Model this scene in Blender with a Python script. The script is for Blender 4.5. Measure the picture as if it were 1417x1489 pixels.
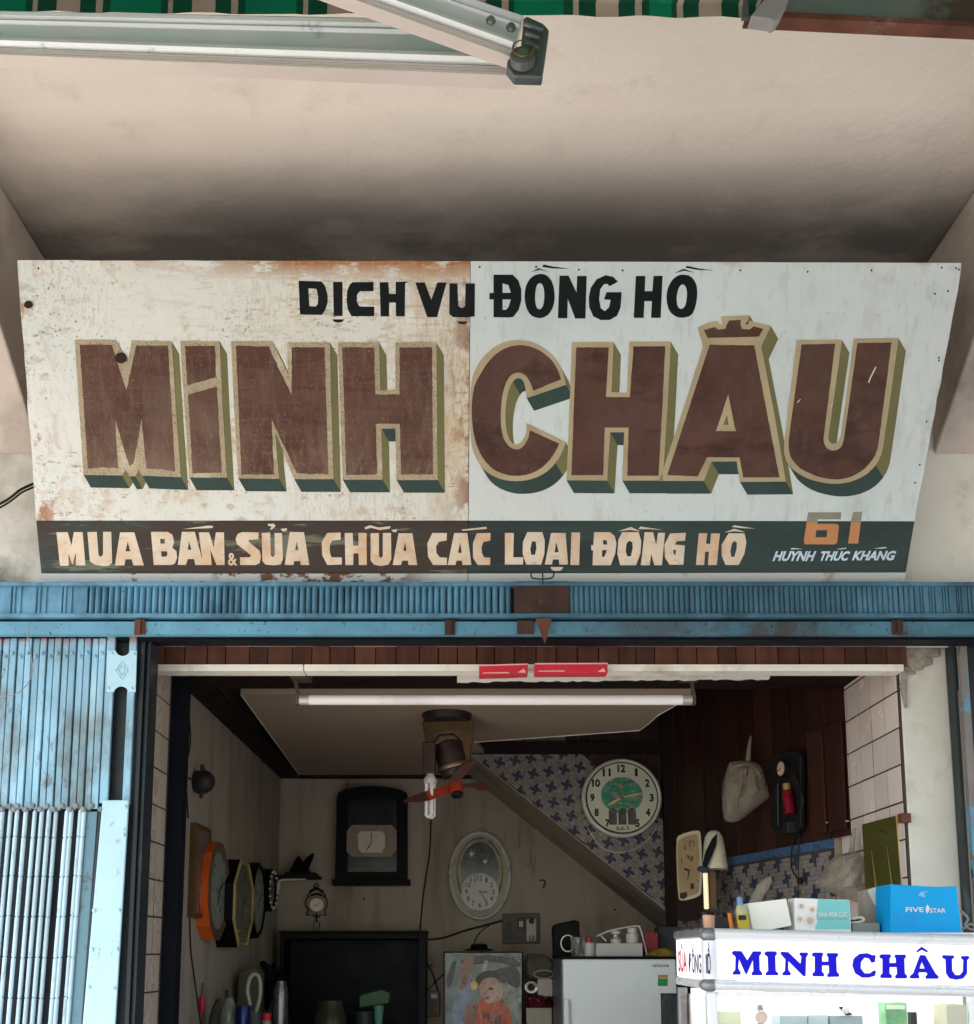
import bpy, bmesh, math, random
from mathutils import Vector as V, Matrix, noise as mnoise
from mathutils.geometry import tessellate_polygon
random.seed(7)
R = math.radians
for o in list(bpy.data.objects): bpy.data.objects.remove(o)
SC = bpy.context.scene
COL = SC.collection
# ---------------------------------------------------------------- camera
EYE = V((0, 0, 1.6)); TH = R(8.0); FPX = 1550.0; CX = 680.0; CY = 1170.0
cam = bpy.data.cameras.new('camera'); camo = bpy.data.objects.new('camera', cam); COL.objects.link(camo)
camo.location = EYE; camo.rotation_euler = (R(90) + TH, 0, 0)
cam.sensor_fit = 'HORIZONTAL'; cam.sensor_width = 36; cam.lens = FPX / 1417 * 36
cam.shift_x = (708.5 - CX) / 1417; cam.shift_y = (CY - 744.5) / 1417
cam.clip_start = 0.05; cam.clip_end = 2000
SC.camera = camo
# ---------------------------------------------------------------- world, sun, exposure
SUN_EL, SUN_AZ = 58, 205
w = bpy.data.worlds.new('World'); SC.world = w; w.use_nodes = True
nt = w.node_tree; nt.nodes.clear()
sky = nt.nodes.new('ShaderNodeTexSky'); sky.sky_type = 'NISHITA'; sky.sun_disc = False
sky.sun_elevation = R(SUN_EL); sky.sun_rotation = R(SUN_AZ); sky.dust_density = 3.0; sky.air_density = 0.9
bg = nt.nodes.new('ShaderNodeBackground'); bg.inputs[1].default_value = 0.15
wo = nt.nodes.new('ShaderNodeOutputWorld')
nt.links.new(sky.outputs[0], bg.inputs[0]); nt.links.new(bg.outputs[0], wo.inputs[0])
sl = bpy.data.lights.new('sun', 'SUN'); sl.energy = 4.5; sl.angle = R(0.5); sl.color = (1, .93, .82)
so = bpy.data.objects.new('sun', sl); COL.objects.link(so)
az = R(SUN_AZ); el = R(SUN_EL)
sdir = V((math.sin(az) * math.cos(el), math.cos(az) * math.cos(el), math.sin(el)))
so.rotation_euler = sdir.to_track_quat('Z', 'Y').to_euler(); so.location = (0, -10, 12)
SC.view_settings.view_transform = 'Standard'; SC.view_settings.look = 'None'
SC.view_settings.gamma = 1; SC.view_settings.use_curve_mapping = False
SC.view_settings.exposure = 2.25

# ---------------------------------------------------------------- geometry helpers
def ray(px, py):
    a = (py - CY) / FPX; b = (px - CX) / FPX
    return V((b, math.cos(TH) + a * math.sin(TH), math.sin(TH) - a * math.cos(TH)))
def P(px, py, Y): d = ray(px, py); return EYE + d * (Y / d.y)
def PX(px, py, X): d = ray(px, py); return EYE + d * (X / d.x)
def PZ(px, py, z): d = ray(px, py); return EYE + d * ((z - EYE.z) / d.z)
def PP(px, py, p0, n): d = ray(px, py); return EYE + d * ((p0 - EYE).dot(n) / d.dot(n))

class MB:
    def __init__(s): s.v = []; s.f = []; s.m = []
    def add(s, vs, fs, mi=0):
        o = len(s.v); s.v += [V(p) for p in vs]
        for f in fs: s.f.append([i + o for i in f]); s.m.append(mi)
        return s
    def obox(s, c, ax, ay, az_, mi=0):
        c = V(c); vs = [c + ax * i + ay * j + az_ * k for k in (-1, 1) for j in (-1, 1) for i in (-1, 1)]
        return s.add(vs, [(0, 2, 3, 1), (4, 5, 7, 6), (0, 1, 5, 4), (2, 6, 7, 3), (0, 4, 6, 2), (1, 3, 7, 5)], mi)
    def box(s, x0, y0, z0, x1, y1, z1, mi=0):
        return s.obox(((x0 + x1) / 2, (y0 + y1) / 2, (z0 + z1) / 2), V(((x1 - x0) / 2, 0, 0)), V((0, (y1 - y0) / 2, 0)), V((0, 0, (z1 - z0) / 2)), mi)
    def prism(s, loop, vec, mi=0, side=None):
        n = len(loop); vec = V(vec); vs = [V(p) for p in loop] + [V(p) + vec for p in loop]
        s.add(vs, [list(range(n))[::-1], list(range(n, 2 * n))], mi)
        o = len(s.v) - 2 * n
        for i in range(n):
            j = (i + 1) % n; s.f.append([o + i, o + j, o + j + n, o + i + n]); s.m.append(mi if side is None else side)
        return s
    def flat(s, loops, mi=0):
        vs = [p for l in loops for p in l]
        return s.add(vs, [list(t) for t in tessellate_polygon([[V(p) for p in l] for l in loops])], mi)
    def quad(s, a, b, c, d, mi=0): return s.add([a, b, c, d], [(0, 1, 2, 3)], mi)
    def tube(s, pts, r, n=8, mi=0, r2=None, cap=True):
        pts = [V(p) for p in pts]; rings = []
        for i, p in enumerate(pts):
            t = (pts[min(i + 1, len(pts) - 1)] - pts[max(i - 1, 0)]).normalized()
            u = t.orthogonal().normalized() if i == 0 else (u0 - t * u0.dot(t)).normalized()
            u0 = u; w_ = t.cross(u)
            k = i / max(1, len(pts) - 1); rr = r if r2 is None else r * (1 - k) + r2 * k
            if isinstance(r, list): rr = r[i]
            rings.append([p + (u * math.cos(2 * math.pi * j / n) + w_ * math.sin(2 * math.pi * j / n)) * rr for j in range(n)])
        vs = [q for rg in rings for q in rg]; fs = []
        for i in range(len(pts) - 1):
            for j in range(n):
                k = (j + 1) % n; fs.append((i * n + j, i * n + k, (i + 1) * n + k, (i + 1) * n + j))
        if cap: fs += [list(range(n))[::-1], list(range(len(vs) - n, len(vs)))]
        return s.add(vs, fs, mi)
    def lathe(s, prof, o, ax=(0, 0, 1), n=24, mi=0, sx=1, up=None, cap=True):
        o = V(o); ax = V(ax).normalized(); u = (V(up) - ax * V(up).dot(ax)).normalized() if up else ax.orthogonal().normalized(); w_ = ax.cross(u)
        vs = [o + ax * h + (u * math.cos(2 * math.pi * j / n) + w_ * sx * math.sin(2 * math.pi * j / n)) * r for r, h in prof for j in range(n)]
        fs = []
        for i in range(len(prof) - 1):
            for j in range(n):
                k = (j + 1) % n; fs.append((i * n + j, i * n + k, (i + 1) * n + k, (i + 1) * n + j))
        if cap: fs += [list(range(n))[::-1], list(range(len(vs) - n, len(vs)))]
        return s.add(vs, fs, mi)
    def ball(s, c, r, mi=0, n=12, sc=(1, 1, 1)):
        c = V(c); m = n // 2
        vs = [c + V((sc[0] * r * math.sin(math.pi * (i + .01) / (m + .02)) * math.cos(2 * math.pi * j / n), sc[1] * r * math.sin(math.pi * (i + .01) / (m + .02)) * math.sin(2 * math.pi * j / n), sc[2] * r * math.cos(math.pi * i / m))) for i in range(m + 1) for j in range(n)]
        fs = [(i * n + j, i * n + (j + 1) % n, (i + 1) * n + (j + 1) % n, (i + 1) * n + j) for i in range(m) for j in range(n)]
        return s.add(vs, fs, mi)
    def build(s, name, mats, parent=None, smooth=False, bevel=0, recalc=True):
        if not isinstance(mats, (list, tuple)): mats = [mats]
        me = bpy.data.meshes.new(name)
        lo = V((min(p.x for p in s.v), min(p.y for p in s.v), min(p.z for p in s.v))); hi = V((max(p.x for p in s.v), max(p.y for p in s.v), max(p.z for p in s.v)))
        c = (lo + hi) / 2; c.z = lo.z
        me.from_pydata([p - c for p in s.v], [], s.f)
        for m in mats: me.materials.append(m)
        me.polygons.foreach_set('material_index', s.m)
        if smooth: me.polygons.foreach_set('use_smooth', [True] * len(s.f))
        if recalc:
            bm = bmesh.new(); bm.from_mesh(me); bmesh.ops.recalc_face_normals(bm, faces=bm.faces); bm.to_mesh(me); bm.free()
        me.update()
        if smooth:
            try: me.set_sharp_from_angle(angle=R(40))
            except Exception: pass
        o = bpy.data.objects.new(name, me); COL.objects.link(o)
        if parent is not None:
            o.parent = parent; q = parent; off = V((0, 0, 0))
            while q is not None: off += q.location; q = q.parent
            o.location = c - off
        else: o.location = c
        if bevel:
            b = o.modifiers.new('bevel', 'BEVEL'); b.width = bevel; b.segments = 2; b.limit_method = 'ANGLE'; b.angle_limit = R(40)
        return o

def thing(name, label, cat, loc, group=None):
    o = bpy.data.objects.new(name, None); COL.objects.link(o); o.location = loc
    o.empty_display_size = .05
    o['label'] = label; o['category'] = cat
    if group: o['group'] = group
    return o
def tag(o, label, cat, group=None):
    o['label'] = label; o['category'] = cat
    if group: o['group'] = group
    return o
def struct(o): o['kind'] = 'structure'; return o
def stuff(o): o['kind'] = 'stuff'; return o
def dup(o, loc, parent):
    c = o.copy(); COL.objects.link(c); c.parent = parent; c.location = loc; return c
def textloops(s, bold=0.0):
    cu = bpy.data.curves.new('t', 'FONT'); cu.body = s; cu.size = 1; cu.offset = bold; cu.resolution_u = 3
    ob = bpy.data.objects.new('t', cu); COL.objects.link(ob)
    bpy.context.view_layer.update()
    me = bpy.data.meshes.new_from_object(ob)
    vs = [v.co.copy() for v in me.vertices]; fs = [list(p.vertices) for p in me.polygons]
    bpy.data.objects.remove(ob); bpy.data.curves.remove(cu); bpy.data.meshes.remove(me)
    return vs, fs
def text(mb, s, o, r, u, wd, ht, mi=0, bold=0.0, slant=0.0):
    """lettering on a plane: o = lower left corner, r/u unit vectors, fitted into wd x ht"""
    vs, fs = textloops(s, bold)
    if not vs: return
    x0 = min(v.x for v in vs); x1 = max(v.x for v in vs); y0 = min(v.y for v in vs); y1 = max(v.y for v in vs)
    mb.add([V(o) + V(r) * (((v.x - x0) / (x1 - x0) * wd) + slant * (v.y - y0) / (y1 - y0) * ht) + V(u) * ((v.y - y0) / (y1 - y0) * ht) for v in vs], fs, mi)
def puff(mb, outline, thick, c=None, rings=5, mi=0, seed=0, rough=.15, dirv=(0, 1, 0), neck=None):
    """closed bag-like body: outline (3-D loop) bulged along dirv"""
    dirv = V(dirv); n = len(outline); c = c or sum((V(p) for p in outline), V()) / n
    vs = []; fs = []
    for side in (-1, 1):
        for k in range(rings + 1):
            s_ = 1 - k / rings * .98
            for i, p in enumerate(outline):
                q = V(c) + (V(p) - V(c)) * s_
                nz = mnoise.noise(q * 14 + V((seed, side * 3, 0))) + .25 * mnoise.noise(q * 40 + V((seed, 0, side)))
                if neck is not None:
                    a_ = math.atan2(q.x - neck.x, neck.z - q.z); dd_ = (q - neck).length
                    nz += 1.1 * abs(math.sin(7 * a_ + seed + 9 * dd_)) * max(0, 1 - dd_ * 4.5) + .5 * abs(mnoise.noise(q * 24 + V((seed, 5, 0))))
                vs.append(q + dirv * side * thick * (math.sqrt(max(0, 1 - s_ ** 2)) * (1 + rough * 4 * nz)))
    for side in (0, 1):
        b = side * (rings + 1) * n
        for k in range(rings):
            for i in range(n):
                j = (i + 1) % n; fs.append((b + k * n + i, b + k * n + j, b + (k + 1) * n + j, b + (k + 1) * n + i))
        fs.append(list(range(b + rings * n, b + rings * n + n)))
    mb.add(vs, fs, mi)
def smoothloop(pts, it=2):
    for _ in range(it):
        q = []
        for i in range(len(pts)):
            a = V(pts[i]); b = V(pts[(i + 1) % len(pts)]); q += [a * .75 + b * .25, a * .25 + b * .75]
        pts = q
    return pts
def curve(pts, k=6):
    pts = [V(p) for p in pts]; out = []
    for i in range(len(pts) - 1):
        p0 = pts[max(i - 1, 0)]; p1 = pts[i]; p2 = pts[i + 1]; p3 = pts[min(i + 2, len(pts) - 1)]
        for j in range(k):
            t = j / k
            out.append(.5 * ((2 * p1) + (p2 - p0) * t + (2 * p0 - 5 * p1 + 4 * p2 - p3) * t * t + (3 * p1 - p0 - 3 * p2 + p3) * t ** 3))
    return out + [pts[-1]]

# ---------------------------------------------------------------- materials
def mat(name, col, rough=.6, metal=0, var=.12, vs=6, stretch=(1, 1, 1), dirt_shade=(), bump=.1, bs=60, rand=0, spec=.5, emit=None, trans=0, alpha=1, sss=0, ior=1.45, bd=.002):
    spec = min(spec, .3) if not trans and not metal else spec
    m = bpy.data.materials.new(name); m.use_nodes = True; t = m.node_tree; N = t.nodes; L = t.links
    b = N['Principled BSDF']; g = N.new('ShaderNodeNewGeometry')
    b.inputs['Roughness'].default_value = rough; b.inputs['Metallic'].default_value = metal
    b.inputs['Specular IOR Level'].default_value = spec
    if trans: b.inputs['Transmission Weight'].default_value = trans; b.inputs['IOR'].default_value = ior
    b.inputs['Alpha'].default_value = alpha
    def noise(scale, st=(1, 1, 1), det=5, ro=.6):
        mp = N.new('ShaderNodeMapping'); mp.inputs['Scale'].default_value = st; L.new(g.outputs['Position'], mp.inputs['Vector'])
        n = N.new('ShaderNodeTexNoise'); n.inputs['Scale'].default_value = scale; n.inputs['Detail'].default_value = det; n.inputs['Roughness'].default_value = ro
        L.new(mp.outputs[0], n.inputs['Vector']); return n.outputs['Fac']
    def rgbmix(f, a, bb):
        x = N.new('ShaderNodeMix'); x.data_type = 'RGBA'
        if hasattr(f, 'links'): L.new(f, x.inputs['Factor'])
        else: x.inputs['Factor'].default_value = f
        for s_, q in (('A', a), ('B', bb)):
            i = [k for k in x.inputs if k.name == s_ and k.type == 'RGBA'][0]
            if hasattr(q, 'links'): L.new(q, i)
            else: i.default_value = (*q, 1)
        return [k for k in x.outputs if k.type == 'RGBA'][0]
    def rng(f, a, bb):
        x = N.new('ShaderNodeMapRange'); x.inputs[1].default_value = a; x.inputs[2].default_value = bb; L.new(f, x.inputs[0]); return x.outputs[0]
    def masked(f, mask):
        """mask = list of (axis, a, b): factor ramps 0..1 as the world coordinate goes a -> b"""
        sp = N.new('ShaderNodeSeparateXYZ'); L.new(g.outputs['Position'], sp.inputs[0])
        for ax, a, bb in mask:
            r_ = rng(sp.outputs[ax], a, bb); k = N.new('ShaderNodeMath'); k.operation = 'MULTIPLY'; L.new(f, k.inputs[0]); L.new(r_, k.inputs[1]); f = k.outputs[0]
        return f
    c = tuple(col)
    out = rgbmix(rng(noise(vs, stretch), .3, .7), tuple(x * (1 - var) for x in c), tuple(min(1, x * (1 + var)) for x in c))
    for d in dirt_shade:
        dc, sc_, th, sf = d[:4]; st = d[4] if len(d) > 4 else (1, 1, 1); mx = d[5] if len(d) > 5 else 1.0; mk = d[6] if len(d) > 6 else ()
        f = rng(noise(sc_, st, 7, .65), th, th + sf)
        if len(d) > 7:
            k0 = N.new('ShaderNodeMath'); k0.operation = 'MULTIPLY'; L.new(f, k0.inputs[0]); L.new(rng(noise(d[7][0], (1, 1, 1), 4, .55), d[7][1], d[7][1] + d[7][2]), k0.inputs[1]); f = k0.outputs[0]
        if mk: f = masked(f, mk)
        k = N.new('ShaderNodeMath'); k.operation = 'MULTIPLY'; k.use_clamp = True; L.new(f, k.inputs[0]); k.inputs[1].default_value = mx
        out = rgbmix(k.outputs[0], out, dc)
    if rand:
        oi = N.new('ShaderNodeObjectInfo'); hs = N.new('ShaderNodeHueSaturation')
        mr = N.new('ShaderNodeMapRange'); mr.inputs[3].default_value = 1 - rand; mr.inputs[4].default_value = 1 + rand; L.new(oi.outputs['Random'], mr.inputs[0])
        L.new(mr.outputs[0], hs.inputs['Value']); L.new(out, hs.inputs['Color']); out = hs.outputs[0]
    L.new(out, b.inputs['Base Color'])
    if bump:
        bp = N.new('ShaderNodeBump'); bp.inputs['Strength'].default_value = bump; bp.inputs['Distance'].default_value = bd
        L.new(noise(bs, stretch), bp.inputs['Height']); L.new(bp.outputs[0], b.inputs['Normal'])
    rv = rng(noise(vs * 2, stretch), .3, .7); mr = N.new('ShaderNodeMapRange'); mr.inputs[3].default_value = max(0.02, rough - .08); mr.inputs[4].default_value = min(1, rough + .08)
    L.new(rv, mr.inputs[0]); L.new(mr.outputs[0], b.inputs['Roughness'])
    if emit: b.inputs['Emission Color'].default_value = (*emit[0], 1); b.inputs['Emission Strength'].default_value = emit[1]
    return m
BLACK = (.012, .012, .014); RUST = (.16, .05, .015); GRIME = (.03, .027, .022)
m_plaster = mat('ceiling_plaster', (.80, .715, .63), .85, var=.06, vs=1.6, bump=.5, bs=14, bd=.008,  # dark layer mixes soot with painted shade, deepening towards the wall behind the sign
    dirt_shade=[((.74, .56, .38), 1.1, .5, .3, (1, 1, 1), .55, [(0, .1, -1.3)]), ((.80, .66, .58), 1.3, .45, .3, (1, 1, 1), .4), ((.05, .048, .046), 1.9, -.02, .52, (.6, 1, 1), .86, [(1, 2.40, 2.88)]), ((.45, .38, .32), 7, .55, .2, (1, 1, 1), .35), ((.30, .25, .22), 3.5, .6, .12, (2.5, .6, 1), .15), ((.05, .04, .04), 45, .74, .02)])  # first layer paints a warm glow that grows towards the left
m_wall = mat('wall_plaster', (.80, .76, .66), .9, var=.08, vs=3, bump=.35, bs=30, bd=.004,
    dirt_shade=[((.3, .25, .2), 5, .56, .25, (1, 1, 1), .6), ((.1, .08, .06), 30, .68, .04, (1, 1, 2), .8), ((.22, .17, .12), 3, .35, .3, (1, 1, 1), .85, [(0, -1.1, -1.3)]), ((.06, .045, .03), 6, .4, .2, (1, 1, 1), .9, [(0, -1.2, -1.38), (2, 2.85, 2.65)])])
m_beam = mat('beam_plaster', (.56, .48, .42), .9, var=.12, vs=4, bump=.5, bs=22, bd=.005, dirt_shade=[((.12, .1, .09), 3, .5, .25, (1, 1, 1), .6)])
m_pier = mat('pier_plaster', (.74, .71, .62), .88, var=.08, vs=4, bump=.4, bs=30, bd=.004, dirt_shade=[((.36, .33, .26), 6, .55, .2, (1, 1, 1), .5), ((.04, .035, .03), 60, .68, .03), ((.22, .18, .14), 4, .45, .2, (1, 1, 1), .8, [(2, 2.25, 2.5)])])
m_mortar = mat('crumbled_mortar', (.34, .30, .25), .95, var=.3, vs=40, bump=1, bs=70, bd=.006)
m_room = mat('room_plaster', (.36, .305, .235), .9, var=.12, vs=2.2, bump=.25, bs=30, bd=.003,
    dirt_shade=[((.13, .095, .07), 6, .48, .25, (1, 1, .12), .75), ((.10, .07, .05), 26, .60, .1, (1, 1, .2), .6, (), (2.5, .45, .2)), ((.42, .35, .26), 4, .56, .1, (1, 1, .5), .5), ((.06, .05, .04), 30, .69, .03)])
m_roomceil = mat('room_ceiling', (.40, .30, .22), .9, var=.1, vs=1.5, bump=.1)
m_darkwood = mat('dark_wood', (.014, .007, .005), .7, spec=.2, var=.3, vs=8, stretch=(1, 1, .1), bump=.2)
m_board = mat('stained_boards', (.040, .0125, .0075), .5, var=.35, vs=26, stretch=(1, 1, .06), bump=.25, bs=60, rand=.3, dirt_shade=[((.025, .012, .01), 6, .5, .2, (1, 1, .3), .7)])
m_fascia = mat('fascia_boards', (.095, .034, .020), .5, var=.4, vs=30, stretch=(1, 1, .06), bump=.25, rand=.35, dirt_shade=[((.30, .18, .10), 22, .68, .05, (1, 1, .04), .7), ((.035, .02, .018), 3, .5, .3, (1, 1, 1), .7)])
m_whitestrip = mat('painted_ledge', (.88, .84, .74), .6, var=.06, dirt_shade=[((.2, .15, .1), 40, .68, .04), ((.5, .43, .33), 5, .55, .2)])
m_blue = mat('blue_paint', (.14, .34, .48), .5, var=.16, vs=14, stretch=(1, 1, .5), bump=.3, bs=90, rand=.12,
    dirt_shade=[((.035, .085, .13), 7, .46, .2, (1, 1, .4), .75), ((.035, .085, .115), 3, .2, .3, (1, 1, 1), .72, [(0, -1.1, .5)]), (RUST, 30, .66, .05, (1, 1, .6), .8), ((.02, .03, .04), 75, .66, .03, (1, 1, 1), .9)])  # broad ramped layer is grime plus painted shade, darker to the right
m_bluerust = mat('blue_paint_rusty', (.13, .33, .45), .5, var=.15, vs=10, bump=.35, bs=90,
    dirt_shade=[((.035, .085, .11), 3, .2, .3, (1, 1, 1), .65, [(0, -.7, .8)]), ((.07, .045, .035), 5, .50, .10, (1, 1, 1), .85, [(0, -.2, .9)]), ((.02, .03, .035), 70, .62, .04, (1, 1, 1), .9), (RUST, 12, .66, .06)])  # rightward darkening of the rail mixes grime with shade put into the colour
m_gate = mat('gate_paint', (.25, .47, .59), .36, var=.16, vs=9, stretch=(1, 1, .25), bump=.3, bs=60, rand=.14,
    dirt_shade=[((.13, .16, .15), 11, .42, .2, (1, 1, .5), .85, (), (2.2, .38, .2)), ((.09, .08, .07), 40, .56, .1, (1, 1, .5), .7, (), (3.2, .46, .12)), ((.04, .035, .03), 90, .62, .04, (1, 1, .5), .9, (), (6, .45, .1)), ((.42, .15, .11), 26, .44, .1, (1, 1, 1), 1, [(2, 2.475, 2.50)]), ((.45, .66, .74), 5, .52, .2, (1, 1, .3), .8)])
m_gateplate = mat('gate_plate_paint', (.44, .66, .74), .42, var=.08, vs=5, bump=.15, dirt_shade=[((.16, .10, .07), 60, .60, .05, (1, 1, .6), .8, (), (4, .5, .1)), ((.16, .09, .07), 25, .42, .12, (1, 1, .4), .9, [(0, -1.075, -1.112)])])
m_rod = mat('gate_rod_paint', (.44, .60, .67), .28, var=.14, vs=9, stretch=(1, 1, .2), bump=.15, rand=.12, dirt_shade=[((.20, .22, .22), 30, .58, .08, (1, 1, .4), .7), ((.24, .15, .11), 60, .64, .05, (1, 1, .6), .6, (), (5, .5, .1))])
m_gatedark = mat('gate_shadow_steel', (.022, .03, .036), .6, var=.3, bump=.3, dirt_shade=[((.08, .04, .03), 14, .55, .2)])
m_frame = mat('dark_steel_frame', (.022, .03, .034), .45, var=.35, vs=14, stretch=(1, 1, .2), dirt_shade=[((.2, .3, .3), 10, .62, .2, (1, 1, .3), .5)])
m_post = mat('navy_post', (.005, .007, .012), .6, var=.3, spec=.15)
m_tile = mat('pink_tile', (.76, .66, .60), .22, var=.05, vs=5, bump=.06, bs=10, rand=.07, dirt_shade=[((.3, .22, .17), 12, .6, .15, (1, 1, .4), .6)])
m_tile2 = mat('beige_tile', (.52, .42, .33), .3, var=.05, vs=5, bump=.06, bs=10, rand=.06, dirt_shade=[((.3, .22, .16), 8, .62, .15, (1, 1, .6), .35)])
m_grout = mat('dark_grout', (.07, .05, .04), .9)
m_mosw = mat('mosaic_grey', (.26, .23, .205), .4, var=.28, vs=45, bump=.1, dirt_shade=[((.25, .17, .14), 8, .5, .2, (1, 1, 1), .5)])
m_mosb = mat('mosaic_blue', (.030, .048, .095), .4, var=.45, vs=40, bump=.1, dirt_shade=[((.12, .10, .09), 9, .5, .2, (1, 1, 1), .6)])
m_border = mat('blue_border', (.05, .11, .22), .35, var=.6, vs=90, bump=.1, dirt_shade=[((.3, .4, .5), 110, .6, .03, (1, 1, 1), .6)])
m_alu = mat('arm_aluminium', (.66, .69, .68), .38, metal=.2, var=.06, vs=3, bump=.05, dirt_shade=[((.2, .22, .2), 12, .64, .1)])
m_alupink = mat('arm_lower_rib', (.80, .70, .64), .45, metal=.2, var=.06, vs=3, bump=.05)
m_casting = mat('cast_joint', (.17, .18, .18), .45, metal=.6, var=.2, bump=.3)
m_bolt = mat('zinc_bolt', (.32, .33, .32), .35, metal=.8, var=.2)
m_green = mat('awning_green', (.0, .20, .10), .85, var=.10, vs=20, bump=.2)
m_dkgreen = mat('awning_dark_green', (.002, .075, .035), .85, var=.15, vs=20, bump=.2)
m_tanfab = mat('awning_tan', (.42, .34, .26), .85, var=.12, vs=10, bump=.2, dirt_shade=[((.15, .09, .05), 12, .62, .1)])
m_rustbeam = mat('rusty_green_steel', (.16, .20, .17), .7, var=.2, vs=5, bump=.5, dirt_shade=[((.07, .035, .02), 5, .48, .14, (1, 1, 1), .9), (RUST, 14, .62, .06)])
m_rust = mat('rust_brown', (.13, .05, .03), .8, var=.4, vs=12, bump=.6, dirt_shade=[((.2, .13, .1), 10, .58, .1)])
m_brownplate = mat('brown_steel_plate', (.055, .028, .022), .6, var=.3, vs=15, bump=.4, dirt_shade=[((.11, .06, .045), 25, .6, .1)])
# sign paints
m_sL = mat('sign_white_worn', (.68, .69, .64), .55, var=.04, vs=4, bump=.12, bs=40, dirt_shade=[
    ((.70, .59, .44), 2.4, .46, .2, (1, 1, 1), .9, [(0, -1.0, -.1)]), ((.76, .74, .69), 1.8, .5, .2, (1, 1, 1), .8), ((.50, .58, .58), 1.7, .5, .2, (1, 1, 1), .7, [(2, 3.0, 3.3)]),
    ((.34, .28, .18), 30, .55, .08, (.8, 1, 1.5), .55, (), (3.5, .50, .12)), ((.08, .07, .05), 120, .60, .03, (1, .5, 1), .8, (), (5, .47, .12)),
    ((.16, .12, .07), 70, .60, .04, (.5, 1, 1.4), .7, (), (2.4, .50, .1)), ((.50, .22, .07), 10, .50, .08, (.8, 1, 1.8), .9, [(2, 2.80, 2.735)]), ((.52, .38, .22), 5, .46, .16, (1, 1, .6), .65, [(0, -.5, -.02)]), ((.45, .25, .10), 40, .50, .1, (2.4, 1, .4), .6, [(0, -.3, -.01)], (4, .44, .12)), ((.48, .30, .15), 22, .52, .1, (1, 1, .7), .6, (), (2.2, .50, .1)), ((.50, .25, .10), 30, .54, .08, (.6, 1, 1.6), .8, [(2, 2.93, 2.8)], (5, .5, .1)),
    ((.38, .13, .03), 14, .42, .08, (.7, 1, 2), .95, [(2, 3.365, 3.405), (0, -.95, -.45)]), ((.26, .12, .06), 16, .46, .08, (1, 1, .5), .9, [(0, -.07, .004)]), ((.36, .15, .06), 13, .52, .06, (1, 1, .5), .9, [(0, -1.12, -1.19)]),
    ((.50, .40, .27), 60, .50, .12, (2.2, 1, .35), .5, (), (3, .42, .15)), ((.40, .30, .18), 55, .54, .06, (.3, 1, 2), .55, [(2, 3.15, 3.28), (0, -1.0, -.4)])])
m_sR = mat('sign_white', (.63, .69, .68), .5, var=.03, vs=4, bump=.08, bs=40, dirt_shade=[
    ((.46, .55, .54), 2.0, .48, .2, (1, 1, 1), .8), ((.64, .65, .62), 1.6, .5, .2, (1, 1, 1), .9), ((.46, .46, .42), 7, .60, .1, (1, 1, .6), .4), ((.40, .41, .38), 9, .50, .12, (1.6, 1, .6), .45, [(0, .7, 1.25)]), ((.44, .48, .46), 22, .54, .1, (2, 1, .25), .4), ((.40, .32, .20), 7, .55, .1, (1, 1, 2), .7, [(2, 3.375, 3.405)]), ((.30, .30, .27), 60, .64, .05, (1, 1, 1), .5), ((.2, .2, .18), 26, .72, .03, (.5, 1, 2), .7)])
m_sbandL = mat('sign_band_worn', (.032, .046, .036), .5, var=.3, vs=10, stretch=(.35, 1, 2), dirt_shade=[((.045, .028, .021), 3.0, .38, .08, (.4, 1, 1.6), .95), ((.16, .17, .12), 9, .56, .05, (.3, 1, 2), .8), ((.20, .21, .15), 26, .58, .06, (.25, 1, 2), .6, [(2, 2.745, 2.79)])])
m_sbandR = mat('sign_band', (.026, .048, .043), .5, var=.28, vs=8, stretch=(.3, 1, 1.5), dirt_shade=[((.016, .022, .022), 5, .52, .1, (.3, 1, 1.6), .8), ((.09, .12, .11), 12, .62, .12, (.25, 1, 2), .5)])
m_rimw = mat('sign_rim_white', (.55, .57, .55), .55, var=.06, vs=5, dirt_shade=[((.14, .07, .03), 16, .50, .05, (1, 1, 2), 1, [(0, -1.02, -.95), (0, -.1, -.22)]), ((.35, .30, .25), 10, .6, .1)])
m_face = mat('letter_brown', (.088, .040, .028), .5, var=.28, vs=7, bump=.1, spec=.2, dirt_shade=[((.11, .062, .048), 5, .46, .22, (1, 1, .6), .8), ((.035, .014, .010), 12, .52, .15, (.5, 1, 1), .7), ((.12, .085, .07), 40, .56, .12, (1, 1, .12), .35)])
m_faceL = mat('letter_brown_worn', (.095, .042, .028), .5, var=.3, vs=9, stretch=(.5, 1, 1.6), bump=.1, spec=.2, dirt_shade=[((.19, .125, .09), 5, .42, .2, (1, 1, .5), .85, [(2, 3.20, 2.98)]), ((.15, .085, .062), 44, .54, .12, (.14, 1, 2.2), .45), ((.045, .016, .012), 34, .56, .12, (.16, 1, 2), .4), ((.17, .11, .085), 26, .50, .16, (2, 1, .12), .5),
    ((.20, .13, .09), 50, .52, .12, (1.6, 1, .14), .6, [(2, 3.12, 2.95)]), ((.40, .30, .19), 75, .54, .07, (1, 1, .8), .75, [(2, 2.97, 2.86)]), ((.30, .21, .14), 160, .60, .05, (1, 1, 1), .5)])
m_tanR = mat('letter_outline', (.42, .34, .20), .45, var=.14, vs=9, dirt_shade=[((.48, .34, .20), 4, .55, .2, (1, 1, 1), .5)])
m_tanL = mat('letter_outline_worn', (.42, .34, .22), .5, var=.15, vs=9, dirt_shade=[((.11, .07, .04), 230, .52, .08, (1, .6, 1), .6), ((.6, .55, .42), 9, .58, .1, (1, 1, 1), .6)])
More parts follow.
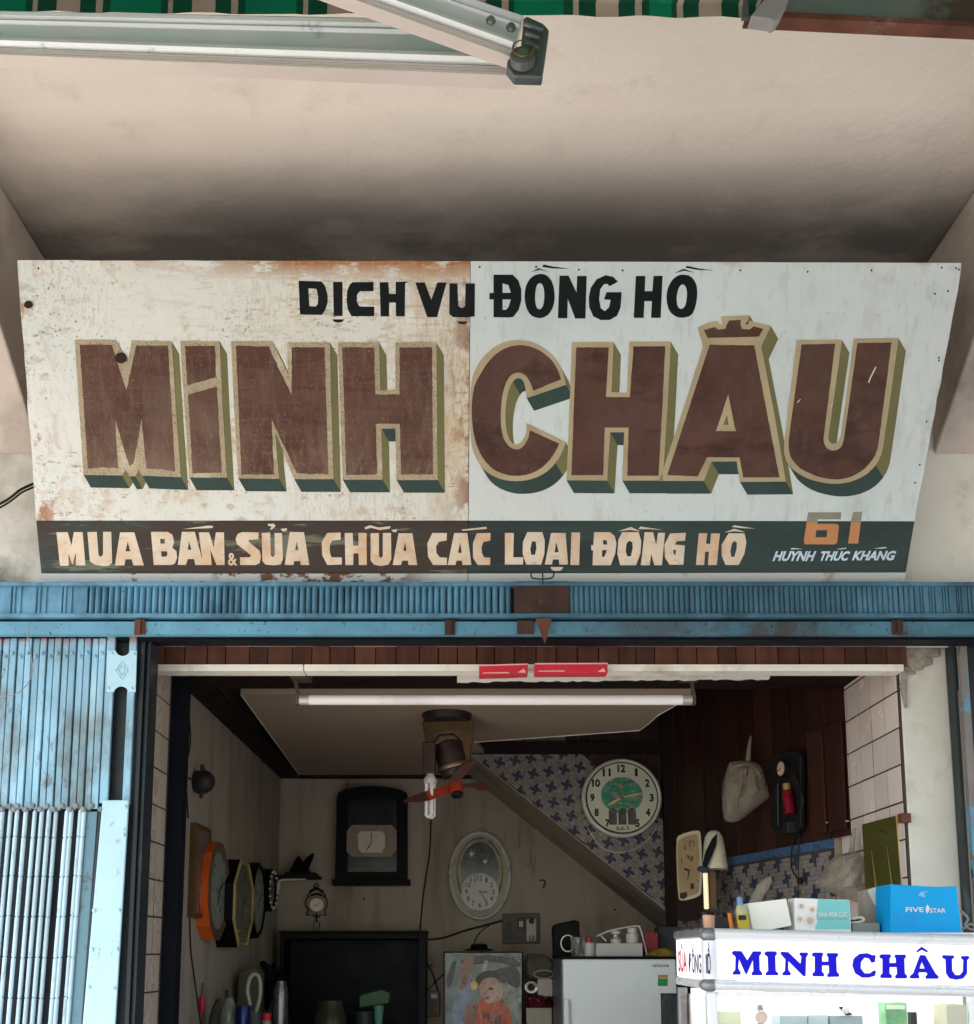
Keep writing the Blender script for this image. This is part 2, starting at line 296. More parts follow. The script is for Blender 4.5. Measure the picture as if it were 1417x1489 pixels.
m_olive = mat('letter_side_olive', (.155, .145, .055), .5, var=.14, vs=6, stretch=(1, 1, .5))
m_sgreen = mat('letter_underside_green', (.028, .055, .047), .5, var=.22, vs=8)
m_ink = mat('sign_black', (.006, .009, .009), .55, var=.4, vs=14, spec=.15)
m_cream = mat('lettering_cream', (.68, .56, .43), .5, var=.1, vs=9, dirt_shade=[((.60, .34, .17), 8, .50, .14, (1, 1, 1), .7), ((.45, .36, .25), 60, .58, .06, (.6, 1, 1), .5), ((.76, .73, .66), 3, .48, .1, (1, 1, 1), .9, [(0, -.75, -1.0)])])
m_orange = mat('number_orange', (.55, .24, .09), .5, var=.1, vs=9)
m_greyol = mat('number_grey', (.27, .26, .19), .5, var=.1, vs=9)
m_paleblue = mat('address_pale', (.55, .66, .74), .5, var=.2, vs=20)
m_hole = mat('burn_mark', (.03, .012, .01), .8)
m_scratch = mat('scratch', (.75, .62, .55), .6)

# ================================================================ SETTING
mb = MB(); mb.box(-60, -60, -.4, 60, .2, -.14); road = struct(mb.build('road', mat('asphalt', (.10, .10, .10), .9, var=.15, vs=3, bump=.4)))
mb = MB(); mb.box(-60, .2, -.4, 60, 3.0, 0.0); struct(mb.build('pavement', mat('paving', (.36, .34, .31), .9, var=.12, vs=2, bump=.3)))
mb = MB(); mb.box(-1.2, 3.0, -.4, 2.0, 5.9, .03); struct(mb.build('floor', mat('shop_floor', (.30, .22, .17), .4, var=.1, vs=3)))
mb = MB(); mb.box(-60, .1, -.39, 60, .2, 0.004); struct(mb.build('kerb', mat('kerb_stone', (.4, .39, .36), .9)))

ZS = EYE.z + 2.10      # soffit height
YW = 3.03              # front wall plane
zl = P(700, 856, 2.95).z
# front wall above the opening
mb = MB(); mb.box(-3.2, YW, 2.52, 3.2, YW + .10, ZS + .9)
fw = tag(mb.build('front_wall', m_wall), 'cream plastered wall above the shop opening, behind the painted signboard', 'wall')
mb = MB(); mb.box(-3.2, YW + .02, 0, -1.09, YW + .12, 2.52)
tag(mb.build('side_wall', m_wall), 'plastered wall left of the shop opening, behind the blue folding gate', 'wall')
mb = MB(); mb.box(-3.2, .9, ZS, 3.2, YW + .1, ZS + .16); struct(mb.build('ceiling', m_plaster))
mb = MB(); mb.box(-3.4, YW + .13, 3.15, 3.4, 6.2, 6.0); tag(mb.build('upper_floor', m_wall), 'upper storey of the shop house above the ceiling', 'building')
def bracket_beam(xi, sgn, lab):
    zb = EYE.z
    prof = [(YW, zb + 1.49), (2.74, zb + 1.70), (2.35, zb + 1.93), (.9, zb + 1.98), (.9, ZS - .003), (YW, ZS - .003)]
    loop = [V((xi, y, z)) for y, z in prof]
    mb = MB(); n = len(loop); mb.prism(loop, (sgn * .34, 0, 0), 0)
    return tag(mb.build('beam', m_beam, bevel=.006), lab, 'beam', 'plastered bracket beams')
bracket_beam(-1.285, -1, 'plastered bracket beam rising from the wall beside the left end of the signboard')
bracket_beam(1.405, 1, 'plastered bracket beam rising from the wall beside the right end of the signboard')

# right pier and its crumbled corner
YP = 3.15
pxl = P(1317, 1150, YP).x; pxr = P(1391, 1150, YP).x
zstrip = P(700, 970, YP).z
mb = MB(); mb.box(pxl, YP, 0, pxr, YP + .55, 2.53)
pier = thing('pier', 'cream plastered pier right of the opening with a crumbled upper corner', 'pier', (pxl, YP, 0))
mb.build('pier_body', m_pier, pier, bevel=.008)
mb = MB()
for i in range(26):
    q = P(1322 + random.random() * 42, 940 + random.random() * 34, YP); q = P(1318 + i * 1.9, 978 - i * 1.4 + random.uniform(-7, 9), YP - .004)
    mb.ball(q, random.uniform(.006, .017), 0, 6, (1.3, .5, 1))
mb.build('broken_plaster', m_mortar, pier)
mb = MB(); lp = [P(x, y, YP - .003) for x, y in [(1262, 925), (1300, 925), (1345, 925), (1378, 926), (1372, 935), (1350, 945), (1338, 958), (1330, 970), (1326, 978), (1318, 966), (1300, 964)]]
mb.prism(lp, (0, -.012, 0)); mb.build('exposed_mortar', m_mortar, pier)
mb = MB(); lp = [P(x, y, YP - .004) for x, y in [(1310, 978), (1319, 977), (1319, 1030), (1316, 1029), (1312, 1012), (1308, 998), (1311, 990)]]
mb.prism(lp, (0, -.006, 0)); mb.build('exposed_mortar', m_mortar, pier)
# far right steel channel and folded gate edge
fr = thing('gate_frame', 'dark steel channel right of the plastered pier with peeling blue gate edge', 'gate frame', (pxr + .02, 3.0, 0))
mb = MB(); x0 = P(1388, 1100, 3.13).x; x1 = P(1400, 1100, 3.10).x
mb.box(x0, 3.10, 0, x0 + .010, 3.145, 2.52); mb.box(x0 + .013, 3.11, 0, x1, 3.145, 2.52); mb.build('channel', m_frame, fr, bevel=.002)
mb = MB(); mb.box(x1 + .003, 3.08, 0, x1 + .025, 3.10, 2.52); mb.build('gate_edge', mat('peeling_blue', (.22, .20, .18), .7, var=.2, vs=10, bump=.5, dirt_shade=[((.13, .33, .45), 7, .50, .05), ((.04, .03, .025), 14, .6, .05)]), fr)
mb = MB(); mb.box(x1 + .028, 3.10, 0, x1 + .25, 3.14, 2.52); mb.build('gate_back', m_gatedark, fr)

# tiled reveals: each tile a piece
def tiles(parent, X, y0, nx, z0, nz, w_, h_, face, material):
    mb = MB(); t = .0025; g_ = .0026
    mb.box(0 if face > 0 else -t, g_, g_, t if face > 0 else 0, w_ - g_, h_ - g_)
    first = None
    for i in range(nx):
        for k in range(nz):
            if first is None:
                for v in mb.v: v += V((X, y0, z0))
                first = mb.build('tile', material, parent, bevel=.0012); base = first.location.copy()
            else:
                dup(first, base + V((random.uniform(-.0008, .0008), i * w_, k * h_)), parent)
YT = 3.70
XL = -.956
lr = thing('left_reveal', 'beige tiled side of the opening next to the folding gate', 'tiled wall', (XL, 2.95, 0))
mb = MB(); mb.box(XL - .12, 3.0, 0, XL, 3.36, 2.53); mb.build('reveal_wall', m_grout, lr)
zt = P(1320, 1388, 3.15).z
tiles(lr, XL, 3.0, 4, zt - 3 * .113, 12, .085, .113, 1, m_tile2)
rr = thing('right_reveal', 'pinkish white tiled side of the opening beside the cream pier', 'tiled wall', (pxl, YP, 0))
mb = MB(); mb.box(pxl - .004, YP + .002, 0, pxl + .1, YT, 2.53); mb.build('reveal_wall', m_grout, rr)
tiles(rr, pxl - .005, YP + .004, 5, zt - 3 * .113, 12, .1075, .113, -1, m_tile)
# dark post at the inner left edge
mb = MB(); xa = P(249, 1100, 3.36).x; mb.box(xa - .1, 3.36, 0, P(272, 1100, 3.40).x, 3.42, 2.5)
tag(mb.build('door_post', m_post), 'dark navy wooden post between the beige tiles and the shop wall', 'post')

# room
RC = EYE.z + .945; YB = 5.64; XWL = -1.0
A = V((pxl - .03, YT, 0)); B = V((.965, 4.99, 0))      # oblique wall from the right reveal to the stair
dW = (B - A).normalized(); nW = V((dW.y, -dW.x, 0)); nW = nW if nW.y < 0 else -nW   # faces the street
mb = MB(); mb.box(XWL - .1, 3.42, 0, XWL, YB + .1, RC + .6)
tag(mb.build('room_wall', m_room), 'brownish plastered left wall of the shop hung with clocks', 'wall')
mb = MB(); mb.box(XWL, YB, 0, 2.2, YB + .1, RC + .6)
tag(mb.build('room_wall', m_room), 'grey brown plastered back wall of the shop above the fridge', 'wall')
mb = MB(); mb.box(1.6, YT, 0, 2.2, YB, RC + .6)
tag(mb.build('room_wall', m_room), 'masonry filling the room corner behind the wood panelling', 'wall')
rc = thing('room_ceiling', 'plain beige ceiling panel of the shop edged with dark wooden trim', 'ceiling panel', (0, 4.6, RC))
mb = MB()
ceil_l = [PZ(x, y, RC + .004) for x, y in [(350, 1009), (436, 1129), (620, 1129)]] + [V((PZ(690, 1128, RC).x, YB - .01, RC + .004))]
ceil_r = [PZ(x, y, RC + .004) for x, y in [(930, 1063), (945, 1054), (968, 1034), (1010, 1008)]]
pts = [PZ(350, 1009, RC), PZ(436, 1128, RC), V((.2, YB, RC)), PZ(690, 1079, RC), PZ(930, 1062, RC), PZ(944, 1052, RC), PZ(957, 1040, RC), PZ(975, 1030, RC), PZ(1010, 1009, RC)]
mb.prism([V((p.x, p.y, RC)) for p in pts], (0, 0, .02)); mb.build('panel', m_roomceil, rc)
mb = MB(); mb.tube([p + V((0, 0, -.001)) for p in pts[3:]], .0025, 5); mb.tube([p + V((0, 0, -.001)) for p in pts[:2]], .002, 5); mb.build('edge_bead', m_whitestrip, rc)
mb = MB(); mb.box(XWL - .05, YW + .1, RC + .5, 2.2, YB + .1, RC + .6); mb.box(pxl, YW + .11, 2.53, 2.2, YT, RC + .5); mb.box(XWL - .1, YW + .11, 2.53, XWL, 3.42, RC + .5); mb.build('backing', m_darkwood, rc)
mb = MB(); mb.box(XWL, 3.44, RC - .03, 1.35, 3.62, RC + .02); mb.build('front_trim', m_darkwood, rc, bevel=.004)
mb = MB(); mb.box(XWL, 3.62, RC - .012, PZ(436, 1128, RC).x, YB, RC - .001); mb.build('side_trim', m_darkwood, rc)
mb = MB(); mb.box(PZ(436, 1128, RC).x, YB - .05, RC - .014, .1, YB - .001, RC - .001); mb.build('back_trim', m_darkwood, rc)
# soffit between fascia and room ceiling
mb = MB(); mb.box(XL, YP + .02, zstrip + .065, pxl, 3.44, zstrip + .16); sf = struct(mb.build('soffit', m_roomceil))
# fascia boards
fa = thing('fascia', 'dark stained board fascia under the blue lintel', 'fascia', (0, 3.12, P(700, 965, 3.12).z))
z0 = P(700, 968, 3.12).z; z1 = 2.56; x = XL - .03; k = 0
while x < pxl - .005:
    w_ = random.uniform(.052, .074); xe = min(x + w_, pxl + .02)
    mb = MB(); mb.box(x + .0012, 3.115 + random.uniform(0, .004), z0, xe - .0012, 3.14, z1); mb.build('board', m_fascia, fa, bevel=.0015); x = xe; k += 1
mb = MB(); mb.box(XL - .03, 3.141, z0, pxl, 3.15, z1); mb.build('backing', m_darkwood, fa)
# white ledge strip (in two lengths)
ls = thing('ledge', 'white painted wooden ledge strip below the dark fascia boards', 'ledge', (0, YP, zstrip))
for a, b in ((219, 441), (442.5, 1315)):
    mb = MB(); pa = P(a, 970, 3.10); pb = P(b, 970, 3.10); mb.box(pa.x, 3.10, P(a, 975.5, 3.10).z, pb.x, 3.16, P(a, 966, 3.10).z); mb.build('strip', m_whitestrip, ls, bevel=.0015)
mb = MB(); lo = []
for i in range(60):
    xx = 665 + i * (1120 - 665) / 59; lo.append(P(xx, 990 - (i / 59) * 4 + random.uniform(-1.2, 1.2), 3.24))
hi_ = [P(1120, 981, 3.24), P(665, 978, 3.24)]
mb.prism(lo + hi_, (0, .02, 0)); mb.build('broken_board', m_whitestrip, ls)

# stair: sloping face with mosaic, plain underside
YS = 5.0; CW = RC
st = thing('staircase', 'underside of a staircase with blue pinwheel mosaic on its side', 'staircase', (.5, YS, 1.7))
a1 = P(655, 1078, YS); a2 = P(988, 1342, YS)
lpx = [(655, 1076), (702, 1112), (990, 1342), (990, 960)]
mb = MB(); mb.prism([P(x, y, YS + .012) for x, y in lpx], (0, YB - YS, 0)); mb.build('stair_body', m_room, st)
mos_u = .0133; ang = R(-37)
ex = V((math.cos(ang), 0, math.sin(ang))); ez = V((-math.sin(ang), 0, math.cos(ang)))
def inpoly(p, poly):
    c = False; j = len(poly) - 1
    for i in range(len(poly)):
        a = poly[i]; b = poly[j]
        if (a[1] > p[1]) != (b[1] > p[1]) and p[0] < (b[0] - a[0]) * (p[1] - a[1]) / (b[1] - a[1]) + a[0]: c = not c
        j = i
    return c
PIN = {}
for dx, dy in ((-1, 0), (-1, 1), (0, 0), (1, 0), (0, -1), (0, -2), (-1, -1), (-2, -1)): PIN[(dx, dy)] = 1
def isblue(i, j):
    for a in range(-2, 3):
        pass
    # lattice (4,4),(4,-4): centres at (4a,4b) with a+b even
    for ca in (i // 4 - 1, i // 4, i // 4 + 1):
        for cb in (j // 4 - 1, j // 4, j // 4 + 1):
            if (ca + cb) % 2 == 0 and (i - 4 * ca, j - 4 * cb) in PIN: return True
    return False
def mosaic(parent, org, e1, e2, n, u, rngi, rngj, test, name='mosaic'):
    for blue, m_, nm in ((0, m_mosw, 'grey_mosaic'), (1, m_mosb, 'blue_mosaic')):
        mb = MB(); g_ = .05 * u
        done = set()
        for i in range(*rngi):
            for j in range(*rngj):
                if (i, j) in done or isblue(i, j) != bool(blue): continue
                c = org + e1 * (i + .5) * u + e2 * (j + .5) * u
                if not test(c): continue
                iw = 1; jw = 1
                if not blue and random.random() < .5 and not isblue(i + 1, j) and (i + 1, j) not in done and test(c + e1 * u):
                    iw = 2; done.add((i + 1, j))
                if not blue and iw == 2 and random.random() < .6 and all((q, j + 1) not in done and not isblue(q, j + 1) for q in (i, i + 1)) and test(c + (e1 + e2) * u) and test(c + e2 * u):
                    jw = 2; done.add((i, j + 1)); done.add((i + 1, j + 1))
                h = n * random.uniform(.001, .0022)
                a = org + e1 * (i * u + g_) + e2 * (j * u + g_) + h; dx = e1 * (iw * u - 2 * g_); dz = e2 * (jw * u - 2 * g_)
                b0 = -h * .9
                mb.add([a, a + dx, a + dx + dz, a + dz, a + b0, a + dx + b0, a + dx + dz + b0, a + dz + b0], [(0, 1, 2, 3), (0, 1, 5, 4), (2, 3, 7, 6), (1, 2, 6, 5), (3, 0, 4, 7)])
        stuff(mb.build(nm, m_, parent))
facepoly = [(p.x, p.z) for p in (P(x, y, YS) for x, y in [(664, 1078), (822, 1078), (905, 1145), (977, 1205), (979, 1330), (704, 1112)])]
mb = MB(); mb.flat([[V((a, YS + .006, b)) for a, b in facepoly]]); mb.build('grout_bed', m_grout, st)
mosaic(st, P(704, 1112, YS) + V((0, .005, 0)), ex, ez, V((0, -1, 0)), mos_u, (-14, 100), (-3, 60), lambda c: inpoly((c.x, c.z), facepoly))
mb = MB(); mb.tube([P(704, 1113, YS - .002), P(985, 1336, YS - .002)], .0022, 6); mb.build('edge_strip', mat('edge_cement', (.45, .38, .30), .8), st)
# wood boards above the mosaic on the stair side
pn = thing('board_panel', 'dark red brown boards behind the round wall clock on the stair side', 'panelling', (.7, YS, 2.1))
zt_ = RC
for i in range(8):
    xa_ = 822 + i * 19.5; xb_ = xa_ + 19.5
    f_ = lambda x: 1078 + (x - 822) * .82 - 2
    mb = MB(); tp_ = 1064 if xa_ < 915 else 975; mb.prism([P(x, y, YS + random.uniform(-.002, .001)) for x, y in [(xa_ + .5, tp_), (xb_ - .5, tp_), (xb_ - .5, f_(xb_)), (xa_ + .5, f_(xa_))]], (0, .012, 0)); mb.build('board', m_board, pn)
mb = MB(); mb.box(P(650, 1078, YS).x, YS - .03, P(690, 1080, YS).z, P(985, 1078, YS).x, YS + .01, RC); mb.build('top_trim', m_darkwood, pn)
mb = MB(); mb.box(P(966, 1200, 4.96).x, 4.95, 1.55, P(990, 1200, 4.96).x, 4.985, RC + .49); mb.build('corner_trim', m_darkwood, pn)

# oblique wall with boards and mosaic dado
ow = thing('panelled_wall', 'oblique right wall with red brown boards over a blue pinwheel mosaic dado', 'wall', (A.x, A.y, 0))
Ln = (B - A).length
mb = MB(); mb.prism([A, B, B + V((0, .25, 0)), V((A.x + .25, A.y, 0))], (0, 0, RC + .5)); mb.build('wall_body', m_room, ow)
def OW(px, py, off=0): return PP(px, py, A + nW * off, nW)
zb1 = OW(1150, 1231).z; zb0 = OW(1150, 1244).z
# boards: px seams
seams = [1240, 1211, 1185, 1157, 1131, 1105, 1078, 1052, 1029, 1006, 985]
for i in range(len(seams) - 1):
    pa = OW(seams[i] - .7, 1200); pb = OW(seams[i + 1] + .7, 1200); q = nW * random.uniform(.006, .012)
    mb = MB(); mb.prism([V((pa.x, pa.y, zb1)), V((pb.x, pb.y, zb1)), V((pb.x, pb.y, RC + .49)), V((pa.x, pa.y, RC + .49))], q); mb.build('board', m_board, ow, bevel=.002)
for i in (0, 1):
    pa = OW(seams[i] - 1.5, 1200); pb = OW(seams[i + 1] + 2, 1200)
    mb = MB(); mb.prism([V((p.x, p.y, z)) + nW * .013 for p, z in ((pa, zb1 + .02), (pb, zb1 + .02), (pb, OW(1200, 1060).z), (pa, OW(1200, 1060).z))], nW * .01); mb.build('door_board', m_board, ow, bevel=.002)
mb = MB(); mb.prism([V((A.x, A.y, zb0)), V((B.x, B.y, zb0)), V((B.x, B.y, zb1 - .001)), V((A.x, A.y, zb1 - .001))], nW * .010); mb.build('border_strip', m_border, ow)
mb = MB(); mb.quad(V((A.x, A.y, 1.2)) + nW * .002, V((B.x, B.y, 1.2)) + nW * .002, V((B.x, B.y, zb0)) + nW * .002, V((A.x, A.y, zb0)) + nW * .002); mb.build('grout_bed', m_grout, ow)
mosaic(ow, V((B.x, B.y, 1.5)) + nW * .002, -dW, V((0, 0, 1)), nW, .0158, (0, int(Ln / .0158)), (0, 60), lambda c: c.z < zb0 - .006)

# ================================================================ LINTEL / GATE TRACK
lt = thing('lintel', 'blue painted ribbed steel gate housing across the shop front', 'gate housing', (0, 2.95, P(700, 922, 2.95).z))
YL = 2.93
zt0 = P(700, 848, YL).z; zr0 = P(700, 853, YL).z; zr1 = P(700, 893, YL).z; zt1 = P(700, 899, YL).z
xl_, xr_ = -1.62, 1.72
mb = MB(); mb.box(xl_, YL + .02, zt1, xr_, YW - .002, zr0 + .005); mb.build('housing', m_frame, lt)
mb = MB(); mb.box(xl_, YL - .012, zr0, xr_, YL + .06, zt0); mb.build('top_flange', m_blue, lt, bevel=.002)
mb = MB(); mb.box(xl_, YL - .010, zt1, xr_, YL + .02, zr1); mb.build('bottom_flange', m_blue, lt, bevel=.002)
za0 = P(700, 903, YL).z; za1 = P(700, 922, YL).z
mb = MB(); mb.box(xl_, YL + .003, za1, xr_, YL + .03, za0); mb.build('lower_rail', m_bluerust, lt, bevel=.002)
mb = MB(); mb.box(xl_, YL + .03, za1 + .006, xr_, YW, za0 - .004); mb.build('rail_back', m_frame, lt)
mb = MB(); mb.box(xl_, YL + .04, za1 - .006, xr_, YL + .10, za1 + .002); mb.build('lower_channel', m_post, lt)
sc0 = P(700, 870, YL); 
def xl(px): return P(px, 873, YL).x
def rib(xa, xb, kind):
    mb = MB(); n = 6; za, zb = zr1, zr0; pr = []
    if kind == 'rib':
        for i in range(n + 1):
            t = i / n; pr.append((xa + (xb - xa) * t, YL + .010 - .011 * math.sin(math.pi * t) ** .6))
    else:
        ws = xb - xa; pr = [(xa, YL + .004), (xa + ws * .03, YL), (xa + ws * .12, YL), (xa + ws * .14, YL + .004), (xa + ws * .2, YL + .004), (xa + ws * .22, YL), (xa + ws * .36, YL), (xa + ws * .38, YL + .004), (xa + ws * .44, YL + .004), (xa + ws * .46, YL), (xa + ws * .97, YL), (xb, YL + .004)]
    vs = [V((x_, y_, z)) for z in (za, zb) for x_, y_ in pr]; m_ = len(pr)
    mb.add(vs, [(i, i + 1, m_ + i + 1, m_ + i) for i in range(m_ - 1)])
    return mb.build('rib' if kind == 'rib' else 'panel', m_blue, lt, smooth=(kind == 'rib'))
for a, b in ((-60, -25), (-25, 17), (17, 53.5), (53.5, 91), (91, 127.5), (1336, 1352), (1352, 1372), (1372, 1392), (1392, 1408), (1408, 1440), (1440, 1480)): rib(xl(a) + .0006, xl(b) - .0006, 'panel')
wr = (xl(137.1) - xl(128)); x = xl(128); rb = None; k = 0
while x < xl(1334):
    if not (xl(741) < x < xl(826)):
        if rb is None: rb = rib(x, x + wr * .95, 'rib'); b0 = rb.location.copy(); x00 = x
        else:
            dd = .0; 
            if k % random.choice((3, 4, 7)) == 0: x += .0016
            dup(rb, b0 + V((x - x00, random.uniform(-.0015, .0015), 0)), lt)
    x += wr * (1 if x < xl(741) else .82); k += 1
mb = MB(); mb.box(xl(748), YL - .006, zr1 - .004, xl(828), YL + .012, zt0 + .004); mb.build('cover_plate', m_brownplate, lt, bevel=.003)
mb = MB(); mb.prism([P(x, y, YL - .014) for x, y in [(779, 899), (803, 899), (797, 923), (793, 937), (786, 918)]], (0, .004, 0)); mb.build('torn_plate', m_rust, lt)
mb = MB(); mb.box(xl(752), YL - .003, za1, xl(776), YL + .003, za0); mb.build('rail_patch', m_brownplate, lt)
for px_ in (205, 656, 1307):
    mb = MB(); mb.box(P(px_ - 9, 912, YL).x, YL - .004, za1 - .002, P(px_ + 6, 912, YL).x, YL + .004, za0 + .003); mb.box(P(px_ - 2, 912, YL).x, YL - .012, za1, P(px_ + 1, 912, YL).x, YL - .004, za0)
    mb.build('hanger_clip', m_rust if px_ < 300 else m_brownplate, lt, bevel=.001)
# hook above the brown plate
mb = MB(); mb.tube(curve([P(773, 833, 2.90), P(774, 840, 2.90), P(788, 842, 2.90), P(803, 840, 2.90), P(806, 833, 2.90)]), .0022, 6); mb.tube([P(789, 824, 2.90), P(790, 850, 2.90)], .0022, 6)
tag(mb.build('wire_hook', m_frame), 'small black iron hook under the signboard above the brown plate', 'hook')

# ================================================================ FOLDING GATE
YG = 2.965
gt = thing('folding_gate', 'light blue steel folding gate pushed open at the left', 'gate', (-1.2, YG, 0))
zG1 = za1 - .001; zG0 = P(100, 1176, YG).z
def gx(px, py=1050): return P(px, py, YG).x
mb = MB(); mb.box(-1.75, YG + .03, 0, gx(199), YG + .055, zG1); mb.build('gate_back', m_gatedark, gt)
edges = [-28, -17, -6, 3.5, 14.5, 25.5, 37, 47.5, 58.5, 69, 79.5, 90.5, 101, 112, 123, 133.5, 144, 155]
topx = [P(e, 925, YG).x for e in edges]
for i in range(len(edges) - 1):
    mb = MB(); d = (i % 2) * .004; mb.box(topx[i] + .0017, YG + d, zG0 - (.004 if i % 2 else 0), topx[i + 1] - .0017, YG + d + .012, zG1)
    s_ = mb.build('slat', m_gate, gt, bevel=.002)
    pc = V(((topx[i] + topx[i + 1]) / 2, YG + d, P(100, 950 + (4 if i % 2 else 0), YG).z)); mb = MB(); mb.lathe([(.0058, .0005), (.0052, .003), (.003, .006), (.0001, .0065)], pc, (0, -1, 0), 10); mb.build('rivet', m_gate, s_, smooth=True)
# end stile: narrow strips, slots and the diamond plate
def gbox(px0, px1, py0, py1, name, m_, y0=0, y1=.012, bevel=.002, ref=None):
    mb = MB(); pa = P(px0, ref or py0, YG + y0); pb = P(px1, ref or py0, YG + y0)
    mb.box(pa.x, YG + y0, P(px0, py1, YG + y0).z, pb.x, YG + y1, P(px0, py0, YG + y0).z); return mb.build(name, m_, gt, bevel=bevel)
gbox(156, 168, 924, 1168, 'stile_strip', m_gate, .002, .014)
gbox(188.5, 199, 924, 1170, 'stile_strip', m_gate, .002, .014)
def arc(cx, cy, r, a0, a1, n=10): return [(cx + r * math.cos(R(a0 + (a1 - a0) * i / n)), cy + r * math.sin(R(a0 + (a1 - a0) * i / n))) for i in range(n + 1)]
lp = [(156, 946)] + [(168, 946)] + [(p[0], p[1]) for p in arc(178.5, 943, 11, 170, 10)] + [(190, 946), (199, 946), (197, 1006), (188, 1006)] + [(p[0], p[1]) for p in arc(176, 1009, 11, -10, -170)] + [(165, 1006), (155, 1006)]
mb = MB(); mb.prism([P(x, y, YG - .002) for x, y in lp], (0, .004, 0)); dp = mb.build('diamond_plate', m_gateplate, gt)
mb = MB()
for s_ in (1, .55):
    c_ = (176.5, 975); ps = [P(c_[0] + a * 9 * s_, c_[1] + b * 13 * s_, YG - .004) for a, b in ((0, -1), (1, 0), (0, 1), (-1, 0))]
    for i in range(4): mb.tube([ps[i], ps[(i + 1) % 4]], .0013, 5)
mb.build('diamond_relief', m_gateplate, dp)
def rivet(px, py, m_, par, r=.0055, off=-.002):
    mb = MB(); mb.lathe([(r, 0), (r * .9, .003), (r * .4, .0052), (.0001, .0055)], P(px, py, YG + off), (0, -1, 0), 10); return mb.build('rivet', m_, par, smooth=True)
for a, b in ((163, 950), (195, 951), (158, 1001), (192, 1001)): rivet(a, b, m_gateplate, dp, .004)
# lower plate
lp = [(149, 1166), (187, 1164), (168.5, 1489), (165, 1560), (117, 1560), (122, 1489)]
mb = MB(); xA = P(149, 1166, YG - .004).x; xB = P(187.5, 1166, YG - .004).x
mb.prism([V((xA, YG - .006, P(160, 1164, YG).z)), V((xB, YG - .006, P(160, 1164, YG).z)), V((P(168.5, 1489, YG).x, YG - .006, P(160, 1489, YG).z)), V((P(168.5, 1489, YG).x - .02, YG - .006, .02)), V((P(121, 1489, YG).x - .03, YG - .006, .02)), V((P(121, 1489, YG).x, YG - .006, P(160, 1489, YG).z))], (0, .010, 0)); lpz = mb.build('lower_plate', m_gateplate, gt, bevel=.003)
for a, b in ((182, 1173), (179.5, 1214), (137, 1324), (173, 1324), (134, 1381), (170, 1380), (129.5, 1436), (165.5, 1437), (180, 1206)):
    rivet(a, b, m_gateplate, lpz, .0058 if (a, b) != (180, 1206) else .002, -.0065)
# flat pale strip left of the plate, rods
mb = MB(); mb.prism([P(126, 1180, YG + .008), P(142, 1180, YG + .008), P(119, 1489, YG + .008), P(111, 1600, YG + .008), P(92, 1600, YG + .008), P(101, 1489, YG + .008)], (0, .008, 0)); mb.build('flat_bar', mat('gate_teal', (.12, .24, .29), .5, var=.15, vs=8, stretch=(1, 1, .2), bump=.2, dirt_shade=[((.08, .05, .04), 14, .6, .1)]), gt, bevel=.002)
mb = MB(); mb.prism([P(144, 1175, YG - .003), P(147, 1175, YG - .003), P(121, 1489, YG - .003), P(112, 1600, YG - .003), P(109, 1600, YG - .003), P(118, 1489, YG - .003)], (0, .012, 0)); mb.build('edge_bar', m_frame, gt)
rods = [-34, -22, -9, 3, 13.5, 24.5, 37, 49, 60.5, 71, 80, 97, 103.5, 115.5, 122]
zr = [P(50, y, YG).z for y in (1178, 1217, 1274, 1332.5, 1392, 1451)]
seg = zr[2] - zr[3]
while zr[-1] > .1: zr.append(zr[-1] - seg)
rod0 = None; LN = .026
for i, rx in enumerate(rods):
    X = P(rx, 1180, YG).x; yy = YG + .004 + (.006 if i % 3 == 1 else 0)
    if rod0 is None:
        mb = MB(); r_ = .0062
        for k in range(len(zr) - 1):
            a = zr[k] - .0018; b = zr[k + 1] + .0018
            mb.tube([(X + LN * (a - zr[0]), yy, a), (X + LN * (b - zr[0]), yy, b)], r_, 10)
        mb.tube([(X, yy, zr[0] + .004), (X + LN * (zr[-1] - zr[0]), yy, zr[-1])], .004, 6)
        rod0 = mb.build('rod', m_rod, gt, smooth=True); l0 = rod0.location.copy(); X0 = X; Y0 = yy
    else: dup(rod0, l0 + V((X - X0, yy - Y0, random.uniform(-.003, .003))), gt)
pv0 = None
for i, rx in enumerate([-26, -14, -3, 3, 13, 20, 25, 36, 47, 58, 68, 78, 90, 101, 110, 121, 133, 146]):
    p = P(rx, 1172 + (5 if i % 2 else 0), YG - .003)
    if pv0 is None: mb = MB(); mb.ball(p, .0085, 0, 8, (1, .7, 1)); pv0 = mb.build('pivot_knob', mat('pivot_grey', (.22, .23, .23), .6, var=.35, vs=40, bump=.4), gt, smooth=True); l0 = pv0.location.copy(); p0 = p
    else: dup(pv0, l0 + p - p0, gt)
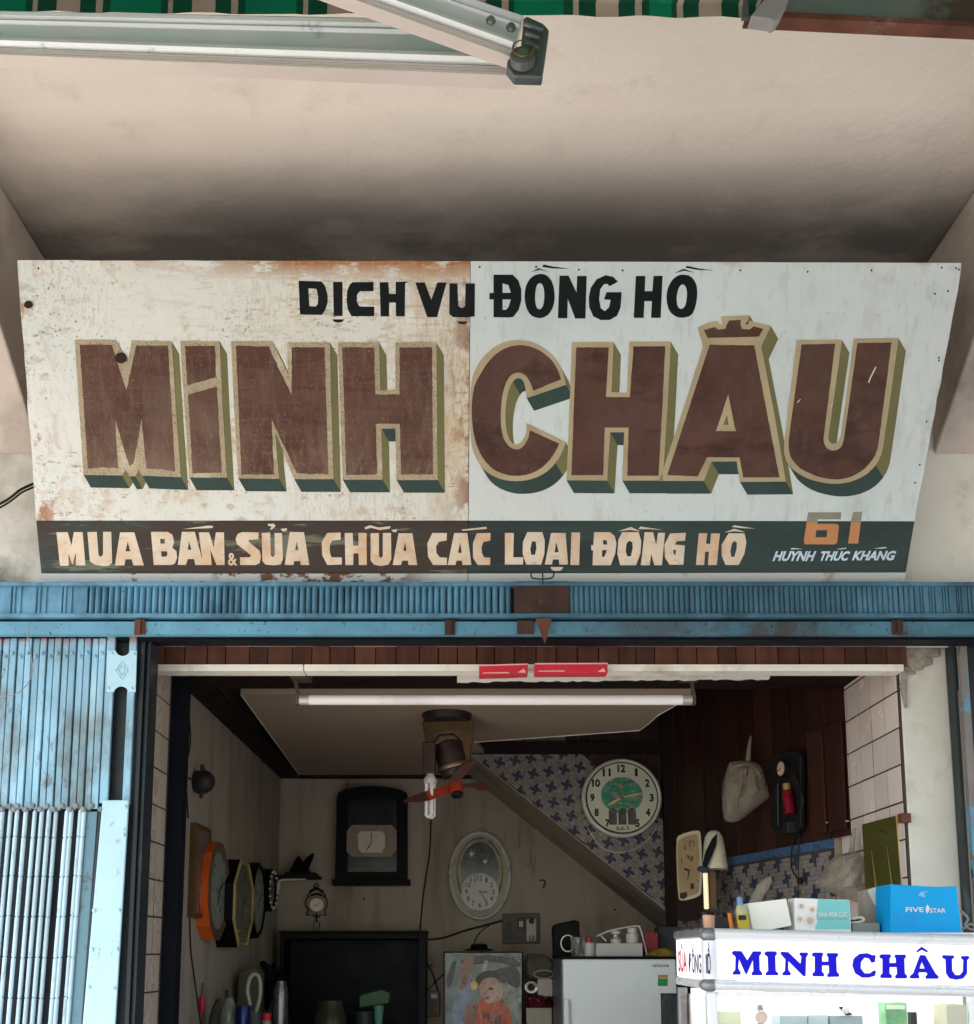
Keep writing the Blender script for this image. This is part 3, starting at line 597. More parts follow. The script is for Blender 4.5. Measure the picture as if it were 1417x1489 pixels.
# steel door frame right of the gate
mb = MB(); xa_ = P(200, 1000, 2.975).x; xb_ = P(216, 1000, 2.975).x
mb.box(xa_, 2.985, 0, xa_ + .014, 3.06, 2.525); mb.box(xa_ + .014, 2.998, 0, xb_ - .004, 3.06, 2.525); mb.box(xb_ - .004, 2.98, 0, xb_, 3.06, 2.525)
tag(mb.build('steel_jamb', m_frame, bevel=.002), 'dark steel channel between the blue gate and the beige tiles', 'jamb')
mb = MB(); mb.tube(curve([P(44, 905, 2.90), P(41, 925, 2.90), P(46, 960, 2.90), P(45, 985, 2.90), P(30, 1005, 2.90), P(12, 1012, 2.90), P(-12, 1011, 2.90)]), .0016, 6)
tag(mb.build('wire', mat('grey_wire', (.25, .25, .24), .6)), 'thin grey wire looping down in front of the folding gate', 'wire')
mb = MB(); mb.tube(curve([P(-25, 745, 2.95), P(10, 727, 2.96), P(30, 712, 2.97), P(52, 702, 3.0)]), .004, 8); mb.tube(curve([P(-25, 752, 2.95), P(12, 731, 2.96), P(32, 716, 2.97), P(52, 707, 3.0)]), .003, 8)
tag(mb.build('cable', mat('black_rubber', (.02, .02, .02), .6)), 'black cable running behind the left edge of the signboard', 'cable')

# ================================================================ SIGN
sgn = thing('signboard', 'large weathered hand painted signboard leaning forward above the blue lintel', 'signboard', (0, 2.95, EYE.z + 1.07))
SB0 = P(690, 845, 2.945); ST0 = P(690, 379, 2.583)
sv = (ST0 - SB0).normalized(); sN = V((0, -sv.z, sv.y)); 
if sN.y > 0: sN = -sN
SB0p = SB0.copy()
def SP(px, py, off=0.0): return PP(px, py, SB0p, sN) + sN * off
def panel(pts, name, m_, th=.012, off=0):
    mb = MB(); mb.prism([SP(x, y, off) for x, y in pts], -sN * th); return mb.build(name, m_, sgn, bevel=.0008)
def edge(x0, y0, x1, y1, n, amp):
    return [(x0 + (x1 - x0) * i / n + random.uniform(-amp, amp), y0 + (y1 - y0) * i / n + random.uniform(-amp, amp)) for i in range(1, n)]
panel([(25, 378)] + edge(25, 378, 684, 379.5, 24, .6) + [(684, 379.5), (681, 757)] + [(52.5, 757)] + edge(52.5, 757, 25, 378, 18, 1.0), 'left_panel', m_sL)
panel([(684.8, 379.5), (1399, 382), (1397, 400)] + edge(1397, 400, 1330.5, 758, 16, 1.0) + [(1330.5, 758), (681.8, 757)], 'right_panel', m_sR)
panel([(52.5, 757.3), (681, 757.3), (680.5, 833.5), (60, 833.5)], 'left_band', m_sbandL)
panel([(681.8, 757.3), (1330.5, 758.3), (1318, 832), (681.3, 833.5)], 'right_band', m_sbandR)
panel([(60, 834)] + [(680.5, 834), (680.5, 846.5), (61, 846.5)], 'bottom_rim', m_rimw)
panel([(681.3, 834), (1318, 832.5), (1316, 846)] + [(681.3, 846.5)], 'bottom_rim', m_rimw)
mb = MB(); mb.prism([SP(x, y, -.0125) for x, y in [(24, 377.5), (1399, 381), (1317, 846), (61, 847)]], -sN * .02); mb.build('back_frame', m_rust, sgn)
mb = MB()
for x, y in [(698, 388), (780, 388), (842, 392), (906, 393), (1077, 393), (1175, 395), (1268, 393), (1370, 389), (1391, 390), (1379, 423), (1360, 427), (1366, 520), (1366, 524), (1348, 613), (1338, 676), (1331, 702), (1395, 392), (56, 390)]:
    mb.lathe([(.0026, 0), (.0018, .002)], SP(x, y), sN, 8)
stuff(mb.build('nail_heads', m_hole, sgn))
for cx_, cy_, r_ in ((42, 443, 6.5), (176.5, 520.5, 9)):
    mb = MB(); mb.flat([[SP(cx_ + r_ * (1 + .12 * math.sin(i * 2.3)) * math.cos(i * .45), cy_ + r_ * .9 * math.sin(i * .45), .0032) for i in range(14)]]); mb.build('hole', m_hole, sgn)

def T(org, w_, L_): k = w_ / 1417.0; return [(org[0] + x * k, org[1] + y * k) for x, y in L_]
def area(l): return sum(l[i][0] * l[(i + 1) % len(l)][1] - l[(i + 1) % len(l)][0] * l[i][1] for i in range(len(l))) / 2
SV = (10.8, 18.6)
def rgh(l, amp, st=4.0):
    out = []
    for i in range(len(l)):
        p = l[i]; q = l[(i + 1) % len(l)]; d = math.hypot(q[0] - p[0], q[1] - p[1]); n = max(1, int(d / st))
        for k in range(n):
            x = p[0] + (q[0] - p[0]) * k / n; y = p[1] + (q[1] - p[1]) * k / n
            out.append((x + amp * mnoise.noise(V((x * .13, y * .13, 1))) + amp * .5 * mnoise.noise(V((x * .5, y * .5, 7))), y + amp * mnoise.noise(V((x * .13, y * .13, 9))) + amp * .5 * mnoise.noise(V((x * .5, y * .5, 3)))))
    return out
def big(org, w_, tan, faces, holes=(), fholes=(), left=True, sweep_cut=None):
    tan = T(org, w_, tan); faces = [T(org, w_, f) for f in faces]; holes = [T(org, w_, h) for h in holes]; fholes = [T(org, w_, h) for h in fholes]
    mb = MB(); off = .0004
    for li, l in enumerate([tan] + holes):
        a = area(l)
        if (a < 0) == (li == 0): l = l[::-1]
        for i in range(len(l)):
            p = l[i]; q = l[(i + 1) % len(l)]; nx, ny = (q[1] - p[1]), -(q[0] - p[0]); nl = math.hypot(nx, ny) + 1e-9; nx /= nl; ny /= nl
            dt = nx * SV[0] + ny * SV[1]
            if dt < .6: continue
            mi = 3 if ny > .62 else 2
            off += .00001
            vs = (SV[0] * (.8 if ny < -.1 else 1), SV[1] * (.85 if ny < -.1 else 1))
            vs = SV
            mb.quad(SP(*p, off), SP(*q, off), SP(q[0] + vs[0], q[1] + vs[1], off), SP(p[0] + vs[0], p[1] + vs[1], off), mi)
    mb.flat([[SP(x, y, .0014) for x, y in rgh(l, .55 if left else .35)] for l in [tan] + holes], 1)
    for f in faces: mb.flat([[SP(x, y, .0018) for x, y in rgh(l, .8 if left else .4)] for l in [f] + fholes], 0)
    mb.build('letter', [m_faceL if left else m_face, m_tanL if left else m_tanR, m_olive, m_sgreen], sgn, recalc=False)
big((100, 480), 250, [(52, 82), (220, 78), (390, 82), (440, 175), (485, 265), (505, 170), (520, 86), (700, 90), (850, 92), (885, 640), (925, 1212), (605, 1200), (575, 1150), (550, 1205), (500, 1205), (470, 1150), (440, 1198), (122, 1192), (85, 620)],
    [[(92, 122), (230, 118), (358, 125), (420, 320), (477, 500), (520, 300), (555, 130), (690, 128), (820, 128), (850, 640), (878, 1165), (760, 1148), (640, 1140), (622, 930), (600, 735), (565, 950), (535, 1100), (500, 1120), (450, 960), (385, 735), (392, 900), (410, 1140), (280, 1130), (160, 1140), (125, 640)]])
big((100, 480), 250, [(920, 92), (1245, 92), (1268, 600), (1305, 1215), (995, 1215), (955, 640)], [[(960, 130), (1208, 130), (1215, 390), (978, 455)], [(985, 530), (1222, 465), (1262, 1175), (1022, 1180)]])
big((330, 480), 250, [(35, 92), (375, 92), (440, 230), (508, 368), (500, 230), (497, 100), (850, 100), (862, 600), (880, 1228), (555, 1228), (480, 1040), (400, 830), (412, 1030), (432, 1225), (95, 1222), (60, 640)],
    [[(75, 130), (345, 132), (440, 340), (535, 535), (537, 340), (535, 142), (805, 140), (822, 640), (838, 1190), (578, 1180), (475, 960), (368, 735), (380, 960), (392, 1190), (120, 1190), (98, 640)]])
big((480, 480), 250, [(65, 100), (405, 100), (415, 492), (540, 492), (540, 100), (878, 100), (888, 1235), (550, 1235), (540, 812), (425, 812), (435, 1232), (105, 1232), (85, 640)],
    [[(100, 142), (365, 142), (375, 530), (575, 530), (575, 142), (842, 142), (850, 1190), (585, 1190), (578, 772), (378, 772), (390, 1190), (135, 1195), (118, 640)]])
def sm(l, sharp=()):
    out = []; n = len(l)
    for i, p in enumerate(l):
        if i in sharp: out.append(p); continue
        a = l[i - 1]; b = l[(i + 1) % n]
        out += [(p[0] * .75 + a[0] * .25, p[1] * .75 + a[1] * .25), (p[0] * .75 + b[0] * .25, p[1] * .75 + b[1] * .25)]
    return out
cT = [(870, 450), (840, 330), (780, 230), (700, 155), (600, 100), (490, 80), (380, 90), (280, 135), (190, 215), (120, 320), (88, 430), (78, 560), (78, 700), (80, 850), (95, 980), (140, 1080), (200, 1160), (290, 1215), (390, 1243), (490, 1245), (580, 1230), (660, 1200), (735, 1150), (800, 1075), (845, 990), (868, 925), (545, 768), (545, 830), (525, 890), (500, 930), (455, 945), (420, 930), (385, 860), (370, 760), (370, 640), (385, 540), (405, 470), (440, 410), (475, 393), (510, 405), (530, 450), (545, 560)]
cF = [(828, 405), (800, 320), (750, 245), (680, 185), (600, 140), (500, 120), (400, 135), (310, 180), (230, 255), (170, 350), (120, 440), (95, 560), (90, 700), (105, 850), (135, 960), (190, 1070), (270, 1150), (360, 1190), (460, 1205), (560, 1190), (650, 1150), (720, 1090), (780, 1010), (812, 935), (570, 825), (560, 890), (520, 960), (470, 988), (410, 970), (360, 910), (335, 820), (330, 700), (340, 560), (365, 450), (410, 370), (470, 345), (530, 365), (570, 420), (600, 500)]
big((670, 480), 250, sm(cT, (0, 25, 26, 41)), [sm(cF, (0, 23, 24, 38))], left=False)
big((810, 480), 250, [(125, 100), (468, 98), (450, 512), (578, 515), (598, 95), (940, 95), (915, 600), (880, 1120), (872, 1240), (540, 1240), (555, 842), (440, 842), (415, 1240), (80, 1238), (105, 640)],
    [[(160, 142), (428, 142), (405, 552), (602, 552), (632, 135), (893, 132), (870, 640), (838, 1200), (580, 1200), (592, 803), (395, 803), (382, 1195), (120, 1195), (140, 640)]], left=False)
big((940, 450), 250 * 1417 / 1329., [(398, 140), (470, 105), (545, 88), (560, 108), (575, 120), (590, 115), (585, 85), (580, 55), (800, 45), (785, 90), (765, 115), (785, 118), (800, 85), (965, 128), (890, 285), (990, 800), (1080, 1330), (725, 1333), (698, 1175), (505, 1175), (445, 1325), (100, 1325), (290, 760), (440, 285)],
    [[(490, 272), (835, 278), (930, 780), (1030, 1298), (750, 1298), (722, 1143), (470, 1143), (398, 1290), (163, 1280), (330, 760)]], holes=[[(625, 815), (637, 892), (595, 892)]], fholes=[[(633, 655), (692, 940), (540, 940)]], left=False)
mb = MB(); mb.flat([[SP(x, y, .0018) for x, y in T((940, 450), 250 * 1417 / 1329., [(445, 160), (530, 135), (555, 155), (610, 150), (622, 120), (640, 85), (730, 80), (728, 115), (740, 150), (800, 155), (830, 130), (905, 150), (870, 210), (475, 220)])]]); mb.build('letter_accent', m_face, sgn, recalc=False)
uT = [(392, 82), (765, 80), (655, 850), (650, 900), (665, 930), (695, 938), (725, 925), (745, 890), (760, 840), (860, 70), (1230, 65), (1105, 960), (1080, 1050), (1030, 1130), (960, 1195), (870, 1240), (780, 1262), (690, 1268), (590, 1255), (480, 1225), (390, 1175), (320, 1110), (290, 1040), (285, 950), (295, 850)]
uF = [(430, 118), (708, 112), (620, 820), (608, 900), (620, 950), (650, 985), (695, 995), (740, 980), (770, 940), (785, 860), (890, 105), (1172, 102), (1070, 900), (1050, 1010), (1000, 1090), (930, 1160), (840, 1210), (750, 1232), (650, 1228), (550, 1205), (440, 1155), (365, 1090), (330, 1020), (322, 930), (335, 820)]
big((1090, 480), 250, sm(uT, (0, 1, 9, 10)), [sm(uF, (0, 1, 10, 11))], left=False)
def glyph(org, w_, loops, m_, off=.0006, name='letter', fn=SP, par=None):
    mb = MB(); mb.flat([[fn(x, y, off) for x, y in T(org, w_, l)] for l in loops]); return mb.build(name, m_, par or sgn, recalc=False)
O1 = (420, 370)
for L_ in [[[(68, 180), (225, 185), (250, 215), (268, 280), (268, 330), (250, 385), (228, 415), (78, 412)], [(135, 232), (190, 236), (203, 290), (200, 340), (185, 358), (142, 355)]],
    [[(305, 188), (370, 188), (370, 422), (310, 422)]], [[(298, 445), (383, 445), (370, 462), (340, 468), (312, 462)]],
    [[(583, 188), (583, 252), (490, 252), (470, 275), (468, 320), (482, 352), (500, 358), (588, 358), (588, 424), (432, 424), (405, 375), (398, 310), (402, 250), (420, 205), (440, 190)]],
    [[(625, 190), (685, 190), (690, 270), (735, 270), (735, 188), (825, 186), (800, 198), (798, 425), (738, 425), (735, 330), (690, 330), (690, 425), (632, 425)]],
    [[(870, 192), (935, 192), (980, 310), (1022, 192), (1085, 192), (1020, 430), (952, 430)]],
    [[(1105, 198), (1160, 198), (1165, 350), (1180, 365), (1200, 365), (1212, 350), (1215, 198), (1280, 198), (1278, 425), (1225, 432), (1130, 430), (1103, 408)]], [[(1155, 460), (1230, 460), (1220, 475), (1195, 480), (1168, 474)]]]:
    glyph(O1, 300, L_, m_ink)
O2 = (700, 370)
for L_ in [[[(75, 122), (190, 122), (225, 155), (243, 210), (243, 280), (228, 335), (195, 378), (170, 382), (75, 380), (75, 272), (50, 272), (50, 233), (75, 233)], [(130, 175), (165, 185), (180, 232), (130, 232)], [(130, 272), (180, 272), (165, 320), (150, 335), (130, 335)]],
    [sm([(360, 115), (400, 125), (435, 170), (448, 250), (440, 310), (415, 360), (375, 385), (335, 385), (295, 365), (268, 310), (262, 240), (275, 175), (310, 130)]), sm([(357, 172), (375, 185), (385, 240), (378, 310), (358, 335), (335, 325), (325, 270), (330, 210), (340, 180)])],
    [[(302, 107), (350, 82), (415, 108), (357, 92)]], [[(378, 60), (430, 72), (545, 87), (430, 84), (370, 75)]],
    [[(475, 128), (530, 128), (578, 230), (582, 130), (640, 130), (632, 388), (570, 388), (525, 268), (522, 386), (465, 386)]],
    [[(830, 165), (800, 135), (755, 125), (700, 150), (665, 200), (652, 260), (655, 320), (680, 375), (725, 397), (780, 397), (825, 370), (845, 320), (852, 228), (760, 228), (745, 272), (785, 275), (775, 320), (750, 343), (725, 325), (715, 270), (722, 210), (745, 180), (765, 178), (778, 192)]],
    [[(938, 130), (995, 130), (992, 222), (1038, 222), (1045, 130), (1100, 128), (1088, 384), (1030, 384), (1035, 282), (990, 282), (985, 384), (925, 384)]],
    [sm([(1220, 120), (1270, 128), (1305, 175), (1312, 240), (1300, 320), (1275, 370), (1225, 385), (1180, 378), (1140, 345), (1122, 280), (1128, 210), (1155, 155), (1190, 128)]), sm([(1225, 180), (1242, 195), (1250, 240), (1240, 310), (1215, 333), (1192, 320), (1183, 270), (1192, 215), (1208, 185)])],
    [[(1172, 113), (1228, 86), (1295, 110), (1232, 98)]], [[(1245, 68), (1320, 84), (1415, 97), (1310, 93), (1238, 80)]]]:
    glyph(O2, 340, L_, m_ink)
for org, w_, LL in [((70, 750), 280, [
    [[(62, 122), (145, 120), (172, 220), (190, 120), (255, 120), (275, 365), (205, 365), (205, 270), (180, 360), (150, 280), (152, 368), (88, 368)]],
    [[(290, 120), (358, 118), (372, 290), (390, 303), (405, 285), (405, 118), (465, 118), (472, 345), (445, 368), (400, 370), (345, 360), (308, 335)]],
    [[(530, 122), (635, 122), (705, 365), (628, 365), (615, 320), (570, 320), (562, 365), (492, 365)], [(587, 190), (605, 262), (570, 262)]],
    [[(758, 118), (880, 118), (915, 140), (928, 190), (915, 235), (945, 260), (950, 310), (935, 350), (910, 362), (778, 362)], [(825, 168), (860, 172), (860, 205), (828, 205)], [(832, 260), (875, 262), (880, 285), (870, 300), (835, 302)]],
    [[(985, 118), (1080, 118), (1145, 362), (1085, 362), (1075, 318), (1028, 318), (1015, 362), (955, 362)], [(1038, 185), (1055, 250), (1028, 250)]],
    [[(990, 98), (1180, 72), (1215, 75), (1210, 90)]],
    [[(1110, 122), (1185, 122), (1220, 235), (1235, 122), (1295, 122), (1300, 362), (1240, 362), (1195, 250), (1205, 362), (1140, 362)]]]),
  ((330, 750), 300, [
    [[(218, 115), (218, 162), (150, 165), (150, 178), (225, 240), (235, 280), (225, 325), (200, 338), (92, 338), (90, 285), (160, 285), (165, 270), (70, 195), (60, 160), (75, 125), (105, 112)]],
    [[(240, 118), (298, 115), (302, 270), (315, 285), (330, 270), (328, 118), (380, 118), (385, 300), (370, 335), (320, 340), (265, 335), (245, 310)]],
    [[(280, 55), (325, 55), (335, 70), (310, 95), (295, 92), (310, 75), (285, 68)]], [[(368, 90), (415, 85), (410, 105), (385, 108)]],
    [[(432, 112), (530, 112), (567, 338), (508, 338), (505, 310), (462, 312), (458, 338), (398, 338)], [(482, 175), (492, 238), (468, 238)]],
    [[(782, 115), (782, 165), (725, 170), (708, 200), (708, 250), (720, 285), (790, 285), (790, 335), (690, 338), (655, 270), (652, 180), (690, 118)]],
    [[(810, 118), (865, 118), (868, 205), (905, 205), (905, 118), (960, 118), (962, 338), (908, 338), (905, 258), (870, 258), (868, 338), (815, 338)]],
    [[(988, 120), (1045, 118), (1045, 275), (1060, 290), (1072, 275), (1072, 118), (1128, 118), (1130, 300), (1110, 335), (1060, 345), (1010, 335), (988, 305)]],
    [[(948, 78), (985, 65), (1040, 80), (1125, 72), (1120, 88), (1050, 98), (990, 82), (950, 95)]], [[(1130, 98), (1170, 92), (1165, 112), (1145, 112)]],
    [[(1180, 120), (1275, 120), (1308, 338), (1248, 338), (1245, 308), (1205, 308), (1198, 338), (1140, 338)], [(1225, 180), (1235, 240), (1212, 240)]]]),
  ((610, 750), 300, [
    [[(190, 118), (188, 170), (135, 178), (115, 210), (118, 255), (140, 285), (190, 288), (190, 338), (95, 338), (60, 280), (55, 190), (90, 118)]],
    [[(240, 118), (330, 118), (358, 338), (298, 338), (292, 308), (255, 308), (248, 338), (195, 338)], [(282, 180), (292, 255), (265, 255)]],
    [[(490, 118), (488, 170), (440, 180), (428, 215), (430, 255), (445, 285), (488, 288), (486, 338), (400, 338), (370, 290), (368, 190), (395, 120)]], [[(290, 95), (460, 75), (465, 90), (300, 103)]],
    [[(588, 118), (650, 118), (645, 285), (715, 285), (712, 335), (588, 335)]],
    [[(742, 112), (845, 112), (862, 170), (860, 260), (838, 335), (735, 335), (710, 260), (712, 180)], [(775, 175), (800, 178), (805, 220), (795, 268), (770, 268), (762, 230)]],
    [[(905, 118), (1005, 118), (1022, 335), (962, 335), (958, 300), (918, 300), (912, 335), (862, 335)], [(940, 180), (958, 250), (930, 250)]], [[(900, 352), (990, 352), (975, 375), (940, 380), (912, 372)]],
    [[(1045, 115), (1105, 115), (1098, 338), (1038, 338)]]]),
  ((850, 750), 260, [
    [[(78, 130), (205, 130), (240, 160), (255, 215), (245, 300), (210, 392), (65, 392), (70, 275), (55, 272), (55, 232), (72, 232)], [(150, 190), (178, 195), (182, 228), (148, 228)], [(142, 272), (180, 272), (160, 325), (140, 325)]],
    [[(300, 130), (430, 130), (452, 200), (445, 300), (410, 392), (285, 392), (262, 300), (270, 190)], [(355, 198), (380, 210), (385, 250), (370, 320), (340, 322), (328, 280), (335, 220)]],
    [[(268, 122), (370, 88), (445, 125), (370, 112)]], [[(428, 105), (445, 85), (530, 98), (620, 112), (520, 106)]],
    [[(478, 130), (545, 130), (570, 230), (585, 135), (640, 135), (615, 392), (555, 392), (530, 300), (520, 392), (448, 392)]],
    [[(805, 135), (798, 198), (735, 202), (718, 228), (798, 235), (785, 388), (675, 388), (640, 330), (635, 230), (680, 140)], [(705, 270), (728, 270), (722, 315), (708, 300)]],
    [[(908, 138), (975, 138), (965, 222), (998, 222), (1005, 140), (1075, 140), (1050, 390), (980, 390), (988, 285), (958, 285), (950, 390), (885, 390)]],
    [[(1145, 138), (1270, 140), (1285, 210), (1270, 300), (1225, 390), (1120, 390), (1090, 320), (1088, 230)], [(1190, 198), (1210, 215), (1208, 260), (1190, 325), (1165, 325), (1158, 280), (1170, 220)]],
    [[(1110, 132), (1190, 102), (1275, 130), (1190, 122)]], [[(1168, 88), (1190, 75), (1360, 102), (1240, 97)]]])]:
    for L_ in LL: glyph(org, w_, L_, m_cream)
O3 = (1110, 730)
glyph(O3, 230, [[(405, 92), (700, 92), (695, 155), (490, 155), (488, 195), (660, 195), (680, 215), (665, 365), (640, 380), (375, 378), (365, 350)], [(478, 252), (575, 252), (570, 315), (470, 315)]], m_orange, name='digit')
glyph(O3, 230, [[(405, 92), (700, 92), (695, 155), (490, 155), (489, 182), (388, 182)]], m_greyol, .0010, 'digit_top')
glyph(O3, 230, [[(810, 88), (888, 88), (852, 372), (762, 372), (788, 182), (790, 165)]], m_orange, name='digit')
glyph(O3, 230, [[(810, 88), (888, 88), (876, 182), (788, 182), (790, 165)]], m_greyol, .0010, 'digit_top')
sx = (SP(700, 800) - SP(600, 800)).normalized()
def stext(s, x0, x1, yb, yt, m_, bold, slant, name='lettering'):
    mb = MB(); o = SP(x0, yb, .0006); wd = (SP(x1, yb) - SP(x0, yb)).length; ht = (SP(x0, yt) - SP(x0, yb)).length
    text(mb, s, o, sx, sv, wd, ht, 0, bold, slant); return mb.build(name, m_, sgn, recalc=False)
stext('HUYNH', 1123.5, 1182, 816, 801.5, m_paleblue, .04, .3)
stext('THUC', 1190, 1232, 815.5, 801.5, m_paleblue, .04, .3)
stext('KHANG', 1239, 1299, 815, 801, m_paleblue, .04, .3)
glyph(O3, 230, [[(250, 415), (265, 411), (355, 420), (250, 424)]], m_paleblue); glyph(O3, 230, [[(655, 422), (745, 409), (748, 418), (690, 425)]], m_paleblue); glyph(O3, 230, [[(990, 416), (1100, 402), (1108, 412), (1050, 418)]], m_paleblue)
stext('&', 332, 345.5, 822.5, 804, m_cream, .02, 0)
for l in ([(1273, 533), (1274.5, 534), (1266, 551), (1264, 557), (1262.5, 556), (1264.5, 550)], [(1159, 585), (1160, 586), (1164.5, 581), (1164, 580)], [(1207, 592), (1208, 592), (1211.5, 587), (1211, 586.5)]):
    mb = MB(); mb.flat([[SP(x, y, .0024) for x, y in l]]); mb.build('scratch', m_scratch, sgn, recalc=False)

# ================================================================ AWNING
aw = thing('awning', 'green and tan striped awning with a folded aluminium arm at the top', 'awning', (0, 1.9, EYE.z + 1.9))
seq = []
def per(x0, s): return [(x0 + a * s, b) for a, b in ((0, 't'), (7, 'd'), (35, 't'), (69, 'd'), (92, 't'), (102, 'd'), (113, 'g'), (187, 'd'))]
for k in range(-3, 4): seq += per(47 + 197 * k, 1.0)
seq = [q for q in seq if q[0] < 740] + [(740, 'd'), (748, 'g'), (820, 'd'), (834, 't'), (842, 'd'), (867, 't'), (900, 'd'), (924, 't'), (934, 'd'), (945, 'g'), (977, 'd'), (985, 't'), (994, 'd'), (1017, 't'), (1050, 'd'), (1075, 't'), (1082, 'd')] + [q for q in per(1100, .8) + per(1260, .8) + per(1420, .8) + per(1580, .8) + per(1740, .8) + per(1900, 2) + per(2300, 2) + per(2700, 2) + per(3100, 2)]  # far right stripes lie out of view, added to darken that side
mb = MB(); YA = 1.93
for i in range(len(seq) - 1):
    a, b = seq[i][0], seq[i + 1][0]; mi = {'g': 0, 'd': 1, 't': 2}[seq[i][1]]
    ya = lambda x: (16 + 9 * min(1, max(0, x / 1080.)) + 1.6 * math.sin(x / 17.))
    p0 = P(a, ya(a), YA); p1 = P(b, ya(b), YA); q0 = p0 + V((0, 0, .03)); q1 = p1 + V((0, 0, .03))
    r0 = V((q0.x, -1.5, q0.z - .95)); r1 = V((q1.x, -1.5, q1.z - .95))  # unseen fabric carried out over the street to dim the upper front
    mb.quad(p0, p1, q1, q0, mi); mb.quad(q0, q1, r1, r0, mi)
mb.build('fabric', [m_green, m_dkgreen, m_tanfab], aw)
PROF = [(0, .006), (.03, .0), (.06, -.004), (.14, -.012), (.20, -.010), (.235, .0), (.25, .004), (.27, -.006), (.30, -.002), (.31, .0), (.62, .0), (.63, .004), (.66, -.006), (.70, -.012), (.76, -.012), (.80, -.004), (.82, .006), (.84, -.002), (.875, -.002), (.885, .003), (.895, -.003), (.935, -.003), (.945, .003), (.955, -.004), (1, -.004)]
def arm(name, lab, tl, bl, tr, br, Yl, Yr, depth, par):
    mb = MB(); nL = len(PROF); pts = []
    for (t, b, Y) in ((tl, bl, Yl), (tr, br, Yr)):
        for f, d in PROF: pts.append(P(t[0] + (b[0] - t[0]) * f, t[1] + (b[1] - t[1]) * f, Y) + V((0, d, 0)))
    n0 = len(pts)
    for (t, b, Y) in ((tl, bl, Yl), (tr, br, Yr)):
        pts.append(P(t[0], t[1], Y) + V((0, depth, .01))); pts.append(P(b[0], b[1], Y) + V((0, depth, .01)))
    for i in range(nL - 1):
        mb.add([pts[i], pts[i + 1], pts[nL + i + 1], pts[nL + i]], [(0, 1, 2, 3)], 1 if PROF[i][0] > .83 else 0)
    mb.add([pts[nL - 1], pts[n0 + 1], pts[n0 + 3], pts[2 * nL - 1]], [(0, 1, 2, 3)], 1); mb.add([pts[0], pts[n0], pts[n0 + 2], pts[nL]], [(0, 1, 2, 3)], 0)
    mb.add([pts[n0], pts[n0 + 1], pts[n0 + 3], pts[n0 + 2]], [(0, 1, 2, 3)], 0)
    mb.add(pts[nL:2 * nL] + [pts[n0 + 3], pts[n0 + 2]], [list(range(nL + 2))], 0)
    return mb.build(name, [m_alu, m_alupink], par)
fa_ = aw
arm('lower_arm', '', (-60, 13), (-60, 79), (752, 27), (752, 112), 1.92, 1.78, .04, fa_)
arm('upper_arm', '', (478, -72), (450, -22), (762, 22), (741, 84), 1.66, 1.70, .035, fa_)
mb = MB(); mb.prism([P(x, y, 1.69) for x, y in [(762, 24), (768, 23), (790, 33), (799, 42), (789, 112), (748, 111), (737, 97), (738, 86), (745, 82), (757, 75)]], (0, .02, 0)); jn = mb.build('joint', m_casting, fa_, bevel=.003)
for a, b, c, d in ((763, 34, 790, 44), (765, 48, 785, 56), (766, 60, 783, 70)):
    mb = MB(); mb.tube([P(a, b, 1.68), P(c, d, 1.68)], .0045, 8); mb.build('joint_rib', m_casting, jn, smooth=True)
mb = MB(); mb.lathe([(.022, 0), (.022, .014), (.018, .017), (.0001, .018)], P(760, 91, 1.69), (0, -1, .2), 24); mb.build('pivot', m_casting, jn, smooth=True)
mb = MB(); mb.lathe([(.0205, .018), (.0205, .0195), (.017, .0195)], P(761, 85, 1.69), (0, -1, .2), 24, cap=False); mb.build('pivot_ring', mat('brass_ring', (.4, .28, .08), .3, .8), jn, smooth=True)
mb = MB(); mb.lathe([(.009, .018), (.009, .022), (.0001, .0225)], P(760, 93, 1.69), (0, -1, .2), 16); mb.build('pivot_bolt', m_bolt, jn, smooth=True)
for a, b in ((714, 31), (743.5, 41)):
    mb = MB(); mb.lathe([(.0095, 0), (.0095, .002), (.007, .002), (.0066, .007), (.0001, .0075)], P(a, b, 1.675), (0, -1, 0), 6); mb.build('bolt', m_bolt, fa_)
bm_ = thing('steel_beam', 'rusty green painted steel box beam at the top right', 'steel beam', tuple(P(1250, 40, 1.95)))
mb = MB(); mb.prism([P(x, y, 1.90) for x, y in [(1140, -60), (1140, 18), (1480, 34), (1480, -60)]], (0, .02, 0)); mb.build('web', m_rustbeam, bm_)
mb = MB(); mb.prism([P(x, y, 1.885) for x, y in [(1085, 21), (1140, 16), (1480, 33), (1480, 42), (1085, 23)]], (0, .03, 0)); mb.build('flange', m_rust, bm_, bevel=.002)
mb = MB(); mb.prism([P(x, y, 1.87) for x, y in [(1092, 23), (1115, -6), (1150, -6), (1141, 14), (1132, 27), (1126, 30), (1121, 27)]], (0, .03, 0)); mb.build('end_bracket', mat('grey_bracket', (.30, .29, .28), .6, var=.1), bm_, bevel=.002)
mb = MB(); mb.prism([P(x, y, 1.88) for x, y in [(1080, 24), (1083, -10), (1087, -10), (1090, 24)]], (0, .01, 0)); mb.build('side_plate', m_casting, bm_)

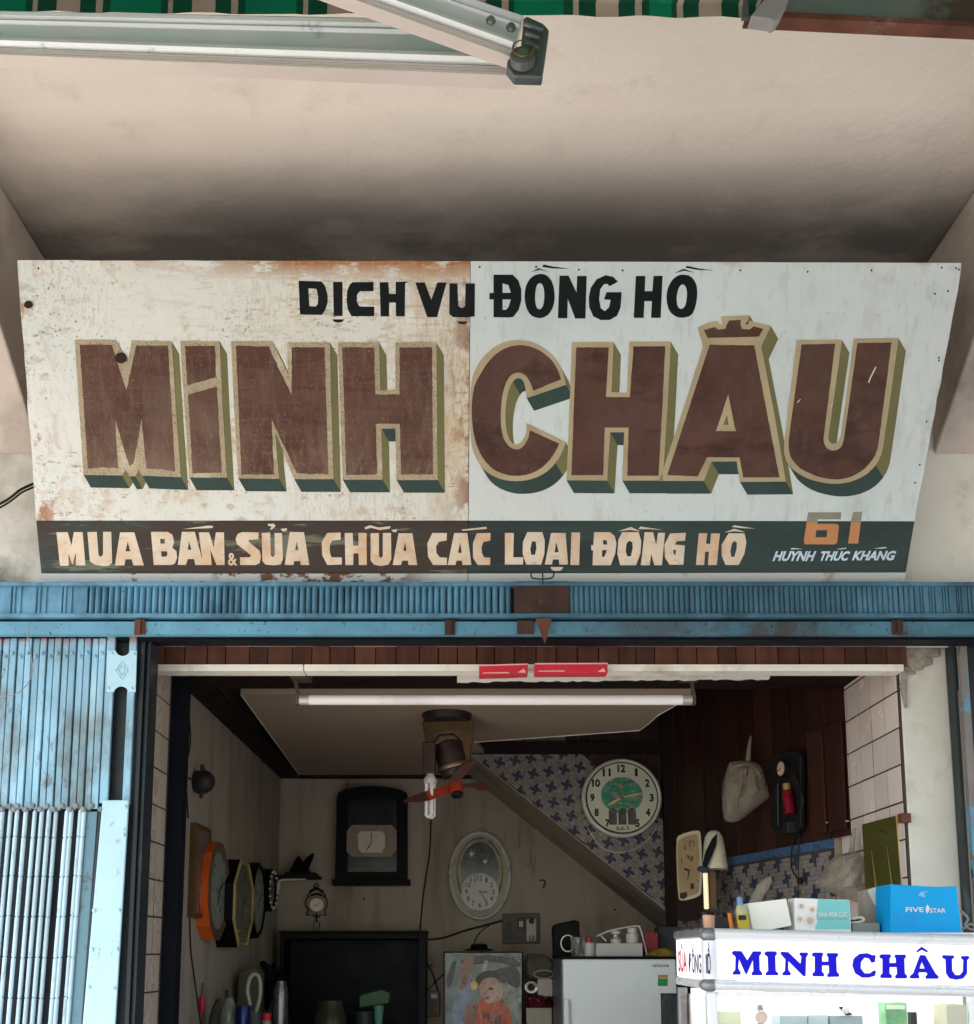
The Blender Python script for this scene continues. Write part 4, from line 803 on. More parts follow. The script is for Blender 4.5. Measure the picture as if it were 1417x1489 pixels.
# ================================================================ ledge boxes
m_red = mat('red_carton', (.62, .03, .05), .4, var=.1, vs=12); m_redp = mat('pale_carton_print', (.8, .45, .42), .5)
m_paper = mat('white_card', (.82, .80, .74), .6, var=.03)
def carton(x0, x1, y0, y1, lab, tilt):
    t = thing('carton', lab, 'carton', tuple(P((x0 + x1) / 2, y1, 3.08)), 'red cartons on the ledge')
    a = P(x0, y0 + tilt, 3.05); b = P(x1, y0, 3.05); c = P(x1, y1, 3.05); d = P(x0, y1 + tilt, 3.05)
    mb = MB(); mb.prism([a, b, c, d], (0, .045, 0)); mb.build('box', m_red, t, bevel=.0015)
    mb = MB(); mb.prism([a + V((0, -.001, 0)), b + V((0, -.001, 0)), b + V((0, -.001, -.004)), a + V((0, -.001, -.004))], (0, -.0005, 0)); mb.build('label_edge', m_redp, t)
    mb = MB(); hh = (a - d).length
    mb.prism([d + V((.01, -.001, hh * .18)), d + V((.09, -.001, hh * .18)), d + V((.085, -.001, hh * .30)), d + V((.012, -.001, hh * .26))], (0, -.0005, 0)); mb.build('print', m_redp, t); mb = MB(); mb.prism([c + V((-.03, -.001, hh * .12)), c + V((-.012, -.001, hh * .5)), c + V((-.006, -.001, hh * .12))], (0, -.0005, 0)); mb.build('print', m_redp, t)
carton(697, 768, 965, 980, 'short flat red carton on the white ledge, left one of two', 2)
carton(778, 884, 964, 979, 'long flat red carton on the white ledge, right one of two', .5)

# ================================================================ FLUORESCENT LAMP
fl = thing('fluorescent_lamp', 'bare fluorescent tube hanging on two holders under the ledge', 'lamp', tuple(P(720, 1018, 3.3)))
m_tube = mat('tube_glass', (.88, .84, .82), .22, var=.02, vs=2, bump=0, dirt_shade=[((.5, .42, .40), 3, .55, .2, (1, 1, 1), .5)])
m_holder = mat('holder_plastic', (.10, .07, .05), .5, var=.3)
YF = 3.28
pa = P(436, 1018, YF); pb = P(1006, 1018, YF)
mb = MB(); mb.tube([pa, pb], .0162, 16); mb.build('tube', m_tube, fl, smooth=True)
for p, s_ in ((pa, -1), (pb, 1)):
    mb = MB(); mb.tube([p, p - V((s_ * .03, 0, 0))], .0166, 16); mb.build('tube_cap', mat('tube_cap', (.55, .52, .48), .35, .5), fl, smooth=True)
    mb = MB(); mb.box(p.x - .006 + s_ * .006, YF - .012, p.z - .016, p.x + .006 + s_ * .006, YF + .012, p.z + .02); mb.tube([p + V((s_ * .006, 0, .015)), p + V((s_ * .01 - .005, .01, .06)), p + V((-.005, .03, .085))], .007, 6)
    mb.box(p.x - .03, YF - .02, p.z + .07, p.x + .03, YF + .06, p.z + .105); mb.build('holder', m_holder, fl, bevel=.002)
mb = MB(); mb.tube(curve([P(500, 998, 3.4), P(530, 990, 3.4), P(575, 985, 3.4), P(610, 980, 3.35)]), .0015, 5); mb.tube(curve([P(655, 978, 3.3), P(652, 985, 3.4), P(651, 994, 3.4)]), .0022, 5)
tag(mb.build('ceiling_wire', m_post), 'thin dark wires hanging under the soffit above the tube', 'wire')

# ================================================================ CEILING FAN
YFn = 4.15
fn = thing('ceiling_fan', 'small ceiling fan with orange red blades and a brown yoke', 'fan', tuple(P(650, 1045, YFn)))
m_yoke = mat('bronze_yoke', (.11, .06, .018), .45, .2, var=.35, vs=14); m_motor = mat('motor_dark', (.045, .022, .015), .5, .2, var=.4, vs=20)
m_blade = mat('blade_orange', (.42, .05, .025), .35, var=.15, vs=14, dirt_shade=[((.10, .03, .02), 14, .5, .15, (1, 1, 1), .6)])
m_bladed = mat('blade_grimy', (.09, .03, .025), .4, var=.3, vs=14)
def FP(x, y, o=0): return P(x, y, YFn + o)
mb = MB(); c = FP(650, 1049); mb.lathe([(.09, 0), (.095, .012), (.10, .02), (.1, .03)], c, (0, 0, 1), 28); mb.build('ceiling_rose', mat('rose_dark', (.02, .015, .015), .5), fn, smooth=True)
mb = MB(); mb.prism([FP(x, y) for x, y in [(614, 1048), (689, 1046), (688, 1072), (684, 1108), (676, 1112), (672, 1078), (660, 1066), (640, 1067), (630, 1080), (629, 1122), (620, 1120), (618, 1074)]], (0, .05, 0)); mb.build('yoke', m_yoke, fn, bevel=.006)
mb = MB(); ax = (FP(668, 1150) - FP(650, 1078)).normalized(); mb.lathe([(.03, 0), (.055, .01), (.06, .06), (.058, .10), (.062, .105), (.062, .115), (.055, .12), (.05, .145), (.03, .15)], FP(650, 1078, .02), ax, 26); mb.build('motor', m_motor, fn, smooth=True)
mb = MB(); mb.lathe([(.063, .1), (.065, .105), (.065, .112), (.063, .117)], FP(650, 1078, .02), ax, 26, cap=False); mb.build('motor_ring', mat('dull_brass', (.28, .2, .11), .4, .6), fn, smooth=True)
hub = FP(664, 1147, -.03)
mb = MB(); mb.lathe([(.026, -.03), (.03, 0), (.028, .025)], hub, (.12, -.45, -.9), 20); hb = mb.build('hub', m_blade, fn, smooth=True)
mb = MB(); mb.lathe([(.024, .0255), (.023, .034), (.016, .038), (.0001, .039)], hub, (.12, -.45, -.9), 20); mb.build('hub_cap', mat('black_cap', (.012, .012, .012), .4), hb, smooth=True)
def blade(px, ysh, m_, name='blade'):
    mb = MB(); top = []; 
    for k, (x, y, hw, o) in enumerate(px):
        c = P(x, y, YFn - .03 + o); top.append((c, hw))
    vs = []
    for i, (c, hw) in enumerate(top):
        t = (top[min(i + 1, len(top) - 1)][0] - top[max(i - 1, 0)][0]).normalized(); s_ = t.cross(V(ysh)).normalized()
        vs += [c + s_ * hw, c - s_ * hw, c - s_ * hw + V((0, .003, .003)), c + s_ * hw + V((0, .003, .003))]
    fs = []
    for i in range(len(top) - 1):
        for a, b in ((0, 1), (1, 2), (2, 3), (3, 0)): fs.append((4 * i + a, 4 * i + b, 4 * i + 4 + b, 4 * i + 4 + a))
    n_ = len(vs); fs += [(0, 1, 2, 3), (n_ - 4, n_ - 3, n_ - 2, n_ - 1)]
    mi = mb.add(vs, fs); 
    for k in range(len(mb.m)):
        if k // 4 >= 2 and k < len(mb.m) - 2: mb.m[k] = 1
    return mb.build(name, [m_, m_bladed], fn, smooth=True)
blade([(659, 1146, .014, 0), (640, 1152, .019, -.02), (622, 1158, .020, -.05), (605, 1162, .016, -.07), (588, 1166, .004, -.09)], (.1, -1, .35), m_blade)
blade([(657, 1137, .012, -.02), (668, 1126, .020, -.02), (680, 1115, .017, -.02), (693, 1107, .003, -.02)], (.3, -1, .3), m_bladed)
blade([(675, 1143, .006, -.02), (690, 1143, .010, -.02), (703, 1146, .016, -.02), (712, 1147, .003, -.02)], (0, -1, .2), m_bladed)
# energy saving bulb on its cord
cf = thing('tube_bulb', 'white multi tube energy saving bulb hanging beside the fan', 'bulb', tuple(P(627, 1190, 4.1)))
mb = MB(); c = P(626, 1133, 4.1); mb.lathe([(.014, .02), (.018, .01), (.026, 0), (.026, -.014), (.022, -.02)], c, (0, 0, 1), 18); mb.build('bulb_base', mat('bulb_ceramic', (.62, .57, .5), .35), cf, smooth=True)
mb = MB()
for a in range(4):
    q = V((math.cos(a * 1.57 + .4) * .016, math.sin(a * 1.57 + .4) * .016, 0)); 
    mb.tube([c + q + V((0, 0, -.018)), c + q + V((0, 0, -.145))], .0066, 8); 
for a in (0, 2):
    q1 = V((math.cos(a * 1.57 + .4) * .016, math.sin(a * 1.57 + .4) * .016, 0)); q2 = V((math.cos((a + 1) * 1.57 + .4) * .016, math.sin((a + 1) * 1.57 + .4) * .016, 0))
    mb.tube(curve([c + q1 + V((0, 0, -.143)), c + (q1 + q2) / 2 + V((0, 0, -.15)), c + q2 + V((0, 0, -.143))], 4), .0066, 8)
mb.build('bulb_tubes', m_tube, cf, smooth=True)
mb = MB(); mb.box(c.x - .03, 4.1 - .02, c.z + .02, c.x + .02, 4.14, c.z + .145); mb.build('lamp_holder', m_motor, cf, bevel=.006)
mb = MB(); mb.tube(curve([P(627, 1192, YB - .01), P(625, 1240, YB - .01), P(616, 1300, YB - .01), P(611, 1356, YB - .01)]), .0035, 6); mb.tube(curve([P(640, 1042, 4.4), P(645, 1026, 4.2)]), .003, 5)
tag(mb.build('power_cord', m_post), 'black power cord running down the back wall below the fan', 'cord')

# ================================================================ BACK WALL THINGS
YBk = YB - .002
m_blackw = mat('black_lacquer', (.002, .0025, .004), .5, var=.3, spec=.12); m_glassd = mat('dark_glass', (.012, .013, .017), .2, var=.1, bump=0, spec=.3); m_silver = mat('silver_rim', (.72, .70, .62), .3, .25, var=.06)
m_dial = mat('dial_cream', (.62, .58, .47), .5, var=.05); m_dialg = mat('dial_green_white', (.66, .70, .54), .5, var=.05); m_hand = mat('hand_black', (.012, .012, .012), .4); m_gold = mat('gold_trim', (.50, .36, .13), .35, .4, var=.1); m_hgold = mat('hand_gold', (.85, .62, .25), .35, var=.05); m_num = mat('numeral_ink', (.02, .02, .02), .5)
def xz(px, py, Y): return P(px, py, Y)
def numerals(par, c, r_, hgt, m_, skip=(), Y_=None, e1=V((1, 0, 0)), e2=V((0, 0, 1)), n=V((0, -1, 0)), sub={}, sx=1, bold=.02):
    for k in range(1, 13):
        if k in skip: continue
        s_ = str(k); a = R(90 - 30 * k); p = c + e1 * (r_ * sx * math.cos(a)) + e2 * (r_ * math.sin(a)); wd = hgt * (.55 if len(s_) == 1 and k != 1 else (.35 if k == 1 else 1.0))
        mb = MB(); text(mb, s_, p - e1 * wd / 2 - e2 * hgt / 2 + n * .0006, e1, e2, wd, hgt, 0, bold); mb.build('numeral', m_, par, recalc=False)
def hand(par, c, ang, ln, wd, m_, e1=V((1, 0, 0)), e2=V((0, 0, 1)), n=V((0, -1, 0))):
    a = R(90 - ang); d = e1 * math.cos(a) + e2 * math.sin(a); s_ = d.cross(n)
    mb = MB(); mb.prism([c - d * ln * .12 - s_ * wd * .5 + n * .003, c - d * ln * .12 + s_ * wd * .5 + n * .003, c + d * ln * .6 + s_ * wd + n * .003, c + d * ln + n * .003, c + d * ln * .6 - s_ * wd + n * .003], n * .0015); return mb.build('hand', m_, par)
# black arched cabinet clock
t = thing('cabinet_clock', 'large black arched cabinet clock with an octagonal cream dial on the back wall', 'clock', tuple(P(540, 1285, YBk)))
oc = [(487, 1284), (490, 1160), (492, 1153)] + [(492 + (592 - 492) * i / 12, 1153 - 10 * math.sin(math.pi * i / 12) ** .6) for i in range(1, 12)] + [(592, 1153), (592, 1284)]
mb = MB(); mb.prism([P(x, y, YBk - .09) for x, y in oc], (0, .09, 0)); mb.build('case', m_blackw, t, bevel=.004)
mb = MB(); mb.box(P(483, 1284, YBk - .1).x, YBk - .11, P(483, 1287, YBk - .1).z, P(596, 1284, YBk - .1).x, YBk, P(483, 1279, YBk - .1).z); mb.build('base_moulding', m_blackw, t, bevel=.002)
ip = [(506, 1268), (507, 1166), (512, 1162), (572, 1162), (577, 1166), (577, 1268)]
mb = MB(); mb.prism([P(x, y, YBk - .0905) for x, y in ip], (0, -.002, 0)); mb.build('glass', m_glassd, t)
mb = MB(); mb.prism([P(x, y, YBk - .0927) for x, y in [(505, 1208), (512, 1200), (570, 1200), (577, 1208), (577, 1237), (568, 1246), (512, 1246), (504, 1238)]], (0, -.001, 0)); dl = mb.build('dial', mat('dial_tan', (.26, .22, .16), .5, var=.15, vs=30), t)
mb = MB(); mb.prism([P(x, y, YBk - .0942) for x, y in [(521, 1213), (526, 1209), (556, 1209), (560, 1214), (560, 1232), (555, 1240), (526, 1240), (521, 1234)]], (0, -.001, 0)); mb.build('dial_centre', m_dial, dl)
cc = P(540, 1226, YBk - .096); hand(t, cc, 2, .065, .0022, m_hand); hand(t, cc, 212, .05, .0026, m_hand)
# oval clock
t = thing('oval_clock', 'tall oval silver rimmed clock with a small round dial at its bottom', 'clock', tuple(P(698, 1338, YBk)))
oc_c = P(698, 1273, YBk - .03); rw = .5 * (P(744, 1273, YBk).x - P(652, 1273, YBk).x); rh = .5 * (P(698, 1208, YBk).z - P(698, 1338, YBk).z)
def ellp(c, a, b, off, n=40, e1=V((1, 0, 0)), e2=V((0, 0, 1)), nn=V((0, -1, 0))): return [c + e1 * a * math.cos(2 * math.pi * i / n) + e2 * b * math.sin(2 * math.pi * i / n) + nn * off for i in range(n)]
def ering(par, c, specs, name, m_, n=40, e1=V((1, 0, 0)), e2=V((0, 0, 1)), nn=V((0, -1, 0)), close=False):
    mb = MB(); rings = [ellp(c, a, b, o, n, e1, e2, nn) for a, b, o in specs]; vs = [p for r_ in rings for p in r_]; fs = []
    for k in range(len(rings) - 1):
        for i in range(n): j = (i + 1) % n; fs.append((k * n + i, k * n + j, (k + 1) * n + j, (k + 1) * n + i))
    if close: fs.append(list(range((len(rings) - 1) * n, len(rings) * n)))
    mb.add(vs, fs); return mb.build(name, m_, par, smooth=True)
ering(t, oc_c, [(rw, rh, -.028), (rw, rh, -.01), (rw * .97, rh * .98, .01), (rw * .93, rh * .95, .014), (rw * .89, rh * .92, .008), (rw * .87, rh * .90, -.002)], 'rim', m_silver)
ering(t, oc_c, [(rw * .88, rh * .91, 0), (rw * .5, rh * .5, 0.0002)], 'back_plate', mat('oval_back', (.26, .26, .21), .35, var=.3, vs=20), close=True)
ering(t, oc_c + V((0, 0, .012)), [(rw * .74, rh * .80, .001), (rw * .72, rh * .785, .006), (rw * .69, rh * .765, .001)], 'inner_ring', mat('brass_line', (.6, .48, .2), .25, .8))
ering(t, oc_c + V((0, 0, .03)), [(rw * .6, rh * .62, .001), (rw * .1, rh * .1, .0015)], 'window', mat('smoked_window', (.07, .08, .075), .15, var=.4, vs=25, bump=0), close=True)
dc = P(698, 1297, YBk - .034); rd = .5 * (P(725, 1297, YBk).x - P(671, 1297, YBk).x)
ering(t, dc, [(rd, rd, .002), (rd, rd, .012), (rd * .93, rd * .93, .014), (rd * .9, rd * .9, .008)], 'dial_rim', m_silver)
dl = ering(t, dc, [(rd * .91, rd * .91, .007), (rd * .1, rd * .1, .0072)], 'dial', mat('dial_grey', (.55, .55, .49), .45), close=True)
numerals(dl, dc + V((0, -.008, 0)), rd * .72, rd * .26, m_num, bold=.01)
hand(t, dc + V((0, -.008, 0)), 95, rd * .5, .003, m_hand); hand(t, dc + V((0, -.008, 0)), 145, rd * .8, .0025, m_hand)
m_crys = mat('crystal', (.8, .8, .75), .1, var=.1, vs=60)
for a, b in ((686, 1242), (706, 1253)):
    q = P(a, b, YBk - .045); mb = MB(); mb.ball(q, .011, 0, 8)
    for k in range(8): mb.tube([q, q + V((math.cos(k * .785) * .024, -.003, math.sin(k * .785) * .024)) * (1 if b < 1250 else .6)], .0022, 5, r2=.0006)
    mb.build('crystal_flower', m_crys, t)
# small ornate clock
t = thing('ornate_clock', 'small black wrought clock with a round white dial above the dark cabinet', 'clock', tuple(P(460, 1355, YBk)))
c0 = P(460.5, 1316, YBk - .02); mb = MB()
def scroll(px, r_=.0028): mb.tube(curve([P(a, b, YBk - .02) for a, b in px]), r_, 6)
for s_ in (-1, 1):
    scroll([(460.5 + s_ * 2, 1290), (460.5 + s_ * 5, 1295), (460.5 + s_ * 9, 1299), (460.5 + s_ * 13, 1302), (460.5 + s_ * 10, 1306)])
    scroll([(460.5 + s_ * 11, 1303), (460.5 + s_ * 15, 1309), (460.5 + s_ * 16, 1316), (460.5 + s_ * 12, 1324), (460.5 + s_ * 14, 1330), (460.5 + s_ * 9, 1331)])
    scroll([(460.5 + s_ * 6, 1329), (460.5 + s_ * 3, 1334), (460.5, 1330)]); scroll([(460.5, 1338), (460.5 + s_ * 4, 1343), (460.5 + s_ * 4, 1350), (460.5, 1355)], .0018)
    scroll([(460.5, 1284), (460.5 + s_ * 3, 1288), (460.5, 1292)])
scroll([(450, 1297), (460.5, 1293), (471, 1297)], .005); scroll([(452, 1303), (460.5, 1300), (469, 1303)], .005); scroll([(460.5, 1326), (460.5, 1340)], .003)
mb.build('scrollwork', m_blackw, t, smooth=True)
rd = .5 * (P(470.5, 1316, YBk).x - P(450.5, 1316, YBk).x)
ering(t, c0, [(rd * 1.1, rd * 1.1, -.01), (rd * 1.1, rd * 1.1, .008), (rd * .95, rd * .95, .01)], 'bezel', m_gold, 24)
ering(t, c0, [(rd * .96, rd * .96, .007), (rd * .1, rd * .1, .0072)], 'dial', mat('dial_pink_white', (.85, .74, .62), .4), 24, close=True)
hand(t, c0 + V((0, -.008, 0)), 62, rd * .6, .0015, m_hand); hand(t, c0 + V((0, -.008, 0)), 240, rd * .5, .0015, m_hand)
# corner shelf with a figurine
t = thing('corner_shelf', 'short white shelf in the far left corner of the back wall', 'shelf', tuple(P(430, 1280, YBk)))
mb = MB(); mb.box(XWL + .01, YBk - .18, P(430, 1277, 5.5).z, P(463, 1277, 5.5).x, YBk, P(430, 1273, 5.5).z); mb.build('board', m_darkwood, t, bevel=.001)
mb = MB(); mb.tube(curve([P(404, 1300, 5.55), P(406, 1285, 5.55), P(412, 1279.5, 5.55), P(445, 1278.5, 5.55)]), .006, 6); mb.build('support', m_whitestrip, t)
mb = MB(); zz = P(430, 1273, 5.5).z
puff(mb, smoothloop([P(a, b, 5.52) for a, b in [(418, 1273), (424, 1262), (428, 1252), (434, 1243), (438, 1250), (443, 1254), (452, 1243), (458, 1239), (455, 1250), (450, 1262), (449, 1269), (456, 1273)]], 1), .035, rough=.35)
mb.box(P(416, 1273, 5.5).x, 5.46, zz, P(460, 1273, 5.5).x, 5.57, zz + .012)
tag(mb.build('figurine', m_blackw), 'small dark carved figurine standing on the corner shelf', 'figurine')
# dark cabinet
t = thing('wall_cabinet', 'dark glass fronted cabinet against the back wall under the ornate clock', 'cabinet', tuple(P(513, 1600, YBk)))
m_cab = mat('cabinet_black', (.003, .004, .006), .5, spec=.15)
ca = P(408, 1357, YBk - .22); cb = P(620, 1357, YBk - .22)
mb = MB(); mb.box(ca.x, YBk - .22, .9, ca.x + .02, YBk, ca.z); mb.box(cb.x - .04, YBk - .22, .9, cb.x, YBk, cb.z); mb.box(ca.x + .02, YBk - .22, ca.z - .03, cb.x - .04, YBk, ca.z); mb.box(ca.x + .02, YBk - .03, .9, cb.x - .04, YBk, ca.z - .03); mb.box(ca.x + .02, YBk - .22, .9, cb.x - .04, YBk - .03, .93)
mb.build('case', m_cab, t, bevel=.003)
mb = MB(); mb.box(ca.x + .02, YBk - .2, 1.2, cb.x - .04, YBk - .03, 1.215); mb.build('shelf', m_cab, t)
mb = MB(); mb.box(ca.x - .01, YBk - .23, ca.z + .0005, cb.x + .005, YBk, ca.z + .012); mb.build('top_board', m_darkwood, t, bevel=.002)
# switch board
t = thing('switchboard', 'grey electric board with switches and a white socket beside the oval clock', 'switchboard', tuple(P(758, 1373, YBk)))
mb = MB(); mb.prism([P(x, y, YBk - .02) for x, y in [(731, 1329), (785, 1328), (785, 1372), (731, 1373)]], (0, .02, 0)); mb.build('board', mat('board_grey', (.10, .09, .07), .6, var=.2), t, bevel=.003)
m_sw = mat('switch_black', (.02, .018, .018), .4); m_sock = mat('socket_white', (.5, .46, .38), .45)
for a, b, c_, d, m_ in ((736, 1343, 743, 1367, m_sw), (753, 1335, 763, 1354, m_sw), (766, 1337, 780, 1369, m_sock)):
    mb = MB(); mb.prism([P(x, y, YBk - .021) for x, y in [(a, b), (c_, b), (c_, d), (a, d)]], (0, -.012, 0)); mb.build('switch' if m_ is m_sw else 'socket', m_, t, bevel=.002)
mb = MB(); mb.prism([P(x, y, YBk - .034) for x, y in [(755, 1340), (761, 1340), (761, 1348), (755, 1348)]], (0, -.003, 0)); mb.build('switch_rocker', m_sock, t)
for a, b in ((773, 1340), (773, 1364)):
    mb = MB(); mb.lathe([(.014, 0), (.013, .02), (.006, .03)], P(a, b, YBk - .034), (0, -1, 0), 12); mb.build('plug', m_sw if b < 1350 else m_sock, t, smooth=True)
cabm = mat('cable_black', (.015, .014, .013), .6)
def cable(pts, r_, lab, Y=YBk - .01, m_=cabm, cat='cable'):
    mb = MB(); mb.tube(curve([P(a, b, Y) if len((a, b)) == 2 else None for a, b in pts]), r_, 6); return tag(mb.build('cable', m_, smooth=True), lab, cat)
cable([(620, 1367), (645, 1364), (675, 1354), (705, 1346), (731, 1339)], .0055, 'thick black cable running from the dark cabinet to the switchboard')
cable([(712, 1346), (703, 1352), (694, 1362), (690, 1372)], .0028, 'thin dark cable dropping from the thick cable towards the picture')
cable([(774, 1370), (775, 1380), (777, 1390)], .003, 'pale cord hanging from the white wall socket', m_=m_sock)
cable([(622, 1402), (630, 1418), (636, 1438), (638, 1446)], .0045, 'black cord looping down right of the dark cabinet')
cable([(646, 1416), (634, 1428), (622, 1440)], .0035, 'short black cord slanting behind the picture frame')
t = thing('socket_box', 'small brown wall socket box between the dark cabinet and the picture', 'socket box', tuple(P(630, 1478, YBk)))
mb = MB(); mb.prism([P(x, y, YBk - .03) for x, y in [(621, 1441), (640, 1441), (640, 1479), (621, 1479)]], (0, .03, 0)); mb.build('box', mat('brown_bakelite', (.09, .055, .03), .4), t, bevel=.003)
ering(t, P(629.5, 1470, YBk - .031), [(.024, .024, .001), (.022, .022, .004), (.019, .019, .001)], 'ring', m_gold, 18)
mb = MB(); mb.prism([P(x, y, YBk - .031) for x, y in [(627, 1446), (636, 1446), (636, 1452), (627, 1452)]], (0, -.004, 0)); mb.build('fuse', m_paper, t)
mb = MB(); mb.tube(curve([P(785, 1281, YBk - .01), P(791, 1280, YBk - .02), P(793, 1284, YBk - .02), P(790, 1292, YBk - .015)]), .0035, 6); tag(mb.build('wall_hook', m_rust), 'small rusty hook in the back wall right of the oval clock', 'hook')
for i, (a, b, l_) in enumerate(((530, 1308, 'nail in the back wall right above the dark cabinet'), (894, 1323, 'nail in the back wall under the stair slope'), (628, 1404, 'nail beside the right edge of the dark cabinet'))):
    mb = MB(); mb.lathe([(.004, 0), (.004, .012), (.006, .013), (.001, .014)], P(a, b, YBk), (0, -1, 0), 8); tag(mb.build('nail', m_hand), l_, 'nail')
# picture frame
YPc = 5.25
t = thing('framed_picture', 'large glossy picture of a person in orange standing on the cabinet', 'picture', tuple(P(703, 1560, YPc)))
mb = MB(); mb.prism([P(x, y, YPc) for x, y in [(645, 1384), (761, 1384), (760, 1600), (646, 1600)]], (0, .03, 0)); mb.build('frame', m_blackw, t, bevel=.002)
def flatpx(par, name, pts, m_, Y, sm_=0):
    l = [P(x, y, Y) for x, y in pts]; l = smoothloop(l, sm_) if sm_ else l; mb = MB(); mb.flat([l]); return mb.build(name, m_, par)
m_pbg = mat('print_backdrop', (.22, .27, .25), .12, var=.35, vs=14, bump=0, dirt_shade=[((.5, .52, .5), 9, .58, .1), ((.06, .07, .06), 12, .58, .08)])
pr = flatpx(t, 'print', [(647, 1386), (759, 1386), (758, 1598), (648, 1598)], m_pbg, YPc - .001)
flatpx(pr, 'print_cloth', [(655, 1489), (662, 1440), (672, 1415), (690, 1420), (688, 1450), (676, 1480), (672, 1598), (652, 1598)], mat('print_blue', (.30, .36, .46), .12, var=.3, vs=24, bump=0, dirt_shade=[((.30, .33, .31), 16, .54, .08, (1, 1, .5), .8), ((.05, .045, .04), 22, .56, .07, (1, 1, .6), .85)]), YPc - .002, 1)
flatpx(pr, 'print_robe', [(685, 1489), (692, 1462), (700, 1452), (725, 1450), (738, 1460), (747, 1489), (750, 1598), (668, 1598)], mat('print_orange', (.62, .12, .04), .12, var=.3, vs=24, bump=0, dirt_shade=[((.30, .33, .31), 16, .54, .08, (1, 1, .5), .8), ((.05, .045, .04), 22, .56, .07, (1, 1, .6), .85)]), YPc - .003, 1)
flatpx(pr, 'print_arm', [(664, 1440), (672, 1400), (684, 1386), (692, 1392), (684, 1412), (678, 1440)], mat('print_skin', (.36, .2, .15), .12, var=.3, vs=24, bump=0, dirt_shade=[((.30, .33, .31), 16, .54, .08, (1, 1, .5), .8), ((.05, .045, .04), 22, .56, .07, (1, 1, .6), .85)]), YPc - .003, 1)
flatpx(pr, 'print_face', [(697, 1430), (704, 1420), (716, 1418), (726, 1426), (729, 1440), (722, 1453), (708, 1456), (698, 1448)], mat('print_skin_light', (.52, .33, .24), .12, var=.3, vs=24, bump=0, dirt_shade=[((.30, .33, .31), 16, .54, .08, (1, 1, .5), .8), ((.05, .045, .04), 22, .56, .07, (1, 1, .6), .85)]), YPc - .004, 2)
flatpx(pr, 'print_hat', [(690, 1432), (694, 1418), (708, 1411), (722, 1413), (728, 1424), (716, 1421), (702, 1424), (697, 1434)], mat('print_dark', (.06, .045, .04), .15, bump=0), YPc - .005, 1)
flatpx(pr, 'print_shoulder', [(715, 1452), (730, 1424), (752, 1440), (756, 1489), (745, 1470), (735, 1458)], mat('print_green', (.33, .36, .27), .12, var=.3, vs=24, bump=0, dirt_shade=[((.30, .33, .31), 16, .54, .08, (1, 1, .5), .8), ((.05, .045, .04), 22, .56, .07, (1, 1, .6), .85)]), YPc - .0025, 1)
flatpx(pr, 'print_glare', [(704, 1447), (727, 1424), (733, 1450), (722, 1457), (706, 1460)], mat('print_skin_glare', (.62, .44, .33), .12, var=.3, vs=24, bump=0, dirt_shade=[((.30, .33, .31), 16, .54, .08, (1, 1, .5), .8), ((.05, .045, .04), 22, .56, .07, (1, 1, .6), .85)]), YPc - .0045, 1)  # pale patch by the face is a reflection painted over the print
flatpx(pr, 'print_eye', [(709, 1439), (714, 1436), (719, 1438), (714, 1440)], m_num, YPc - .0055, 1); flatpx(pr, 'print_lips', [(705, 1451), (710, 1449), (713, 1451), (708, 1454)], mat('print_lip', (.35, .04, .03), .2, bump=0), YPc - .0055, 1)
for q_ in ([(662, 1400), (700, 1388), (740, 1392), (758, 1400), (756, 1408), (720, 1398), (690, 1404)], [(695, 1420), (740, 1404), (757, 1410), (757, 1440), (738, 1430)], [(700, 1410), (706, 1396), (711, 1398), (704, 1420)], [(648, 1430), (655, 1405), (662, 1395), (664, 1402), (655, 1440)]):
    flatpx(pr, 'print_foliage', q_, random.choice([mat('print_mist', (.40, .46, .43), .15, var=.4, vs=40, bump=0), mat('print_shadow', (.07, .08, .075), .15, var=.5, vs=40, bump=0)]), YPc - .0018, 1)
flatpx(pr, 'print_child', [(672, 1489), (676, 1468), (684, 1458), (693, 1466), (694, 1489), (692, 1500)], mat('print_child_skin', (.34, .15, .10), .12, var=.3, vs=24, bump=0, dirt_shade=[((.30, .33, .31), 16, .54, .08, (1, 1, .5), .8), ((.05, .045, .04), 22, .56, .07, (1, 1, .6), .85)]), YPc - .0042, 1)
flatpx(pr, 'print_flower', [(684, 1430), (690, 1425), (696, 1432), (693, 1440), (686, 1440)], mat('print_yellow', (.85, .62, .15), .15, bump=0), YPc - .006, 1)
mb = MB()
for a in range(14): q = P(696 + a * .4, 1455 + a * 3, YPc - .0055); mb.ball(q, .0035, 0, 6, (1, .2, 1)); q = P(722 - a * .9, 1456 + a * 2.6, YPc - .0055); mb.ball(q, .003, 0, 6, (1, .2, 1))
stuff(mb.build('print_beads', mat('print_bead', (.7, .45, .25), .3), pr))
mb = MB(); c = P(697, 1383, YPc + .015); mb.lathe([(.07, 0), (.072, .006), (.045, .012), (.04, .03), (.02, .036)], c, (0, 0, 1), 20); tag(mb.build('clock_part', m_blackw, smooth=True), 'dark dish lying on top of the picture frame', 'dish')
